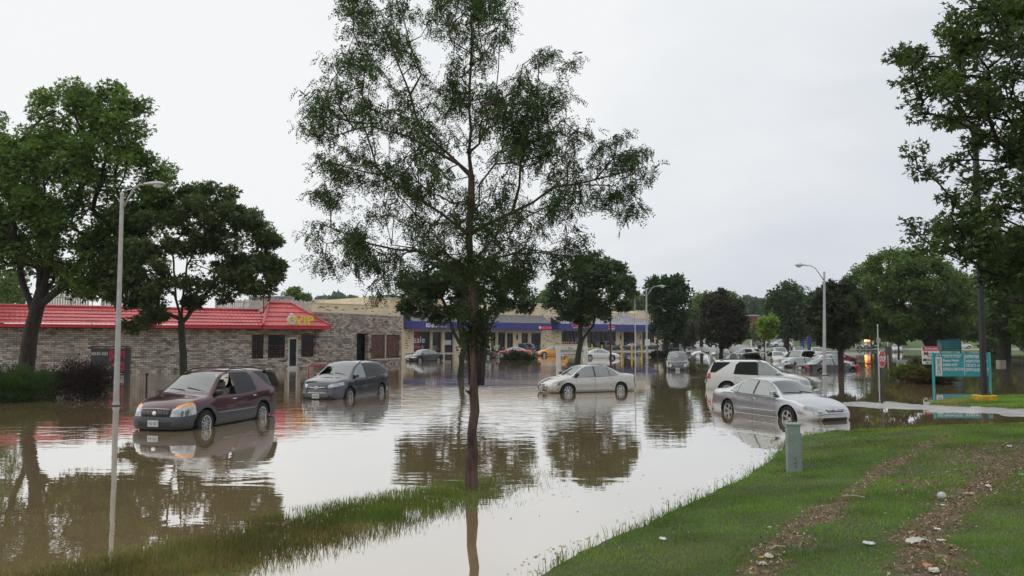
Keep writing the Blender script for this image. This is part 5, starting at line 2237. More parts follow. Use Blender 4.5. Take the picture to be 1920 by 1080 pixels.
build_tree('young_tree', 'slender young tree with bright yellow green leaves beside the third dark sign',
           [(1419, 604), (1432, 594), (1450, 590), (1463, 604), (1456, 616), (1452, 632), (1436, 640), (1424, 622)],
           82, [(1434, 680), (1434, 640), (1438, 610)], n=45, seed=19, leaves=1900, lsize=0.30, spread=0.42, cols=((.14, .22, .03), (.24, .34, .05)), trunk_r=0.07, group=GC, gap=0.2)
build_tree('oak_tree', 'large dark tree with a black trunk standing in front of the blue clinic sign',
           [(1432, 575), (1440, 550), (1462, 534), (1482, 532), (1500, 545), (1518, 560), (1530, 590), (1522, 618), (1500, 632), (1466, 628), (1446, 612), (1436, 596)],
           130, [(1474, 660), (1475, 620), (1478, 580)], n=130, seed=20, leaves=8000, lsize=0.5, spread=1.1, cols=((.034, .066, .030), (.075, .125, .050)), trunk_r=0.5, group=GC)
build_tree('norway_maple', 'dark round tree just right of the grey street lamp, near the red hydrant',
           [(1512, 600), (1515, 570), (1536, 545), (1562, 524), (1586, 528), (1612, 548), (1625, 580), (1620, 612), (1606, 640), (1576, 655), (1548, 650), (1524, 632)],
           57, [(1577, 697), (1576, 660), (1575, 620), (1572, 580)], n=120, seed=21, leaves=10500, lsize=0.27, spread=0.52, cols=((.028, .040, .024), (.064, .082, .042)), trunk_r=0.22, style='palm', group=GC, gap=0.12)
build_tree('honey_locust', 'broad spreading mid green tree with a thick forked black trunk, behind the available sign',
           [(1592, 520), (1612, 498), (1642, 480), (1672, 464), (1722, 470), (1772, 488), (1812, 520), (1836, 560), (1826, 606), (1795, 630), (1752, 640), (1715, 632), (1672, 640), (1632, 618), (1604, 585), (1588, 548)],
           82, [(1748, 676), (1748, 650), (1742, 600), (1740, 560)], n=330, seed=22, leaves=40000, lsize=0.29, spread=0.85, cols=((.060, .110, .030), (.150, .225, .055)), trunk_r=0.55, droop=0.5,
           guides=[[(1744, 655), (1725, 620), (1690, 570)], [(1746, 640), (1790, 590), (1810, 560)]], group=GC, gap=0.2)
build_tree('small_tree', 'small dark green tree on a thin stem behind the stop sign',
           [(1652, 612), (1660, 592), (1690, 585), (1716, 598), (1722, 622), (1704, 640), (1672, 642), (1656, 630)],
           100, [(1685, 672), (1685, 640)], n=60, seed=23, leaves=4200, lsize=0.36, spread=0.7, cols=DG, trunk_r=0.12, group=GC)
# right hand background belt
belt_ = [
    ('spruce_tree', 'dark tree with a thick black trunk behind the teal sign at the right edge', [(1828, 470), (1860, 440), (1910, 430), (1980, 440), (2010, 560), (1960, 640), (1900, 640), (1850, 622), (1826, 560)], 74, [(1884, 676), (1886, 600), (1890, 500)], 16000, .36, DG, 0.5, 210),
    ('spruce_tree', 'dense dark tree filling the far right edge above the water', [(1900, 540), (1950, 480), (2040, 470), (2100, 560), (2080, 660), (1960, 668), (1915, 650)], 66, [(1980, 690), (1985, 600)], 9000, .34, NG_, 0.35, 120),
    ('elm_tree', 'mid green tree crown behind the broad spreading tree and right of it', [(1780, 560), (1800, 520), (1850, 500), (1900, 520), (1915, 590), (1880, 636), (1810, 638), (1785, 610)], 120, [(1845, 662), (1850, 600)], 9000, .50, MG, 0.4, 130),
    ('elm_tree', 'dull green tree far behind the flashing amber light', [(1592, 590), (1612, 560), (1650, 550), (1690, 570), (1700, 610), (1680, 634), (1630, 636), (1600, 622)], 185, [(1648, 645), (1648, 600)], 6500, .65, DG, 0.4, 110),
    ('elm_tree', 'grey green tree behind the blue clinic sign', [(1500, 600), (1515, 578), (1545, 570), (1575, 590), (1580, 625), (1550, 640), (1512, 638)], 190, [(1540, 648), (1540, 610)], 5000, .65, MG, 0.4, 90),
    ('elm_tree', 'tall hazy green tree behind the oak, left of the street lamp', [(1428, 590), (1436, 556), (1465, 540), (1500, 536), (1530, 552), (1540, 600), (1500, 625), (1445, 620)], 240, [(1480, 642), (1480, 590)], 6500, .8, ((.040, .068, .042), (.080, .115, .068)), 0.5, 120),  # distance haze is mixed into this leaf colour
    ('elm_tree', 'light green tree behind the round purple tree, left part', [(1286, 600), (1290, 572), (1312, 548), (1335, 552), (1345, 580), (1340, 620), (1300, 632)], 175, [(1315, 645), (1315, 600)], 5200, .62, LG, 0.4, 90),
    ('elm_tree', 'light green tree peeking over the round purple tree', [(1336, 580), (1345, 555), (1366, 546), (1388, 556), (1396, 580), (1396, 620), (1345, 622)], 180, [(1368, 645), (1368, 600)], 5200, .62, LG, 0.4, 80),
    ('elm_tree', 'light green tree behind the blue awning shops, left of the column shaped tree', [(1166, 590), (1172, 565), (1190, 545), (1208, 552), (1220, 575), (1222, 600), (1170, 602)], 215, [(1192, 640), (1193, 600)], 4600, .7, LG, 0.4, 80),
    ('elm_tree', 'green tree top showing over the cream wall between the two awnings', [(1000, 580), (1006, 556), (1022, 545), (1040, 552), (1046, 580), (1030, 600), (1005, 600)], 200, [(1022, 640), (1022, 600)], 3000, .7, MG, 0.4, 60),
    ('elm_tree', 'pale green tree between the young tree and the third dark sign', [(1404, 622), (1412, 604), (1432, 600), (1444, 616), (1440, 634), (1412, 636)], 160, [(1424, 642), (1424, 625)], 2400, .5, ((.09, .13, .05), (.17, .21, .09)), 0.3, 50),
    ('elm_tree', 'green tree at the left edge behind the red tiled roof', [(-40, 560), (-10, 510), (20, 500), (40, 540), (50, 585), (0, 600), (-40, 600)], 90, [(0, 700), (0, 600)], 3500, .35, LG, 0.3, 60),
    ('elm_tree', 'thin tree top poking above the roof fence', [(530, 556), (538, 542), (552, 540), (576, 545), (580, 560), (560, 568), (536, 566)], 130, [(556, 640), (556, 580)], 1800, .42, MG, 0.2, 35),
]
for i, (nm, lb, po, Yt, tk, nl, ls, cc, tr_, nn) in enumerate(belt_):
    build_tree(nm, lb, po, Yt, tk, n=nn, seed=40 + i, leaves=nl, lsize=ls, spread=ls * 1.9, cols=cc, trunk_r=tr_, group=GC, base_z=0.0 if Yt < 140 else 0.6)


# the foreground tree that hangs in from the right
build_tree('silver_maple', 'leafy maple branches hanging in from the right edge in the foreground',
           [(1772, -60), (1768, 0), (1790, 30), (1762, 62), (1800, 90), (1775, 108), (1745, 92), (1718, 62), (1690, 90), (1662, 98), (1690, 125), (1680, 152), (1712, 165), (1702, 190), (1735, 205), (1705, 208),
            (1712, 225), (1745, 235), (1760, 262), (1730, 275), (1700, 285), (1722, 300), (1718, 328), (1760, 330), (1800, 300), (1832, 270), (1850, 290), (1840, 318), (1800, 335), (1812, 350), (1770, 365),
            (1785, 385), (1750, 398), (1755, 412), (1700, 420), (1690, 440), (1725, 450), (1712, 470), (1760, 480), (1830, 500), (1850, 560), (1880, 600), (1930, 640), (2200, 620), (2400, 300), (2300, -100)],
           15, [(2230, 900), (2220, 700), (2200, 500), (2180, 350), (2170, 150), (2160, 0)], n=820, seed=31, leaves=44000, lsize=0.10, spread=0.25, cols=((.034, .062, .022), (.105, .150, .045)), trunk_r=0.26, style='palm',
           tipr=0.006, guides=[[(2200, 520), (2080, 440), (1980, 400), (1880, 390), (1790, 400)], [(2190, 400), (2060, 330), (1950, 300), (1850, 260), (1760, 170)], [(2180, 300), (2050, 180), (1930, 100), (1840, 20)],
                               [(1950, 300), (1860, 300), (1790, 300)], [(2080, 440), (1990, 480), (1900, 520)]], gap=0.28, maxdepth=2.6, base_z=0.35)


# distant wooded hills
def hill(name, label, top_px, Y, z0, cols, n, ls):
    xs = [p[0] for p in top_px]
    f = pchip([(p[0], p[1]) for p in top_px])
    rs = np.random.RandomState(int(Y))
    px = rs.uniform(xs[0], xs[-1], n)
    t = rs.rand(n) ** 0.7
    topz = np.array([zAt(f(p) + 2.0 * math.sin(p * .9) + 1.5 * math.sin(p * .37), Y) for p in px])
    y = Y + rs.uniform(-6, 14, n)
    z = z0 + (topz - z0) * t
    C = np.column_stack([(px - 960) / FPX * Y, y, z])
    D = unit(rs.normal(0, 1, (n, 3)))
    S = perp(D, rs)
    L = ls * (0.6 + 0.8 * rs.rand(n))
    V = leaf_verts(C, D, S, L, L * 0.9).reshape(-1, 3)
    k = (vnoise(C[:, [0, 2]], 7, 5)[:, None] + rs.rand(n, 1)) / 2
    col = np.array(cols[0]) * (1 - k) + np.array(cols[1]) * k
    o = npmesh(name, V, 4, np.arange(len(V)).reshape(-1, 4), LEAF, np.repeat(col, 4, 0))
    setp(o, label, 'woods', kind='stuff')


hill('distant_woods', 'far bluish wooded hill behind the brick building', [(1380, 590), (1395, 566), (1412, 560), (1425, 572), (1436, 584), (1470, 575), (1520, 570), (1560, 575)], 420, 1.0, ((.05, .085, .07), (.09, .13, .10)), 9000, 3.0)  # both farthest woods have the blue of distance haze mixed into their leaf colour
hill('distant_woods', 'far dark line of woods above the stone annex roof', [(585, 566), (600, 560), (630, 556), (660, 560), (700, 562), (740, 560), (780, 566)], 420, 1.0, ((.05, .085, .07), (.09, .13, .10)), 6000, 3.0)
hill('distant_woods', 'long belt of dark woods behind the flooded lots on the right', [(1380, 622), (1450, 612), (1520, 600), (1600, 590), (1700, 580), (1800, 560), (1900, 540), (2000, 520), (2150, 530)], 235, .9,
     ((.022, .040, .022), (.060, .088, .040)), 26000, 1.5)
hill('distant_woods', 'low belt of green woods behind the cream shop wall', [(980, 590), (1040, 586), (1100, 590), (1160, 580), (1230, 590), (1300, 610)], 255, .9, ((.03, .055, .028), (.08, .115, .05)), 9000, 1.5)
# ------------------------------------------------------------------ buildings


def stonemat(name, c_dark, c_light, tint, bw=0.42, bh=0.11):
    m, t, b = nt(name)
    co = texco(t)
    sep = t.nodes.new('ShaderNodeSeparateXYZ')
    t.links.new(co, sep.inputs[0])
    add = math_(t, 'ADD', sep.outputs['X'], sep.outputs['Y'])
    cmb = t.nodes.new('ShaderNodeCombineXYZ')
    t.links.new(add, cmb.inputs[0])
    t.links.new(sep.outputs['Z'], cmb.inputs[1])
    wob = noise(t, 2.5, 2, 0.5, cmb.outputs[0])
    vm = t.nodes.new('ShaderNodeVectorMath')
    vm.operation = 'MULTIPLY_ADD'
    t.links.new(wob.outputs['Color'], vm.inputs[0])
    vm.inputs[1].default_value = (0.10, 0.018, 0)
    t.links.new(cmb.outputs[0], vm.inputs[2])

    def brick(w, h, off, seed):
        n = t.nodes.new('ShaderNodeTexBrick')
        n.offset = off
        n.inputs['Scale'].default_value = 1
        n.inputs['Brick Width'].default_value = w
        n.inputs['Row Height'].default_value = h
        n.inputs['Mortar Size'].default_value = 0.010
        n.inputs['Mortar Smooth'].default_value = 0.3
        n.inputs['Bias'].default_value = 0.0
        n.inputs['Color1'].default_value = (0.0, 0.0, 0.0, 1)
        n.inputs['Color2'].default_value = (1, 1, 1, 1)
        n.inputs['Mortar'].default_value = (0, 0, 0, 1)
        t.links.new(vm.outputs[0], n.inputs['Vector'])
        return n
    b1 = brick(bw, bh, 0.37, 0)
    b2 = brick(bw * 0.61, bh, 0.5, 1)
    f = math_(t, 'MULTIPLY', math_(t, 'ADD', b1.outputs['Color'], b2.outputs['Color']), 0.5)
    n2 = noise(t, 6, 4, 0.7, cmb.outputs[0])
    n3 = noise(t, 0.35, 3, 0.5, cmb.outputs[0])
    f = math_(t, 'ADD', math_(t, 'MULTIPLY', f, 0.62), math_(t, 'MULTIPLY', n2.outputs['Fac'], 0.40))
    r = ramp(t, f, [(0.20, c_dark), (0.43, tuple(a * .6 + c * .4 for a, c in zip(c_dark, c_light))), (0.66, c_light)])
    c = mixc(t, ramp(t, n3.outputs['Fac'], [(0.35, 0.0), (0.65, 0.5)]).outputs[0], r.outputs[0], tint)
    mor = math_(t, 'MAXIMUM', b1.outputs['Fac'], math_(t, 'MULTIPLY', b2.outputs['Fac'], 0.5))
    c = mixc(t, mor, c, (0.035, 0.030, 0.028))
    # damp tide mark close to the water
    t.links.new(c, b.inputs['Base Color'])
    b.inputs['Roughness'].default_value = 0.85
    h = math_(t, 'SUBTRACT', f, mor)
    bump(t, b, h, 0.8, 0.03)
    return m


STONE = stonemat('ledge_stone', (0.090, 0.072, 0.062), (0.76, 0.68, 0.60), (0.42, 0.36, 0.30), .55, .14)
STONE2 = stonemat('ledge_stone_brown', (0.060, 0.050, 0.046), (0.64, 0.56, 0.50), (0.25, 0.20, 0.17), .60, .16)


def blockmat():
    m, t, b = nt('cream_block')
    co = texco(t)
    sep = t.nodes.new('ShaderNodeSeparateXYZ')
    t.links.new(co, sep.inputs[0])
    cmb = t.nodes.new('ShaderNodeCombineXYZ')
    t.links.new(math_(t, 'ADD', sep.outputs['X'], sep.outputs['Y']), cmb.inputs[0])
    t.links.new(sep.outputs['Z'], cmb.inputs[1])
    n = t.nodes.new('ShaderNodeTexBrick')
    n.inputs['Scale'].default_value = 1
    n.inputs['Brick Width'].default_value = 0.8
    n.inputs['Row Height'].default_value = 0.4
    n.inputs['Mortar Size'].default_value = 0.015
    n.inputs['Color1'].default_value = (0.76, 0.63, 0.43, 1)
    n.inputs['Color2'].default_value = (0.82, 0.69, 0.48, 1)
    n.inputs['Mortar'].default_value = (0.62, 0.51, 0.35, 1)
    t.links.new(cmb.outputs[0], n.inputs['Vector'])
    n2 = noise(t, 0.5, 5, 0.6, cmb.outputs[0])
    r = ramp(t, n2.outputs['Fac'], [(0.3, 0.86), (0.7, 1.06)])
    c = mixc(t, 1.0, n.outputs['Color'], r.outputs[0], 'MULTIPLY')
    t.links.new(c, b.inputs['Base Color'])
    b.inputs['Roughness'].default_value = 0.8
    return m


CREAM = blockmat()
TILE = mat('red_roof_tile', (0.50, 0.070, 0.072), 0.45, var=0.30, scale=0.9, coat=0.15)
TILEDGE = mat('red_fascia', (0.55, 0.028, 0.045), 0.4, var=0.12, scale=2)
WOODF = mat('weathered_fence_wood', (0.46, 0.41, 0.36), 0.85, var=0.30, scale=3)
WOODD = mat('dark_wood', (0.085, 0.040, 0.026), 0.7, var=0.3, scale=8)
DARKW = mat('dark_interior_glass', (0.012, 0.013, 0.016), 0.12, var=0.5, scale=1.5, spec=0.22)
TRIMW = mat('pale_trim', (0.55, 0.51, 0.44), 0.6, var=0.1)
ALU = mat('white_door_frame', (0.62, 0.62, 0.60), 0.4, 0.2, var=0.08)
NAVY = mat('navy_awning', (0.034, 0.042, 0.225), 0.55, var=0.15, scale=1.2)
SHING = mat('grey_shingle', (0.17, 0.165, 0.175), 0.7, var=0.30, scale=2.5)
SHINGL = mat('pale_wet_shingle', (0.28, 0.275, 0.32), 0.45, var=0.35, scale=1.6)
ROOFG = mat('roof_membrane', (0.60, 0.59, 0.56), 0.6, var=0.15)
WHITET = mat('white_lettering', (0.80, 0.80, 0.80), 0.5, var=0)
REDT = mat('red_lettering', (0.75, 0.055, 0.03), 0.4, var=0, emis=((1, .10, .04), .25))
ORANGET = mat('orange_lettering', (0.80, 0.20, 0.03), 0.4, var=0)
YELT = mat('yellow_lettering', (0.85, 0.66, 0.03), 0.4, var=0)
GREENT = mat('green_mark', (0.02, 0.28, 0.10), 0.5, var=0)
BLACKT = mat('black_lettering', (0.015, 0.015, 0.015), 0.5, var=0)
FLOOR = mat('shop_interior', (0.20, 0.17, 0.14), 0.8, var=0.4, scale=2)


class Fac:
    """vertical facade plane through ground points A and B; local x along A->B, local y into the building, z up"""

    def __init__(s, A, B, z0=0.0):
        s.A = Vector((A[0], A[1]))
        s.d = (Vector((B[0], B[1])) - s.A).normalized()
        s.n = Vector((-s.d.y, s.d.x))
        s.len = (Vector((B[0], B[1])) - s.A).length
        s.rz = math.atan2(s.d.y, s.d.x)
        s.z0 = z0

    def sz(s, px, py, off=0.0):
        """pixel -> (s, z) on the plane moved 'off' metres towards the viewer"""
        r = ray(px, py)
        A = s.A - s.n * off
        # t*(rx,ry) = A + k*d
        det = r[0] * (-s.d.y) - r[1] * (-s.d.x)
        t = (A.x * (-s.d.y) - A.y * (-s.d.x)) / det
        k = (Vector((r[0] * t, r[1] * t)) - A).dot(s.d)
        return k, CAMH + r[2] * t - s.z0

    def box(s, mb, p0, p1, y0, y1, off=0.0, ch=0.0):
        a, b = s.sz(p0[0], p0[1], off), s.sz(p1[0], p1[1], off)
        mb.box((min(a[0], b[0]), min(y0, y1), min(a[1], b[1])), (max(a[0], b[0]), max(y0, y1), max(a[1], b[1])), ch=ch)

    def thing(s, name, label, cat, group=None):
        return thing(name, label, cat, (s.A.x, s.A.y, s.z0), s.rz, group)


def wall_with_holes(mb, x0, x1, z0, z1, holes, yf=0.0, th=0.3):
    """vertical wall slab with rectangular holes (x0,x1,z0,z1)"""
    xs = sorted({x0, x1, *[h[0] for h in holes], *[h[1] for h in holes]})
    xs = [x for x in xs if x0 <= x <= x1]
    for a, b in zip(xs[:-1], xs[1:]):
        if b - a < 1e-4:
            continue
        m = (a + b) / 2
        hs = sorted([h for h in holes if h[0] < m < h[1]], key=lambda h: h[2])
        z = z0
        segs = []
        for h in hs:
            if h[2] > z + 1e-4:
                segs.append((z, h[2]))
            z = max(z, h[3])
        if z < z1 - 1e-4:
            segs.append((z, z1))
        for q0, q1 in segs:
            mb.add([(a, yf, q0), (b, yf, q0), (b, yf, q1), (a, yf, q1)], [(0, 1, 2, 3)])
    for h in holes:
        a, b, q0, q1 = h
        y = yf + th
        mb.add([(a, yf, q0), (a, y, q0), (a, y, q1), (a, yf, q1)], [(0, 1, 2, 3)])
        mb.add([(b, yf, q0), (b, y, q0), (b, y, q1), (b, yf, q1)], [(0, 3, 2, 1)])
        mb.add([(a, yf, q1), (a, y, q1), (b, y, q1), (b, yf, q1)], [(0, 1, 2, 3)])
        mb.add([(a, yf, q0), (a, y, q0), (b, y, q0), (b, yf, q0)], [(0, 3, 2, 1)])


def tiles(mb, P0, P1, P2, P3, rows, pitch=0.30):
    """tiled slope: P0-P1 eave (left, right), P3-P2 top; real laps and barrels"""
    P0, P1, P2, P3 = map(Vector, (P0, P1, P2, P3))
    n = (P1 - P0).cross(P3 - P0).normalized()
    if n.z < 0:
        n = -n
    L = (P1 - P0).length
    nu = max(8, int(L / pitch) * 4)
    vs, fs = [], []
    lines = []
    for r in range(rows):
        lines += [(r / rows, 0.055), ((r + 0.97) / rows, 0.0)]
    for v, lift in lines:
        for i in range(nu + 1):
            u = i / nu
            a = P0 + (P1 - P0) * u
            b = P3 + (P2 - P3) * u
            bar = 0.028 * abs(math.sin(math.pi * u * L / pitch))
            vs.append(a + (b - a) * v + n * (lift + bar))
    for j in range(len(lines) - 1):
        for i in range(nu):
            q = j * (nu + 1) + i
            fs.append((q, q + 1, q + nu + 2, q + nu + 1))
    mb.add(vs, fs)


# ---------------- red roofed restaurant
FV = Fac((pxX(-260, 47.5), 47.5), (pxX(592, 63.8), 63.8))


def restaurant():
    A0 = Vector((pxX(0, 52), 52))
    B0 = Vector((pxX(493, 61.5), 61.5))
    d = (B0 - A0).normalized()
    A = A0 - d * 11
    B = A0 + d * ((B0 - A0).length + 6.0)
    F = Fac(A, B)
    t = F.thing('stone_restaurant', 'low stone walled restaurant with a bright red tiled roof and VIP sign', 'restaurant')
    sR = F.sz(592, 680)[0]
    sD = F.sz(472, 680)[0]
    H = F.sz(493, 617)[1]
    D = 16.0

    def hole(p0, p1):
        a, b = F.sz(*p0), F.sz(*p1)
        return (min(a[0], b[0]), max(a[0], b[0]), min(a[1], b[1]), max(a[1], b[1]))
    dr = hole((541, 633), (558, 691))
    w1 = hole((503, 627), (534, 671))
    w2 = hole((565, 627), (592 - 1, 669))
    d0 = hole((473, 627), (494, 672))
    mb = MB()
    wall_with_holes(mb, 0, sR, -0.4, H, [dr, w1, w2, d0], 0, .22)
    mb.add([(sR, 0, -.4), (sR, D, -.4), (sR, D, H), (sR, 0, H)], [(0, 1, 2, 3)])
    mb.add([(0, 0, -.4), (0, D, -.4), (0, D, H), (0, 0, H)], [(0, 3, 2, 1)])
    mb.add([(0, D, -.4), (sR, D, -.4), (sR, D, H), (0, D, H)], [(0, 1, 2, 3)])
    mb.build('wall', STONE, t)
    # soffit shade board under the eave
    mb = MB()
    mb.box((0, -.55, H - .02), (sR + .5, .1, H + .10))
    mb.build('soffit', WOODD, t)
    mb = MB()
    ztop = F.sz(250, 578.5, -1.4)[1]
    e = 0.75
    s0 = F.sz(503, 600)[0] - .0
    rise_y = 1.6
    mb.box((-.5, -e - .03, H + .02), (s0 - .35, -e + .06, H + .24))
    mb.build('fascia', TILEDGE, t)
    mb = MB()
    tiles(mb, (-.5, -e, H + .22), (s0 - .3, -e, H + .22), (s0 - .3, rise_y, ztop), (-.5, rise_y, ztop), 5)
    ro = mb.build('roof', TILE, t, smooth=False)
    mb = MB()
    mb.tube([(-.5, rise_y, ztop + .06), (s0 - .3, rise_y, ztop + .06)], .11, 8)
    mb.build('ridge_cap', TILE, ro, smooth=True)
    # raised hip on the slope
    mb = MB()
    sh = F.sz(278, 600)[0]
    pts = []
    for k in range(12):
        q = k / 11
        pts.append((sh + .35 * (1 - q), -e + (rise_y + e) * q, H + .30 + (ztop - H - .26) * q))
    mb.tube(pts, [.14 if k % 2 else .11 for k in range(12)], 8)
    mb.build('hip_cap', TILE, ro, smooth=True)
    # corner mansard with the sign
    sL = F.sz(493, 617, 1.0)[0]
    sE = F.sz(620, 616, 1.0)[0]
    zt2 = F.sz(520, 569.5, -1.6)[1]
    tl = F.sz(503, 570, -1.6)[0]
    tr = F.sz(546, 570, -1.6)[0]
    y0, y1 = -1.05, 1.6
    Hh = F.sz(555, 617, 1.05)[1]
    mb = MB()
    mb.box((sL, y0 - .03, Hh + .0), (sE, y0 + .06, Hh + .22))
    mb.box((sE - .06, y0 + .06, Hh), (sE + .03, y1 + 3.2, Hh + .22))
    mb.box((sL + .02, y0 + .06, Hh + .02), (sE - .06, .0, Hh + .09))
    mb.build('fascia', TILEDGE, t)
    mb = MB()
    tiles(mb, (sL, y0, Hh + .21), (sE, y0, Hh + .21), (tr, y1, zt2), (tl, y1, zt2), 5)
    tiles(mb, (sE, y0, Hh + .21), (sE, y1 + 3.2, Hh + .21), (tr, y1 + 2, zt2), (tr, y1, zt2), 5)
    tiles(mb, (sL, y1 + 1, Hh + .21), (sL, y0, Hh + .21), (tl, y1, zt2), (tl, y1 + 1, zt2), 5)
    mb.add([(tl, y1, zt2), (tr, y1, zt2), (tr, y1 + 2, zt2), (tl, y1 + 2, zt2)], [(0, 1, 2, 3)])
    r2 = mb.build('roof', TILE, t)
    for a, b in (((sL, y0, Hh + .28), (tl, y1, zt2 + .06)), ((sE, y0, Hh + .28), (tr, y1, zt2 + .06)), ((tl, y1, zt2 + .06), (tr, y1, zt2 + .06))):
        mb = MB()
        a, b = Vector(a), Vector(b)
        mb.tube([a + (b - a) * k / 14 for k in range(15)], [.13 if k % 2 else .10 for k in range(15)], 8)
        mb.build('hip_cap', TILE, r2, smooth=True)
    # flat roof behind
    mb = MB()
    mb.box((-.4, rise_y + .1, ztop - .12), (sR - .05, D - .1, ztop - .02))
    mb.build('flat_roof', ROOFG, t)
    # door
    mb = MB()
    a, b, q0, q1 = dr
    fw = .11
    mb.box((a, .03, q0), (a + fw, .13, q1))
    mb.box((b - fw, .03, q0), (b, .13, q1))
    mb.box((a + fw, .03, q1 - fw), (b - fw, .13, q1))
    mb.box((a + fw, .03, q0), (b - fw, .13, q0 + .2))
    do = mb.build('door', ALU, t)
    mb = MB()
    mb.box((a + fw, .06, q0 + .2), (b - fw, .09, q1 - fw))
    mb.build('door_glass', DARKW, do)
    mb = MB()
    mb.tube([(b - fw - .04, .0, q0 + .95), (b - fw - .04, -.02, q0 + 1.0), (b - fw - .04, -.02, q0 + 1.25), (b - fw - .04, .0, q0 + 1.3)], .015, 6)
    mb.build('door_handle', ALU, do)
    # windows with lattice below
    for wi, (a, b, q0, q1) in enumerate((w1, w2, d0)):
        mb = MB()
        mb.box((a, .12, q0), (b, .18, q1))
        g = mb.build('window', DARKW, t)
        mb = MB()
        top = q0 + (q1 - q0) * (.52 if wi < 2 else 1.0)
        lattice(mb, a, b, q0, top, .08, seed=wi)
        mb.box((a, .02, q1 - .06), (b, .10, q1))
        mb.build('lattice', WOODD, g)
    # VIP sign
    a, z_a = F.sz(535, 609.5, .95)
    b, z_b = F.sz(552, 592, .95)
    mb = MB()
    yy = -1.02
    zc = (z_a + z_b) / 2 + .05
    cx = (a + b) / 2
    mb.lathe([(.001, -.10), (.34, -.10), (.36, -.06), (.36, .0), (.001, .0)], 20, 'y', (cx + .1, yy, zc - .02))
    mb.lathe([(.001, -.12), (.12, -.12), (.14, -.02)], 12, 'y', (cx + .1, yy, zc + .38))
    sg = mb.build('sign_emblem', WHITET, t)
    mb = MB()
    mb.lathe([(.20, -.115), (.27, -.12), (.29, -.10)], 20, 'y', (cx + .1, yy, zc - .02))
    mb.build('emblem_ring', YELT, sg)
    text_part('emblem_mark', 'G', .22, .26, BLACKT, sg, T(cx + .1, yy - .125, zc - .02))
    a, z_a = F.sz(551, 610.5, 1.05)
    b, z_b = F.sz(588, 592.5, 1.05)
    for k in range(8):
        text_part('sign_letters_side', 'VIP', b - a, abs(z_b - z_a), WHITET, sg, T((a + b) / 2, yy - .01 - .012 * k, (z_a + z_b) / 2 + .03), font_bold=.03) if k % 4 == 0 else None
    text_part('sign_letters', 'VIP', (b - a), abs(z_b - z_a), YELT, sg, T((a + b) / 2, yy - .13, (z_a + z_b) / 2 + .02), font_bold=.02)
    return F, sR


def lattice(mb, a, b, q0, q1, y, seed=0):
    """interlocking rectangular fretwork"""
    rs = random.Random(seed)
    w = .022
    nx = max(4, int((b - a) / .16))
    nz = max(4, int((q1 - q0) / .16))
    dx, dz = (b - a) / nx, (q1 - q0) / nz
    for i in range(nx + 1):
        x = a + i * dx
        for j in range(nz):
            if rs.random() < .62 or i in (0, nx):
                mb.box((x - w, y - .03, q0 + j * dz - w), (x + w, y, q0 + (j + 1) * dz + w))
    for j in range(nz + 1):
        z = q0 + j * dz
        for i in range(nx):
            if rs.random() < .62 or j in (0, nz):
                mb.box((a + i * dx - w * .9, y - .028, z - w * .9), (a + (i + 1) * dx + w * .9, y + .002, z + w * .9))


FR, SR = restaurant()


# ---------------- stone annex
def annex():
    cornr = FR.A + FR.d * (SR + .05)
    B = Vector((pxX(754, 76.6), 76.6))
    F = Fac(cornr - (B - cornr).normalized() * .0, B)
    t = F.thing('stone_annex', 'flat roofed brown stone annex with dark doorway and red fretwork windows', 'building')
    L = F.len
    Hl = F.sz(640, 588)[1]

    def hole(p0, p1):
        a, b = F.sz(*p0), F.sz(*p1)
        return (min(a[0], b[0]), max(a[0], b[0]), min(a[1], b[1]), max(a[1], b[1]))
    dr = hole((669, 625), (690, 684))
    w1 = hole((696, 627), (749, 671))
    mb = MB()
    wall_with_holes(mb, -.1, L, -.4, Hl, [dr, w1], 0, .35)
    mb.add([(L, 0, -.4), (L, 14, -.4), (L, 14, Hl), (L, 0, Hl)], [(0, 1, 2, 3)])
    mb.add([(-.1, 14, -.4), (L, 14, -.4), (L, 14, Hl), (-.1, 14, Hl)], [(0, 1, 2, 3)])
    mb.add([(-.1, .0, 0), (-.1, 14, 0), (-.1, 14, Hl), (-.1, .0, Hl)], [(0, 3, 2, 1)])
    mb.build('wall', STONE2, t)
    mb = MB()
    mb.box((-.15, -.06, Hl), (L + .06, .30, Hl + .09))
    mb.box((-.1, .3, Hl - .1), (L, 14, Hl + .01))
    mb.build('parapet', ROOFG, t)
    mb = MB()
    mb.box((dr[0], .55, dr[2]), (dr[1], .60, dr[3]))
    mb.box((dr[0] - .01, .34, dr[2]), (dr[0] + .04, .56, dr[3]))
    mb.build('doorway', DARKW, t)
    a, b, q0, q1 = w1
    mb = MB()
    mb.box((a, .16, q0), (b, .20, q1))
    wo = mb.build('window', mat('window_red_curtain', (.10, .018, .02), .3, var=.8, scale=2.2), t)
    m_ = (a + b) / 2
    for k, (u, v) in enumerate(((a + .02, m_ - .06), (m_ + .06, b - .02))):
        mb = MB()
        lattice(mb, u, v, q0 + .03, q1 - .03, .1, seed=7 + k)
        mb.build('lattice', mat('tan_lattice', (.22, .13, .09), .6, var=.3), wo)
    mb = MB()
    mb.box((m_ - .06, .0, q0), (m_ + .06, .14, q1))
    mb.box((a - .08, -.05, q0 - .10), (b + .08, .12, q0 - .0))
    mb.build('window_frame', TRIMW, wo)
    mb = MB()
    x = dr[1] + .3
    mb.box((x - .08, -.10, 1.1), (x + .08, -.005, 1.5), ch=.02)
    mb.build('mailbox', BLACKPL, t)
    return F


FA = annex()


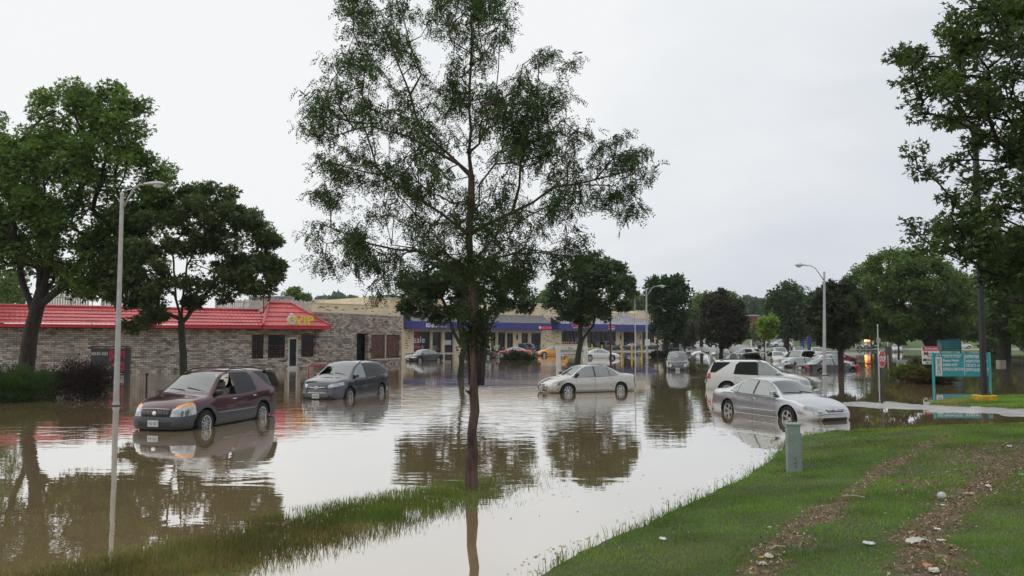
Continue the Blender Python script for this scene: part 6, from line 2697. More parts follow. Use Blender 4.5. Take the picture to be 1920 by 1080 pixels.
# ---------------- roof fences
def roof_fence(px0, px1, ytop, ybot, Y0, Y1, label, step=.17, dense=True):
    A = Vector((pxX(px0, Y0), Y0))
    B = Vector((pxX(px1, Y1), Y1))
    F = Fac(A, B)
    t = F.thing('roof_fence', label, 'fence', 'wooden screens on the restaurant roof')
    zt = F.sz(px0, ytop)[1]
    zb = F.sz(px0, ybot)[1]
    rs = random.Random(px0)
    n = int(F.len / step)
    mb = MB()
    for i in range(n):
        x = i * step
        h = rs.uniform(-.10, .06)
        y = rs.uniform(-.01, .01)
        mb.box((x, y, zb), (x + step * .80, y + .025, zt + h))
    mb.build('boards', WOODF, t)
    mb = MB()
    for z in (zb + .15, zt - .3):
        mb.box((0, .03, z), (F.len, .07, z + .09))
    for x in np.arange(.1, F.len, 2.2):
        mb.box((x, .07, zb - 1.0), (x + .09, .16, zt - .1))
    mb.build('rails', WOODD, t)


roof_fence(68, 170, 551, 580, 60, 61.5, 'leftmost wooden roof screen, between the big tree trunk and the grey lamp post')
roof_fence(190, 226, 553, 580, 61.5, 62, 'short wooden roof screen just left of the grey lamp post')
roof_fence(404, 500, 560, 582, 66, 68.5, 'wooden roof screen seen between the dark maple crown and the corner of the red roof')
roof_fence(496, 586, 556.5, 582, 62.5, 71, 'nearest wooden roof screen directly behind the red corner roof with the VIP letters')


# roof plant on the stone annex
mb = MB()
F_ = thing('roof_vent', 'grey roof unit on the restaurant roof behind the wooden screens', 'roof unit', tuple(at(470, 562, 75)[:2]) + (zAt(566, 75),))
mb.box((-.2, 0, -1.5), (3.6, 2, .55), ch=.05)
mb.build('casing', mat('grey_unit', (.18, .18, .19), .6), F_)
mb = MB()
for k in range(6):
    mb.box((.1 + k * .55, -.03, -.2), (.5 + k * .55, -.005, .35))
mb.build('louvre', mat('dark_louvre', (.05, .05, .055), .6), F_)


# ---------------- the shopping strip
def strip_mall():
    A = Vector((pxX(585, 112.5), 112.5))
    P1, P2 = Vector((-15.5, 124)), Vector((29.6, 165))
    d = (P2 - P1).normalized()
    F = Fac(P1 - d * 24, P2 + d * 6)
    t = F.thing('shop_strip', 'long cream block shopping strip with navy awnings over dark shop windows', 'shops')

    def S(px, off=0):
        return F.sz(px, 640, off)[0]

    def Z(px, py, off=0):
        return F.sz(px, py, off)[1]
    # (px0,px1,ytop) skyline
    segs = [(560, 690, 570.5), (690, 830, 559.5), (830, 925, 578), (925, 1017, 568), (1017, 1049, 576.5), (1049, 1132, 590), (1132, 1195, 588), (1195, 1262, 584)]
    zb = -.4
    wb = MB()
    holes_px = [(776, 806, 621, 662), (811, 827, 622, 664), (834, 849, 622, 664), (866, 882, 621, 660), (898, 917, 622, 658), (921, 929, 623, 658), (934, 947, 623, 658), (950, 962, 624, 657),
                (978, 990, 624, 657), (996, 1014, 624, 660)]
    holes2 = [(1053, 1086, 620, 645), (1101, 1155, 621, 651), (1169, 1190, 622, 650), (1204, 1227, 622, 650)]
    shops = []
    for px0, px1, y0, y1 in holes_px + holes2:
        a, z1 = F.sz(px0, y0)
        b, z0 = F.sz(px1, y1)
        z0 = max(z0, .05)
        shops.append((a, b, z0, z1))
    for px0, px1, yt in segs:
        a, b = S(px0), S(px1)
        z1 = Z((px0 + px1) / 2, yt)
        hs = []
        for h in shops:
            if h[1] > a and h[0] < b:
                hs.append((max(h[0], a), min(h[1], b), h[2], h[3]))
        wall_with_holes(wb, a, b, zb, z1, hs, 0, .4)
        # coping, returns, roof
        wb.add([(a, 0, zb + 4), (a, 20, zb + 4), (a, 20, z1), (a, 0, z1)], [(0, 3, 2, 1)])
        wb.add([(b, 0, zb + 4), (b, 20, zb + 4), (b, 20, z1), (b, 0, z1)], [(0, 1, 2, 3)])
    wb.add([(S(560), 20, zb), (S(1262), 20, zb), (S(1262), 20, 5.5), (S(560), 20, 5.5)], [(0, 1, 2, 3)])
    wb.add([(S(1262), 0, zb), (S(1262), 20, zb), (S(1262), 20, 5.5), (S(1262), 0, 5.5)], [(0, 1, 2, 3)])
    # small recessed dark slots in the block piers
    rs = random.Random(4)

    def slots(px0, px1, py0, py1, n):
        for k in range(n):
            px, py = rs.uniform(px0, px1), py0 + (py1 - py0) * (k + .5) / n
            x, z = F.sz(px, py)
            wb.box((x - .22, -.02, z - .05), (x + .22, -.003, z + .05), 1)
    slots(592, 688, 574, 582, 12)
    slots(692, 768, 564, 590, 18)
    slots(757, 769, 592, 655, 14)
    slots(1016, 1046, 580, 655, 24)
    slots(1020, 1046, 582, 650, 16)
    wb.build('wall', [CREAM, mat('slot_dark', (.03, .028, .025), .9)], t)
    mb = MB()
    for px0, px1, yt in segs:
        a, b = S(px0), S(px1)
        z1 = Z((px0 + px1) / 2, yt)
        mb.box((a + .01, -.06, z1 + .003), (b - .01, .35, z1 + .12))
        mb.box((a + .01, .35, z1 - .3), (b - .01, 19.9, z1 - .15))
    mb.build('coping', mat('cream_coping', (.56, .50, .40), .7), t)
    # windows
    rsn = random.Random(9)
    for i, (a, b, z0, z1) in enumerate(shops):
        mb = MB()
        mb.box((a + .05, .22, z0), (b - .05, .26, z1 - .05))
        wo = mb.build('shop_window', DARKW, t)
        mb = MB()
        n = max(1, int(round((b - a) / 1.3)))
        for k in range(n + 1):
            x = a + (b - a) * k / n
            mb.box((x - .05, .10, z0), (x + .05, .21, z1))
        mb.box((a, .11, z1 - .12), (b, .20, z1))
        mb.box((a, .11, z0), (b, .20, z0 + .15))
        mb.build('window_frame', mat('bronze_frame', (.06, .05, .045), .4, .3), wo)
        mb = MB()
        # displays inside
        for k in range(int((b - a) / .45)):
            x = a + .25 + k * .45
            h = rsn.uniform(.3, 1.1)
            if rsn.random() < .5:
                mb.box((x, .205, z0 + .3), (x + .3, .218, z0 + .3 + h))
        if mb.v:
            mb.build('display', mat('display_mix', (.16, .15, .17), .6, var=.9, scale=1.4), wo)
        if i == 0:
            sb = MB()
            sb.box((a + .08, .195, z0 + .05), (a + (b - a) * .42, .204, z1 - .12))
            sb.build('poster', mat('poster_red', (.12, .012, .02), .5), wo)
            text_part('window_lettering', 'sale', (b - a) * .68, (z1 - z0) * .30, WHITET, wo, T(a + (b - a) * .38, .185, z0 + (z1 - z0) * .62))
            text_part('window_lettering', 'in store', (b - a) * .55, (z1 - z0) * .14, mat('pink_ink', (.7, .25, .25), .5, var=0), wo, T(a + (b - a) * .40, .185, z0 + (z1 - z0) * .30))
        if i == 2:
            sb = MB()
            sb.box((a + .15, .195, z0 + (z1 - z0) * .38), (b - .2, .204, z0 + (z1 - z0) * .60))
            sb.build('notice', mat('notice_paper', (.62, .62, .6), .6, var=.3, scale=6), wo)
        if i == 10:
            sb = MB()
            for k in range(8):
                sb.box((a + .3 + k * .5, .19, z0 + .05), (a + .65 + k * .5, .2, z0 + .45))
            sb.build('display', mat('pink_display', (.75, .35, .35), .5), wo)
    # trim bands and columns under the awning
    mb = MB()
    for px0, px1 in ((772, 1015), (1050, 1229)):
        a, b = S(px0), S(px1)
        z = Z(px0, 620.5)
        mb.box((a, -.10, Z(px0, 619)), (b, -.003, Z(px0, 616.5)))
    for px in (808.5, 829, 851, 884, 931.5, 948.5, 993, 1095.5, 1165, 1198):
        x = S(px)
        mb.box((x - .16, -.14, -.3), (x + .16, -.104, Z(px, 620)))
    mb.build('pilaster', mat('cream_trim', (.60, .53, .42), .7), t)
    for px in (969, 1163.5, 1200):
        mb = MB()
        x, z = F.sz(px, 632)
        mb.prism([(x - .18, z), (x, z - .5), (x + .18, z), (x, z + .5)], -.2, -.004, 'y')
        mb.build('wall_lamp', BLACKPL, t)

    # awnings: navy fascia, shingled top; ox = projection
    def awning(px0, px1, ytf0, ytf1, yb0, yb1, ytop0, ytop1, shingle, ox=2.2, gables=()):
        a = S(px0, ox)
        b = S(px1, ox)
        zf0, zf1 = Z(px0, ytf0, ox), Z(px1, ytf1, ox)
        zb0, zb1 = Z(px0, yb0, ox), Z(px1, yb1, ox)
        zf0 = zf1 = (zf0 + zf1) / 2
        zb0 = zb1 = (zb0 + zb1) / 2
        xt0, zt0 = F.sz(px0, ytop0)
        xt1, zt1 = F.sz(px1, ytop1)
        zt = (zt0 + zt1) / 2
        mb = MB()
        mb.box((a, -ox, zb0), (b, -ox + .08, zf0))
        mb.add([(a, -ox + .08, zb0), (a, -.01, zb0), (a, -.01, zt - .1), (a, -ox + .08, zf0)], [(0, 1, 2, 3)])
        mb.add([(b, -ox + .08, zb0), (b, -.01, zb0), (b, -.01, zf0 + .2), (b, -ox + .08, zf0)], [(0, 3, 2, 1)])
        mb.add([(a, -ox + .08, zb0 + .02), (b, -ox + .08, zb0 + .02), (b, -.12, zb0 + .02), (a, -.12, zb0 + .02)], [(0, 1, 2, 3)])
        # seams
        for k in range(int((b - a) / 3.2)):
            x = a + 1.6 + k * 3.2
            mb.box((x, -ox - .02, zb0), (x + .08, -ox - .002, zf0))
        ao = mb.build('awning', NAVY, t)
        mb = MB()
        aa, bb = a + 1.6, b - 1.9
        ng = 24
        vs, fs = [], []
        top, bot = [], []
        for k in range(ng + 1):
            x = a + (b - a) * k / ng
            q = min(1, max(0, (x - a) / 1.8), (b - x) / 2.2)
            g = 0
            for gx, gh in gables:
                xg = S(gx)
                g = max(g, gh * max(0, 1 - abs(x - xg) / 3.0))
            bot.append((x, -ox - .03, zf0 + .005))
            top.append((x + (0 if .05 < q < 1 else 0), -.02, zt + g))
        # hip ends
        vs = bot + top
        for k in range(ng):
            fs.append((k, k + 1, k + ng + 2, k + ng + 1))
        mb.add(vs, fs)
        mb.build('awning_roof', shingle, ao)
        return a, b, zb0, zf0, ox, ao
    A1 = awning(772, 1034, 600, 608, 617, 618.5, 584, 594, SHING)
    A2 = awning(1049, 1231, 605, 611, 617.5, 621, 592, 600, SHINGL, gables=((1168, 1.4),))

    def sign(px0, px1, py0, py1, txt, m, aw, bold=.01, nm='sign_lettering'):
        ox = aw[4] + .06
        a, z1 = F.sz(px0, py0, ox)
        b, z0 = F.sz(px1, py1, ox)
        text_part(nm, txt, abs(b - a), abs(z1 - z0), m, aw[5], T((a + b) / 2, -ox - .02, (z0 + z1) / 2), font_bold=bold)
    sign(798.5, 819.5, 602, 614, 'scrubs', WHITET, A1, .025)
    sign(821, 838, 609, 615, '& beyond', WHITET, A1, .01)
    sign(1010, 1014, 611, 617, '•', WHITET, A1)
    sign(1013.5, 1034, 612, 617.5, 'MERLE NORM', REDT, A1, .03)
    sign(1071.5, 1084, 607, 612, 'LA TOUR', REDT, A2, .03)
    sign(1086, 1112, 608, 615, 'SALON SPA', ORANGET, A2, .03)
    sign(1075, 1085, 613, 615.5, 'DAY SPA', WHITET, A2, .02)
    sign(1141, 1153, 610.5, 615, 'UPS', REDT, A2, .04)
    sign(1141, 1153, 616, 617.6, '—', WHITET, A2, .04)
    # sidewalk in front
    mb = MB()
    mb.box((S(760), -4.0, -.35), (S(1048), .0, .10))
    mb.build('walkway', mat('walkway_concrete', (.42, .41, .38), .6, var=.2), t)
    mb = MB()
    mb.box((S(1048) + .01, -4.0, -.35), (S(1262), .0, .32))
    mb.build('walkway', mat('walkway_concrete', (.42, .41, .38), .6, var=.2), t)
    return F


FM = strip_mall()


# ---------------- far buildings
def far_building(name, label, px0, px1, ytop, ybase, Y, mw, win=(), depth=14, roofm=None, cat='building', wmat=None):
    F = Fac((pxX(px0, Y), Y), (pxX(px1, Y), Y), 0)
    t = F.thing(name, label, cat)
    a, zt = F.sz(px0, ytop)
    b, _ = F.sz(px1, ytop)
    zb = F.sz(px0, ybase)[1]
    hs = []
    for w in win:
        x0, z1 = F.sz(w[0], w[1])
        x1, z0 = F.sz(w[2], w[3])
        hs.append((x0, x1, z0, z1))
    mb = MB()
    wall_with_holes(mb, a, b, zb, zt, hs, 0, .3)
    mb.add([(a, 0, zb), (a, depth, zb), (a, depth, zt), (a, 0, zt)], [(0, 3, 2, 1)])
    mb.add([(b, 0, zb), (b, depth, zb), (b, depth, zt), (b, 0, zt)], [(0, 1, 2, 3)])
    mb.add([(a, depth, zb), (b, depth, zb), (b, depth, zt), (a, depth, zt)], [(0, 1, 2, 3)])
    mb.build('wall', mw, t)
    mb = MB()
    mb.box((a - .2, -.2, zt), (b + .2, depth + .2, zt + .35))
    mb.build('roof', roofm or ROOFG, t)
    for h in hs:
        mb = MB()
        mb.box((h[0], .2, h[2]), (h[1], .25, h[3]))
        w = mb.build('window', DARKW, t)
        mb = MB()
        m = (h[0] + h[1]) / 2
        mb.box((m - .05, .1, h[2]), (m + .05, .19, h[3]))
        mb.build('window_frame', TRIMW, w)
    return F, t


BRICK = mat('red_brick', (.26, .070, .055), .85, var=.25, scale=3)
far_building('brick_building', 'red brick building far behind the bright green young tree', 1392, 1462, 592.5, 648, 260, BRICK, [(1400 + 9 * k, 604, 1405 + 9 * k, 612) for k in range(6)])
far_building('brick_house', 'small reddish brown house seen under the trees left of the flashing amber light', 1540, 1612, 618, 648, 215, BRICK, [(1548 + 13 * k, 624, 1555 + 13 * k, 634) for k in range(5)], roofm=mat('brown_roof', (.10, .08, .07), .8))
far_building('office_block', 'low grey brown building behind the trunks at the right, near the white car', 1750, 1960, 612, 640, 235, mat('tan_wall', (.24, .20, .17), .8), [(1760 + 16 * k, 620, 1770 + 16 * k, 632) for k in range(11)],
             roofm=mat('brown_roof', (.10, .08, .07), .8))
far_building('white_shed', 'white building end showing between the column shaped tree and the shop strip', 1229, 1262, 628, 648, 175, mat('white_wall', (.60, .59, .56), .7), [(1236, 633, 1246, 641)])
far_building('grey_warehouse', 'grey roofed building far behind the stone annex, under the distant woods', 590, 640, 564, 640, 230, mat('grey_wall', (.30, .30, .30), .8), [(598, 570, 604, 574), (612, 570, 618, 574)])
# blue canopies of the clinic
for i, (p0, p1, yt) in enumerate(((1452, 1468, 625), (1488, 1503, 627))):
    Y = 205
    t = thing('blue_canopy', ['blue tent canopy left of the oak trunk, far back', 'blue tent canopy between the oak and the blue clinic sign'][i], 'canopy', (pxX((p0 + p1) / 2, Y), Y, .6), 0, 'blue canopies')
    w = (p1 - p0) / FPX * Y / 2
    z = zAt(yt, Y) - .6
    mb = MB()
    mb.add([(-w, -w, z - 1.1), (w, -w, z - 1.1), (w, w, z - 1.1), (-w, w, z - 1.1), (0, 0, z + .3)], [(0, 1, 4), (1, 2, 4), (2, 3, 4), (3, 0, 4)])
    mb.box((-w, -w - .02, z - 1.5), (w, -w + .02, z - 1.1))
    mb.build('canopy_cloth', NAVY, t)
    for sx in (-1, 1):
        for sy in (-1, 1):
            mb = MB()
            mb.tube([(sx * (w - .05), sy * (w - .05), 0), (sx * (w - .05), sy * (w - .05), z - 1.1)], .05, 6)
            mb.build('post', TRIMW, t)
# ------------------------------------------------------------------ street furniture
GALV = mat('galvanised_steel', (.42, .43, .44), .45, .35, var=.15, scale=3)
CONCP = mat('pale_concrete_pole', (.46, .46, .45), .8, var=.15, scale=4)
WHITEP = mat('white_paint_post', (.72, .72, .70), .5, var=.10, scale=2)
YEL = mat('yellow_paint', (.72, .50, .01), .5, var=.15, scale=3)
LGL = mat('lamp_lens', (.60, .62, .60), .25, var=.1)


def street_lamp(name, label, base, Y, ptop, head, r0, r1, polem, boxsign=None):
    b = at(base[0], 634, Y)
    b.z = -.3
    t = thing(name, label, 'street lamp', (b.x, Y, 0), 0, 'street lamps')
    tp = at(ptop[0], ptop[1], Y) - Vector((b.x, Y, 0))
    hd = at(head[0], head[1], Y) - Vector((b.x, Y, 0))
    lean = tp.x
    mb = MB()
    mb.tube([(0, 0, -.35), (0, 0, .02), (tp.x * .5, 0, tp.z * .5), (tp.x, 0, tp.z)], [r0, r0, (r0 + r1) / 2, r1], 12)
    mb.tube([(0, 0, .04), (0, 0, .16)], [r0 * 1.35, r0 * 1.15], 8)
    mb.build('pole', polem, t, smooth='auto')
    mb = MB()
    mb.box((-r0 * 1.7, -r0 * 1.7, -.03), (r0 * 1.7, r0 * 1.7, .035), ch=.01)
    mb.build('base_plate', BLACKPL, t)  # plate coloured black so it also carries the shadow at the pole's foot
    mb = MB()
    mb.lathe([(r1 * 1.15, 0), (r1 * 1.2, .05), (.001, .16)], 10, 'z', (tp.x, 0, tp.z))
    mb.build('pole_cap', GALV, t)
    s = 1 if hd.x > tp.x else -1
    w = abs(hd.x - tp.x)
    hl = .72
    a0 = Vector((tp.x + s * r1, 0, tp.z - .45))
    e = Vector((hd.x - s * hl * .75, 0, hd.z - .02))
    mb = MB()
    pts = [a0, a0 + (e - a0) * .25 + Vector((0, 0, .10 + .05 * w)), a0 + (e - a0) * .5 + Vector((0, 0, .16 + .10 * w)), a0 + (e - a0) * .78 + Vector((0, 0, .10 + .08 * w)), e]
    mb.tube(pts, .032, 8)
    mb.build('arm', GALV, t, smooth=True)
    mb = MB()
    vs, fs = [], []
    prof = [(0, .05, .05), (.12, .07, .06), (.30, .13, .09), (.52, .16, .10), (.68, .13, .08), (.76, .05, .03)]
    for x, hw, hh in prof:
        for k in range(10):
            a = 2 * math.pi * k / 10
            vs.append((e.x + s * x, hw * math.cos(a), e.z + .02 + max(-.03, hh * math.sin(a)) + .02))
    for i in range(len(prof) - 1):
        for k in range(10):
            q = i * 10 + k
            r = i * 10 + (k + 1) % 10
            fs.append((q, r, r + 10, q + 10))
    fs.append(tuple(range(10)))
    fs.append(tuple(range(50, 60)))
    mb.add(vs, fs)
    mb.lathe([(.03, 0), (.035, .06), (.001, .08)], 8, 'z', (e.x + s * .42, 0, e.z + .13))
    ho = mb.build('lamp_head', GALV, t, smooth='auto')
    mb = MB()
    mb.ell((e.x + s * .50, 0, e.z - .01), (.19, .12, .10), 12, 6)
    mb.build('lamp_lens', LGL, ho, smooth=True)
    if boxsign:
        p0 = at(boxsign[0], boxsign[1], Y) - Vector((b.x, Y, 0))
        p1 = at(boxsign[2], boxsign[3], Y) - Vector((b.x, Y, 0))
        mb = MB()
        mb.box((p0.x, -.16, p1.z), (p1.x, -.13, p0.z))
        mb.build('sign_plate', WHITEP, t)
    return t


street_lamp('street_lamp', 'tall pale concrete lamp post on the left, its arm curving right', (221.5, 760), 28.6, (229, 366), (298, 346), .098, .064, CONCP)
street_lamp('street_lamp', 'grey steel lamp post on the right with its arm reaching left', (1544, 702), 52, (1545.5, 512), (1497, 498), .12, .065, GALV)
street_lamp('street_lamp', 'slim lamp post in the centre carrying a small white plate, beside the column shaped tree', (1212.5, 684), 72, (1212, 546), (1243, 537), .11, .06, GALV, (1208.5, 636, 1218, 648))


def simple_pole(name, label, px, Y, ytop, r, m, cat='pole', cap=None, extra=None):
    x = pxX(px, Y)
    t = thing(name, label, cat, (x, Y, 0), 0)
    zt = zAt(ytop, Y)
    mb = MB()
    mb.tube([(0, 0, -.3), (0, 0, zt)], [r, r * .75], 8)
    mb.build('pole', m, t, smooth='auto')
    if cap == 'ball':
        mb = MB()
        mb.ell((0, 0, zt + r * 1.3), (r * 1.8,) * 3, 10, 6)
        mb.build('finial', m, t, smooth=True)
    if cap == 'flat':
        mb = MB()
        mb.lathe([(r * 1.6, -.02), (r * 1.6, .05), (.001, .09)], 10, 'z', (0, 0, zt))
        mb.build('cap', m, t)
    return t


simple_pole('flagpole', 'thin white flagpole rising in front of the blue awning shops', 1190, 64, 550, .045, WHITEP, 'flagpole', 'ball')
t = simple_pole('wooden_post', 'brown wooden utility post in front of the blue awning, right of the white coupe', 1144, 76, 584, .10, BARK, 'post', 'flat')
mb = MB()
mb.box((-.55, -.25, -.1), (-.1, -.12, .10), ch=.02)
mb.build('footing_board', WHITEP, t)
simple_pole('sign_post', 'dark thin post standing in the water left of the small black off-roader', 1231.5, 80, 622, .07, BLACKPL, 'post', 'flat')
t = simple_pole('notice_post', 'white post with a small square notice, left of the stop sign', 1643.5, 78, 610, .06, WHITEP, 'sign post', 'flat')
mb = MB()
mb.box((-.19, -.10, zAt(643, 78)), (.19, -.07, zAt(634, 78)))
mb.build('notice', mat('notice_grey', (.45, .45, .45), .6, var=.35, scale=6), t)
simple_pole('marker_post', 'thin pale post on the far lawn above the black bin', 1661, 150, 627, .07, WHITEP, 'post', 'ball')
simple_pole('wooden_stake', 'short dark stake standing in the water left of the burgundy car', 280, 34, 703, .045, BARK, 'stake', 'flat')
simple_pole('light_post', 'thin grey post behind the oak trunk, left of the blue clinic sign', 1484.5, 150, 608, .09, GALV, 'post', 'flat')
simple_pole('mast', 'thin dark mast with a crossbar top above the red roof, between two roof screens', 174, 72, 541, .05, BLACKPL, 'mast', 'flat')

# dark lamp poles on concrete footings, right
for (px, Y, ytop, r, fw, fh, fm, yb, lab) in ((1838.5, 29.6, 240, .085, .64, .26, YEL, .06, 'tall black lamp pole on a yellow painted concrete footing, in front of the teal sign'),
                                              (1871.5, 73, 480, .09, .60, .40, mat('grey_footing', (.42, .40, .36), .8), 0, 'dark pole on a plain grey concrete footing behind the teal sign')):
    x = pxX(px, Y)
    t = thing('lamp_pole', lab, 'lamp pole', (x, Y, yb), 0, 'lamp poles on concrete footings')
    zt = zAt(ytop, Y) - yb
    mb = MB()
    mb.box((-r, -r, fh), (r, r, zt), ch=.015)
    mb.build('pole', mat('dark_bronze_pole', (.022, .020, .020), .5, .2), t)
    mb = MB()
    mb.box((-fw / 2, -fw / 2, -.35), (fw / 2, fw / 2, fh), ch=.03)
    mb.build('footing', fm if fm is not YEL else mat('chipped_yellow', (.50, .34, .02), .8, var=.6, scale=7), t)
    mb = MB()
    mb.box((-.17, -.17, fh), (.17, .17, fh + .05), ch=.01)
    for sx in (-1, 1):
        for sy in (-1, 1):
            mb.tube([(sx * .13, sy * .13, fh + .04), (sx * .13, sy * .13, fh + .12)], .02, 6)
    mb.build('base_plate', BLACKPL, t)
    mb = MB()
    mb.box((-.9, -.2, zt), (.1, .2, zt + .14), ch=.03)
    mb.build('lamp_head', BLACKPL, t)


# stop sign
def stop_sign():
    Y = 29.75
    x = pxX(1650, Y)
    t = thing('stop_sign', 'red stop sign on a black post, seen at an angle at the driveway', 'stop sign', (x, Y, 0), 0)
    zc = zAt(673, Y)
    t.rotation_euler = (0, 0, R(41))
    mb = MB()
    mb.box((-.035, .02, -.3), (.035, .075, zc + .25))
    mb.build('post', BLACKPL, t)
    mb = MB()
    r = .335
    mb.prism([(r * math.cos(R(22.5 + 45 * k)), zc + r * math.sin(R(22.5 + 45 * k))) for k in range(8)], -.005, .015, 'y')
    po = mb.build('sign_face', mat('stop_white', (.75, .75, .75), .4, var=.05), t)
    mb = MB()
    r = .312
    mb.prism([(r * math.cos(R(22.5 + 45 * k)), zc + r * math.sin(R(22.5 + 45 * k))) for k in range(8)], -.010, -.0052, 'y')
    mb.build('red_field', mat('stop_red', (.42, .012, .03), .4, var=.1), po)
    text_part('lettering', 'STOP', .50, .20, WHITET, po, T(0, -.014, zc), font_bold=.02)


stop_sign()


# ---------------- board signs
def board(name, label, px0, py0, px1, py1, Y, ybase, posts, boardm, texts, rz=0.0, postm=WHITEP, postw=.12, group=None, extra=None, posttop=None, cat='sign', z0=None):
    xa, xb = pxX(px0, Y), pxX(px1, Y)
    z1, zb = zAt(py0, Y), zAt(py1, Y)
    cx = (xa + xb) / 2
    base = 0 if z0 is None else z0
    t = thing(name, label, cat, (cx, Y, base), rz, group)
    w = (xb - xa) / math.cos(rz)
    mb = MB()
    mb.box((-w / 2, -.05, zb - base), (w / 2, .05, z1 - base), ch=.01)
    bo = mb.build('board', boardm, t)
    for p in posts:
        x = (pxX(p, Y) - cx) / math.cos(rz)
        mb = MB()
        top = (zAt(posttop, Y) if posttop else z1 + .03) - base
        mb.box((x - postw / 2, -postw / 2, -.32), (x + postw / 2, postw / 2, top), ch=.01)
        mb.build('post', postm, t)

    def q(px, py):
        return (pxX(px, Y) - cx) / math.cos(rz), zAt(py, Y) - base
    for tx in texts:
        x0, za = q(tx[0], tx[1])
        x1, zc = q(tx[2], tx[3])
        if tx[4] is None:
            mb = MB()
            mb.box((x0, -.062, zc), (x1, -.052, za))
            mb.build('panel', tx[5], bo)
        else:
            M = T((x0 + x1) / 2, -.068, (za + zc) / 2)
            ww, hh = x1 - x0, za - zc
            if len(tx) > 6 and tx[6] == 'v':
                M = M @ Matrix.Rotation(-math.pi / 2, 4, 'Y')
                ww, hh = hh, ww
            text_part('lettering', tx[4], ww, hh, tx[5], bo, M, font_bold=.012)
    return t


SIGNW = mat('sign_white', (.66, .66, .62), .5, var=.06)
SIGNB = mat('sign_black', (.018, .022, .028), .45, var=.1)
g3 = 'white house shop signs on white posts'
board('shop_sign', 'white sign board with black lettering on wide white posts, behind the champagne sedan', 1048, 649, 1096, 668, 75, 682, [1046.5, 1097.5], SIGNW,
      [(1064, 651, 1073, 654.5, 'The', BLACKT), (1050, 656, 1094, 660.5, 'WHITE HOUSE', BLACKT), (1057, 663.5, 1087, 666.5, 'SHOPPES', BLACKT)], postw=.40, group=g3)
board('shop_sign', 'dark sign board with white lettering on white posts, behind the small black off-roader', 1240, 645, 1272, 660, 104, 669, [1238, 1273.5], SIGNB,
      [(1252, 646.5, 1260, 650, 'The', WHITET), (1242, 651, 1270, 654.5, 'WHITE HOUSE', WHITET), (1245, 656, 1268, 658.5, 'SHOPPES', WHITET)], postw=.30, group=g3)
board('shop_sign', 'smaller dark sign board on white posts, left of the bright green young tree', 1408, 638, 1431, 647, 125, 660, [1406.5, 1432.5], SIGNB,
      [(1416, 639, 1422, 641, 'The', WHITET), (1410, 642, 1429, 644, 'WHITE HOUSE', WHITET), (1412, 645, 1427, 646.5, 'SHOPPES', WHITET)], postw=.26, group=g3)
TEAL = mat('teal_board', (.010, .255, .30), .45, var=.12, scale=2)
TEALD = mat('dark_teal_board', (.012, .115, .145), .5, var=.2, scale=2)
TEALP = mat('teal_post', (.02, .33, .34), .5, var=.1)
board('directory_sign', 'big teal directory board with white tenant names behind the black lamp pole', 1745.5, 662, 1849, 706, 41, 722, [1745, 1850], TEAL,
      [(1749.5, 664.5, 1759, 668, '6717', WHITET), (1748.5, 669.5, 1760, 704, None, SIGNW), (1750.5, 671.5, 1758, 702, 'ODANA PARK', TEALD, 'v'),
       (1762, 664.8, 1796, 668.2, 'KRISHNA FOODS', WHITET), (1765, 669.2, 1794, 670.6, 'INDIAN GROCERIES', WHITET), (1762.5, 673.5, 1792, 678, 'Rena Nails', WHITET),
       (1762.5, 681.5, 1789, 686.5, 'BARBER SHOP', WHITET), (1762.5, 689.5, 1800.5, 695, 'EXPRESS ALTERATIONS', WHITET), (1801.8, 665.5, 1802.8, 703, None, SIGNW),
       (1804, 665.5, 1843, 671.5, 'EXPERTISE HAIR', WHITET), (1804, 674.5, 1845, 679.5, 'ASIAN FOOT SPA', WHITET), (1804.5, 682, 1823, 687.5, "CECIL'S", WHITET), (1825.5, 683.5, 1843, 687, 'SANDALS', WHITET),
       (1804, 690, 1846, 696, 'IGNITE GLASS & GIFTS', WHITET)], postm=TEALP, postw=.10)
board('directory_sign', 'dark teal directory board standing behind the big teal one', 1757, 638.5, 1798.5, 658.5, 72, 683, [1758, 1797], TEALD,
      [(1765, 641, 1776, 643, 'KRISHNA', TEALP), (1780, 641, 1795, 643, 'EXPERTISE', TEALP), (1765, 645.5, 1775, 647.5, 'NAILS', TEALP), (1780, 645.5, 1794, 647.5, 'FOOT SPA', TEALP),
       (1765, 650, 1777, 651.5, 'BARBER', TEALP), (1780, 650, 1793, 651.5, "CECIL'S", TEALP), (1765, 654.5, 1777, 656, 'EXPRESS', TEALP), (1780, 654.5, 1796, 656, 'IGNITE GLASS', TEALP),
       (1757.5, 643, 1761, 657, None, mat('pale_teal', (.10, .26, .30), .5)), (1766, 636, 1796, 638.2, None, NAVY)], postm=TEALD, postw=.12)
board('agency_sign', 'red and white available sign on posts at the left end of the teal sign', 1725, 650, 1757, 683, 46, 712, [1727, 1755], SIGNW,
      [(1725.2, 650.2, 1756.8, 657.6, None, mat('sign_red', (.50, .015, .06), .45)), (1728.5, 652, 1753.5, 655.5, 'AVAILABLE', WHITET), (1727.5, 659, 1735, 666, 'M', mat('wine_letter', (.22, .015, .03), .5, var=0)),
       (1733.5, 662.5, 1741, 669.5, 'C', BLACKT), (1725.6, 672.5, 1756.6, 677, None, mat('plum_panel', (.045, .03, .045), .5)), (1731, 673.4, 1752, 676, '608 271', SIGNW), (1731, 678.8, 1750, 681.6, 'MCKAY', BLACKT)],
      postm=BLACKPL, postw=.09)
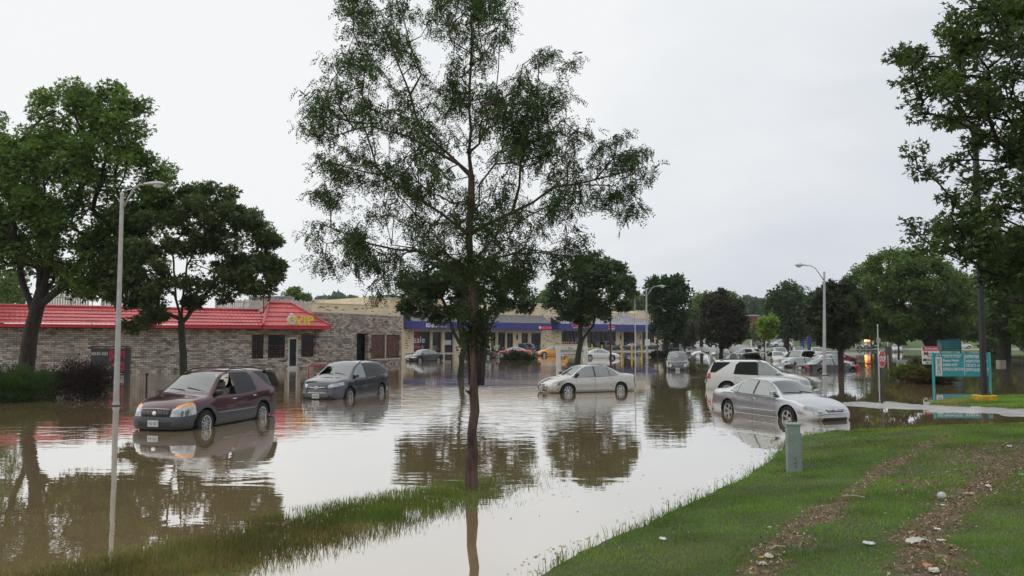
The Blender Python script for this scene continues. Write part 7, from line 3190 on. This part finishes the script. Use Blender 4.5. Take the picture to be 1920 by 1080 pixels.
board('clinic_sign', 'square blue sign with white lines of lettering far back, right of the oak trunk', 1497, 627, 1520, 642.5, 140, 655, [1502, 1515], mat('clinic_blue', (.018, .028, .19), .5),
      [(1499.5, 631.5, 1508, 633, 'Scrubs', WHITET), (1511, 631.5, 1515, 634, None, WHITET), (1499.5, 635, 1513.5, 637, 'Unlimited', WHITET), (1500, 638.5, 1511.5, 641, 'Clinic', WHITET)],
      postm=NAVY, postw=.5)
board('small_red_sign', 'small red and white sign far left of the young green tree', 1413, 625, 1424, 629.5, 170, 640, [1415, 1422], mat('sign_red2', (.62, .10, .09), .5),
      [(1414.5, 626.5, 1422.5, 628, None, SIGNW)], postw=.2)


# phone number billboard by the restaurant
def menu_board():
    t = board('menu_board', 'black framed board with a phone number and red flowers, half behind the lamp post', 175, 653, 243, 700, 46.5, 711, [243.5], SIGNB,
              [(176.5, 660, 207, 666, '608 831-5555', WHITET)], postm=BLACKPL, postw=.26)
    Y = 46.5
    bo = [c for c in t.children if c.name.startswith('board')][0]
    cx = t.location.x
    mb = MB()
    rs = random.Random(2)
    for (px, py) in [(214, 659), (213, 664), (216, 668), (213, 673), (236, 661), (238, 668), (234, 682), (237, 688), (235, 693), (229, 664), (224, 676), (219, 684)]:
        x, z = pxX(px, Y) - cx, zAt(py, Y)
        for k in range(5):
            a = k * 1.257
            mb.ell((x + .07 * math.cos(a), -.06, z + .07 * math.sin(a)), (.06, .008, .06), 8, 4)
    mb.build('flower_print', mat('flower_red', (.55, .03, .08), .5, var=.4, scale=8), bo)
    mb = MB()
    for (px, py) in [(198, 689), (203, 687), (208, 690), (196, 692), (211, 688)]:
        x, z = pxX(px, Y) - cx, zAt(py, Y)
        mb.ell((x, -.062, z), (.07, .008, .055), 8, 4)
    mb.build('flower_print', mat('flower_yellow', (.55, .5, .05), .5, var=.3), bo)
    mb = MB()
    x0, x1 = pxX(174, Y) - cx, pxX(246, Y) - cx
    z0, z1 = zAt(701, Y), zAt(651.5, Y)
    mb.box((x0, -.1, z1), (x1, .12, z1 + .08))
    mb.box((x0, -.1, z0 - .08), (x1, .12, z0))
    mb.build('frame', BLACKPL, bo)


menu_board()

# red railing by the restaurant door
mb = MB()
Y = 50
xr = pxX(581, Y)
t = thing('red_railing', 'bright red tube railing in front of the restaurant, behind the grey crossover', 'railing', (xr, Y, 0), R(35))
zt = zAt(686, Y)
for z in (zt, zt * .25):
    mb = MB()
    mb.tube([(0, 0, z), (2.6, 0, z)], .03, 8)
    mb.build('rail', mat('railing_red', (.50, .015, .03), .4), t, smooth=True)
for x in (0, .65, 1.3, 1.95, 2.6):
    mb = MB()
    mb.tube([(x, 0, -.3), (x, 0, zt)], .022 if x not in (0, 2.6) else .04, 8)
    mb.build('post', mat('railing_red', (.50, .015, .03), .4), t, smooth=True)

# bollards
BOL = []
for i, (px, Y, yt, z0, h) in enumerate(((1164.5, 110, 648, 0, 1.35), (1183.5, 111, 648, 0, 1.35), (1202, 112, 649, 0, 1.35), (1109.3, 141, 646, .05, 1.0), (1127.8, 143, 647, .1, 1.0), (1145.6, 144.5, 647, .1, 1.0))):
    lab = ['left one of three tall yellow bollards standing in the water', 'middle one of three tall yellow bollards standing in the water', 'right one of three tall yellow bollards, beside the slim centre lamp post',
           'short yellow bollard at the shops, leftmost of the far three', 'short yellow bollard just left of the dark minivan', 'yellow bollard half hidden by the brown wooden post'][i]
    x = pxX(px, Y)
    t = thing('bollard', lab, 'bollard', (x, Y, z0), 0, 'yellow bollards in front of the shops')
    zt = zAt(yt, Y) - z0
    mb = MB()
    r = .115
    mb.tube([(0, 0, -.3), (0, 0, zt - .06)], r, 12)
    mb.build('post', YEL, t, smooth='auto')
    mb = MB()
    mb.lathe([(r, -.06), (r * .9, -.01), (r * .5, .03), (.001, .045)], 12, 'z', (0, 0, zt))
    mb.build('cap', YEL, t, smooth=True)

# hydrant
Y = 60
t = thing('fire_hydrant', 'red fire hydrant nearly drowned beside the sunken black sedan', 'hydrant', (pxX(1603.5, Y), Y, -.25), 0)
HR = mat('hydrant_red', (.42, .012, .04), .35, var=.1)
mb = MB()
mb.lathe([(.17, 0), (.17, .06), (.12, .08), (.12, .50), (.15, .52), (.15, .56), (.11, .60), (.06, .68), (.001, .70)], 16)
mb.build('barrel', HR, t, smooth='auto')
for s in (-1, 1):
    mb = MB()
    mb.lathe([(.06, 0), (.06, .10 * s), (.001, .11 * s)], 10, 'x', (.10 * s, 0, .42))
    mb.build('nozzle_cap', HR, t, smooth='auto')
mb = MB()
mb.lathe([(.03, 0), (.03, .05), (.001, .05)], 6, 'z', (0, 0, .70))
mb.build('bonnet_nut', HR, t)

# black bin
Y = 150
t = thing('waste_bin', 'black bin standing at the far water edge left of the silver grey car', 'bin', (pxX(1662, Y), Y, zAt(659.5, Y)), 0)
mb = MB()
mb.prism([(-.34, 0), (.34, 0), (.42, .85), (-.42, .85)], -.35, .35, 'y')
mb.build('bin_body', BLACKPL, t)
mb = MB()
mb.box((-.45, -.4, .855), (.45, .4, .93), ch=.02)
mb.build('lid', BLACKPL, t)


# ---------------- person in hi-vis
def skin_figure(name, joints, edges, radii, m, parent, sub=1):
    me = bpy.data.meshes.new(name)
    me.from_pydata([tuple(j) for j in joints], edges, [])
    o = linkmesh(name, me, parent)
    o.modifiers.new('skin', 'SKIN')
    sv = me.skin_vertices
    if not sv:
        bm = bmesh.new()
        bm.from_mesh(me)
        bm.verts.layers.skin.verify()
        bm.to_mesh(me)
        bm.free()
        sv = me.skin_vertices
    for i, r in enumerate(radii):
        rr = r if isinstance(r, tuple) else (r, r)
        sv[0].data[i].radius = rr
        sv[0].data[i].use_root = (i == 0)
    s = o.modifiers.new('sub', 'SUBSURF')
    s.levels = s.render_levels = sub
    me.materials.append(m)
    bpy.context.view_layer.update()
    dg = bpy.context.evaluated_depsgraph_get()
    nm = bpy.data.meshes.new_from_object(o.evaluated_get(dg))
    o.modifiers.clear()
    nm.polygons.foreach_set('use_smooth', [True] * len(nm.polygons))
    o.data = nm
    nm.name = name
    return o


def person():
    Y = 171
    x = pxX(1633.5, Y)
    z = zAt(654.5, Y)
    t = thing('person', 'person in a bright yellow safety vest and dark trousers beside the patrol car', 'person', (x, Y, z), R(10))
    J = [(0, 0, .95), (0, 0, 1.15), (0, 0, 1.38), (0, 0, 1.48), (0, 0, 1.56), (0, -.01, 1.66), (0, 0, 1.74),
         (.17, 0, 1.42), (.24, -.02, 1.15), (.22, -.12, .92), (.21, -.16, .84), (-.17, 0, 1.42), (-.26, .0, 1.16), (-.30, -.08, .92), (-.30, -.11, .84),
         (.10, 0, .90), (.11, .02, .50), (.12, .06, .10), (.12, -.08, .04), (-.10, 0, .90), (-.12, -.04, .50), (-.14, .02, .10), (-.14, -.12, .04)]
    E = [(0, 1), (1, 2), (2, 3), (3, 4), (4, 5), (5, 6), (2, 7), (7, 8), (8, 9), (9, 10), (2, 11), (11, 12), (12, 13), (13, 14), (0, 15), (15, 16), (16, 17), (17, 18), (0, 19), (19, 20), (20, 21), (21, 22)]
    Rr = [(.15, .11), (.14, .10), (.17, .11), .06, .06, (.085, .10), .06, .07, .05, .04, .035, .07, .05, .04, .035, .10, .065, .045, .04, .10, .065, .045, .04]
    skin_figure('body', J, E, Rr, mat('dark_workwear', (.03, .035, .05), .8), t)
    mb = MB()
    vs, fs = [], []
    rings = [(.98, .19, .14), (1.15, .185, .135), (1.32, .21, .145), (1.44, .18, .12), (1.50, .09, .08)]
    for zz, a, b in rings:
        for k in range(14):
            th = 2 * math.pi * k / 14
            vs.append((a * math.cos(th), b * math.sin(th), zz))
    for i in range(len(rings) - 1):
        for k in range(14):
            q, r = i * 14 + k, i * 14 + (k + 1) % 14
            fs.append((q, r, r + 14, q + 14))
    mb.add(vs, fs)
    mb.build('safety_vest', mat('hi_vis', (.70, .80, .05), .6), t, smooth=True)
    mb = MB()
    mb.ell((0, -.01, 1.665), (.088, .10, .115), 12, 8)
    mb.ell((0, -.115, 1.65), (.015, .02, .022), 6, 4)
    mb.build('head', mat('skin', (.45, .27, .20), .6), t, smooth=True)
    mb = MB()
    mb.ell((0, .015, 1.71), (.098, .11, .09), 12, 8)
    mb.build('hair', mat('hair_dark', (.03, .02, .015), .8), t, smooth=True)


person()


# ---------------- utility boxes
def utility_box(px, pyb, pyt, wpx, label, z=None, Y=None, slope=True):
    if Y is None:
        p = gt(px, pyb)
        Y, zb, x = p.y, p.z, p.x
    else:
        zb = zAt(pyb, Y) if z is None else z
        x = pxX(px, Y)
    w = wpx / FPX * Y
    zt = zAt(pyt, Y) - zb
    t = thing('utility_box', label, 'utility box', (x, Y, zb), R(-6 if slope else 0), 'green utility boxes')
    G = mat('utility_green', (.235, .295, .255), .55, var=.16, scale=5)
    mb = MB()
    mb.box((-w / 2, -w * .42, -.12), (w / 2, w * .42, zt - .04), ch=.006)
    mb.build('housing', G, t)
    mb = MB()
    mb.box((-w / 2 - .012, -w * .42 - .012, zt - .04), (w / 2 + .012, w * .42 + .012, zt + .0), ch=.008)
    mb.build('lid', mat('utility_lid', (.24, .33, .28), .5, var=.12), t)
    mb = MB()
    mb.box((w / 2 + .002, -w * .3, -.1), (w / 2 + .03, w * .2, zt * .80), ch=.004)
    mb.build('side_cover', G, t)
    mb = MB()
    if slope:
        for k, (u, v) in enumerate(((.05, .20), (.02, .27), (.06, .14), (-.02, .18), (.03, .10))):
            mb.box((u * w * 2, -w * .42 - .004, v * zt), (u * w * 2 + .016, -w * .42 - .001, v * zt + .022))
        mb.build('rust_spots', mat('rust', (.05, .03, .02), .9), t)
    else:
        mb.box((w * .1, -w * .42 - .01, zt * .45), (w * .3, -w * .42 - .001, zt * .7))
        mb.build('warning_label', mat('pale_yellow', (.6, .6, .35), .6), t)
    return t


utility_box(1488, 886, 793, 23, 'tall weathered green utility box standing in the foreground grass')
utility_box(1687, 693.5, 675, 15, 'grey green utility box behind the shrubby islet, right of the stop sign', Y=60, slope=False, z=-.05)
utility_box(1336, 671, 664, 10, 'small grey electrical box beside the raised white tailgate', Y=95, slope=False, z=-.05)


# ---------------- shrubs
def shrub(name, label, cx, cy, rx, ry, Y, n, ls, cols, cat='shrub', seed=1, flat=0.0, spiky=False, group=None, z0=0.0, depth=None):
    rs = np.random.RandomState(seed)
    X, Z = pxX(cx, Y), zAt(cy, Y)
    a, c = rx / FPX * Y, ry / FPX * Y
    b = depth or a * .8
    k = rs.rand(n) ** .4
    d = unit(rs.normal(0, 1, (n, 3)))
    lob = 1 + .26 * np.sin(d[:, 0] * 9 + seed) * np.cos(d[:, 1] * 7 + seed) + .22 * np.sin(d[:, 2] * 11 + d[:, 0] * 6)
    C = d * k[:, None] * lob[:, None] * [a, b, c]
    C[:, 2] += Z
    keep = C[:, 2] > z0 - .05
    C, d = C[keep], d[keep]
    n = len(C)
    D = unit(d * .9 + rs.normal(0, .5, (n, 3)) + ([0, 0, .5] if spiky else [0, 0, 0]))
    S = perp(D, rs)
    L = ls * (.6 + .8 * rs.rand(n))
    V = leaf_verts(C, D, S, L, L * (.28 if spiky else .7)).reshape(-1, 3)
    kk = np.clip(rs.rand(n, 1) * .7 + .3 * vnoise(C[:, :2] * 2, .7, seed)[:, None], 0, 1)
    col = (np.array(cols[0]) * (1 - kk) + np.array(cols[1]) * kk)
    t = thing(name, label, cat, (X, Y, z0), 0, group)
    V[:, 2] -= z0
    npmesh('foliage', V, 4, np.arange(len(V)).reshape(-1, 4), LEAF, np.repeat(col, 4, 0), t)
    mb = MB()
    for k in range(7):
        q = rs.normal(0, .3, 3)
        mb.tube([(q[0] * .2, q[1] * .2, -.25), (q[0] * a, q[1] * b, max(.05, (Z - z0) * .6)), (q[0] * a * 1.8, q[1] * b * 1.8, max(.1, Z - z0 + c * .3))], [.035, .025, .01], 6)
    mb.build('stem', BARK, t)
    return t


shrub('juniper', 'big spreading green juniper at the left edge, below the biggest tree', 22, 728, 88, 40, 31, 26000, .10, ((.018, .036, .014), (.075, .135, .036)), seed=3, spiky=True, depth=2.0)
shrub('juniper', 'low green juniper arm between the spreading juniper and the purple barberry', 100, 712, 34, 15, 33, 5000, .11, ((.020, .040, .016), (.060, .105, .032)), seed=5, spiky=True)
shrub('barberry', 'dark purplish barberry bush in front of the black phone number board', 165, 716, 58, 38, 31.5, 15000, .09, ((.014, .009, .012), (.045, .026, .032)), seed=4, spiky=True)
shrub('yew_bush', 'round dark clipped bush standing in the water in front of the red sedan', 972, 674, 27, 13.5, 88, 7000, .22, ((.012, .024, .012), (.030, .052, .022)), seed=6)
shrub('yew_bush', 'small dark bush in the water left of the small black off-roader', 1233, 666, 13, 6.5, 100, 2600, .25, ((.012, .022, .012), (.028, .045, .020)), seed=7)
shrub('yew_bush', 'small dark bush in the water just behind the small black off-roader', 1255, 665, 9, 5.5, 103, 1500, .25, ((.012, .022, .012), (.028, .045, .020)), seed=8)
shrub('islet_shrub', 'yellowish green weedy bush growing on the islet left of the teal sign', 1700, 699, 30, 11, 45, 9000, .16, ((.060, .070, .018), (.17, .18, .050)), seed=9, spiky=True)
shrub('islet_shrub', 'brown matted shrub on the islet under the left end of the teal sign', 1740, 708, 40, 12, 42.5, 10000, .15, ((.035, .026, .014), (.12, .095, .045)), seed=10, spiky=True)
shrub('islet_shrub', 'pale leafy tuft at the foot of the available sign', 1722, 692, 22, 15, 47, 6000, .15, ((.06, .065, .03), (.19, .18, .10)), seed=12)
shrub('lilac_bush', 'rounded green bush at the right, between two dark pole footings', 1855, 650, 16, 14, 110, 3500, .4, ((.05, .08, .03), (.14, .18, .06)), seed=13)
shrub('flood_plant', 'leafy sprouts on the reddish trunk of the tall airy tree', 893, 618, 34, 50, 12.95, 1500, .045, ((.022, .042, .014), (.060, .100, .030)), cat='sprouts', seed=14, depth=.3, z0=1.9)


# ---------------- litter on the bank
def litter(kind, label, px, py, size, col, seed=0, group='pieces of litter on the grass bank'):
    rs = random.Random(seed)
    p = gt(px, py)
    t = None
    m = mat('litter_%s' % kind + str(seed), col, .5, var=.15, scale=20)
    if kind == 'ball':
        mb = MB()
        mb.ell((0, 0, size * .5), (size, size, size), 20, 14)
        me = mb.build('ball', m, None, smooth=True)
    elif kind == 'bag':
        mb = MB()
        n = 12
        vs, fs = [], []
        for j in range(n):
            for i in range(n):
                u, v = i / (n - 1) - .5, j / (n - 1) - .5
                vs.append((u * size * 2, v * size, .02 + .05 * size / .2 * rs.random() + .03 * math.cos(u * 3)))
        for j in range(n - 1):
            for i in range(n - 1):
                q = j * n + i
                fs.append((q, q + 1, q + n + 1, q + n))
        mb.add(vs, fs)
        me = mb.build('plastic_bag', m, None, smooth=True)
    elif kind == 'stick':
        mb = MB()
        mb.tube([(-size, 0, .03), (0, .02, .05), (size, 0, .04)], .008, 6)
        me = mb.build('stick', m, None)
    else:
        mb = MB()
        n = 9
        top = [(size * (1 + .25 * rs.random()) * math.cos(2 * math.pi * k / n), size * .7 * (1 + .25 * rs.random()) * math.sin(2 * math.pi * k / n)) for k in range(n)]
        vs = [(x, y, .01) for x, y in top] + [(x * .8, y * .8, size * (.25 + .35 * rs.random())) for x, y in top] + [(0, 0, size * .45)]
        fs = [(k, (k + 1) % n, (k + 1) % n + n, k + n) for k in range(n)] + [(k + n, (k + 1) % n + n, 2 * n) for k in range(n)]
        mb.add(vs, fs)
        me = mb.build({'cup': 'foam_piece', 'paper': 'paper_scrap', 'can': 'crushed_carton'}[kind], m, None)
    me.location = p + Vector((0, 0, .01))
    me.rotation_euler = (0, 0, rs.random() * 3)
    setp(me, label, {'ball': 'ball', 'bag': 'plastic bag', 'stick': 'stick'}.get(kind, 'litter'), group)
    return me


WL = (.68, .68, .66)
litter('ball', 'grey white ball lying beside the brown leaf drift at the right', 1766, 936, .055, (.50, .50, .52), 1)
litter('cup', 'white scrap right under the grey white ball', 1768, 951, .035, WL, 2)
litter('cup', 'white foam piece at the right end of the leaf drift', 1853, 914, .05, WL, 3)
litter('cup', 'white scrap on the green grass right of the leaf drift, upper one', 1758, 997, .035, WL, 4)
litter('cup', 'white scrap on the green grass right of the leaf drift, lower one', 1765, 1017, .04, WL, 5)
litter('bag', 'crumpled pale plastic bag on the lower leaf drift', 1722, 1026, .11, (.58, .56, .50), 6)
litter('paper', 'white torn paper left of the crumpled plastic bag', 1630, 1024, .06, WL, 7)
litter('cup', 'white lump alone on the grass near the water in the lower middle', 1243, 1014, .05, WL, 8)
litter('paper', 'white floating scrap at the water edge left of the utility box', 1346, 911, .07, (.6, .6, .58), 9)
litter('paper', 'small white scrap on the grass just left of the utility box', 1436, 861, .06, WL, 10)
litter('can', 'greenish white crushed carton at the lower end of the narrow leaf drift', 1442, 1047, .06, (.50, .52, .42), 11)
litter('can', 'yellow scrap beside the crushed carton', 1429, 1049, .03, (.60, .50, .08), 12)
litter('cup', 'pale lump just below the yellow scrap', 1428, 1063, .05, (.5, .5, .45), 13)
litter('stick', 'pale stick leaning over the crushed carton', 1458, 1037, .09, (.40, .33, .25), 14)
litter('stick', 'pale thin stick lying across the narrow leaf drift', 1600, 938, .14, (.42, .36, .28), 15)
litter('can', 'blue and white can beside the grey white ball', 1801, 928, .035, (.12, .14, .40), 16)
litter('can', 'tan crumpled wrapper right of the blue and white can', 1818, 929, .06, (.45, .30, .20), 17)
litter('can', 'small green plastic piece at the right edge', 1917, 893, .05, (.04, .45, .10), 18)
litter('paper', 'white thin scrap lying in the upper right grass', 1893, 839, .06, WL, 19)
litter('cup', 'small white scrap on the upper brown drift', 1660, 966, .02, WL, 20)
litter('cup', 'tiny white crumb on the grass left of the narrow leaf drift', 1443, 992, .03, WL, 21)
litter('can', 'orange brown wrapper at the bottom edge, below the crumpled bag', 1738, 1066, .05, (.42, .18, .10), 22)
litter('paper', 'whitish green scrap at the very bottom edge right of the orange wrapper', 1752, 1076, .06, (.55, .6, .5), 23)
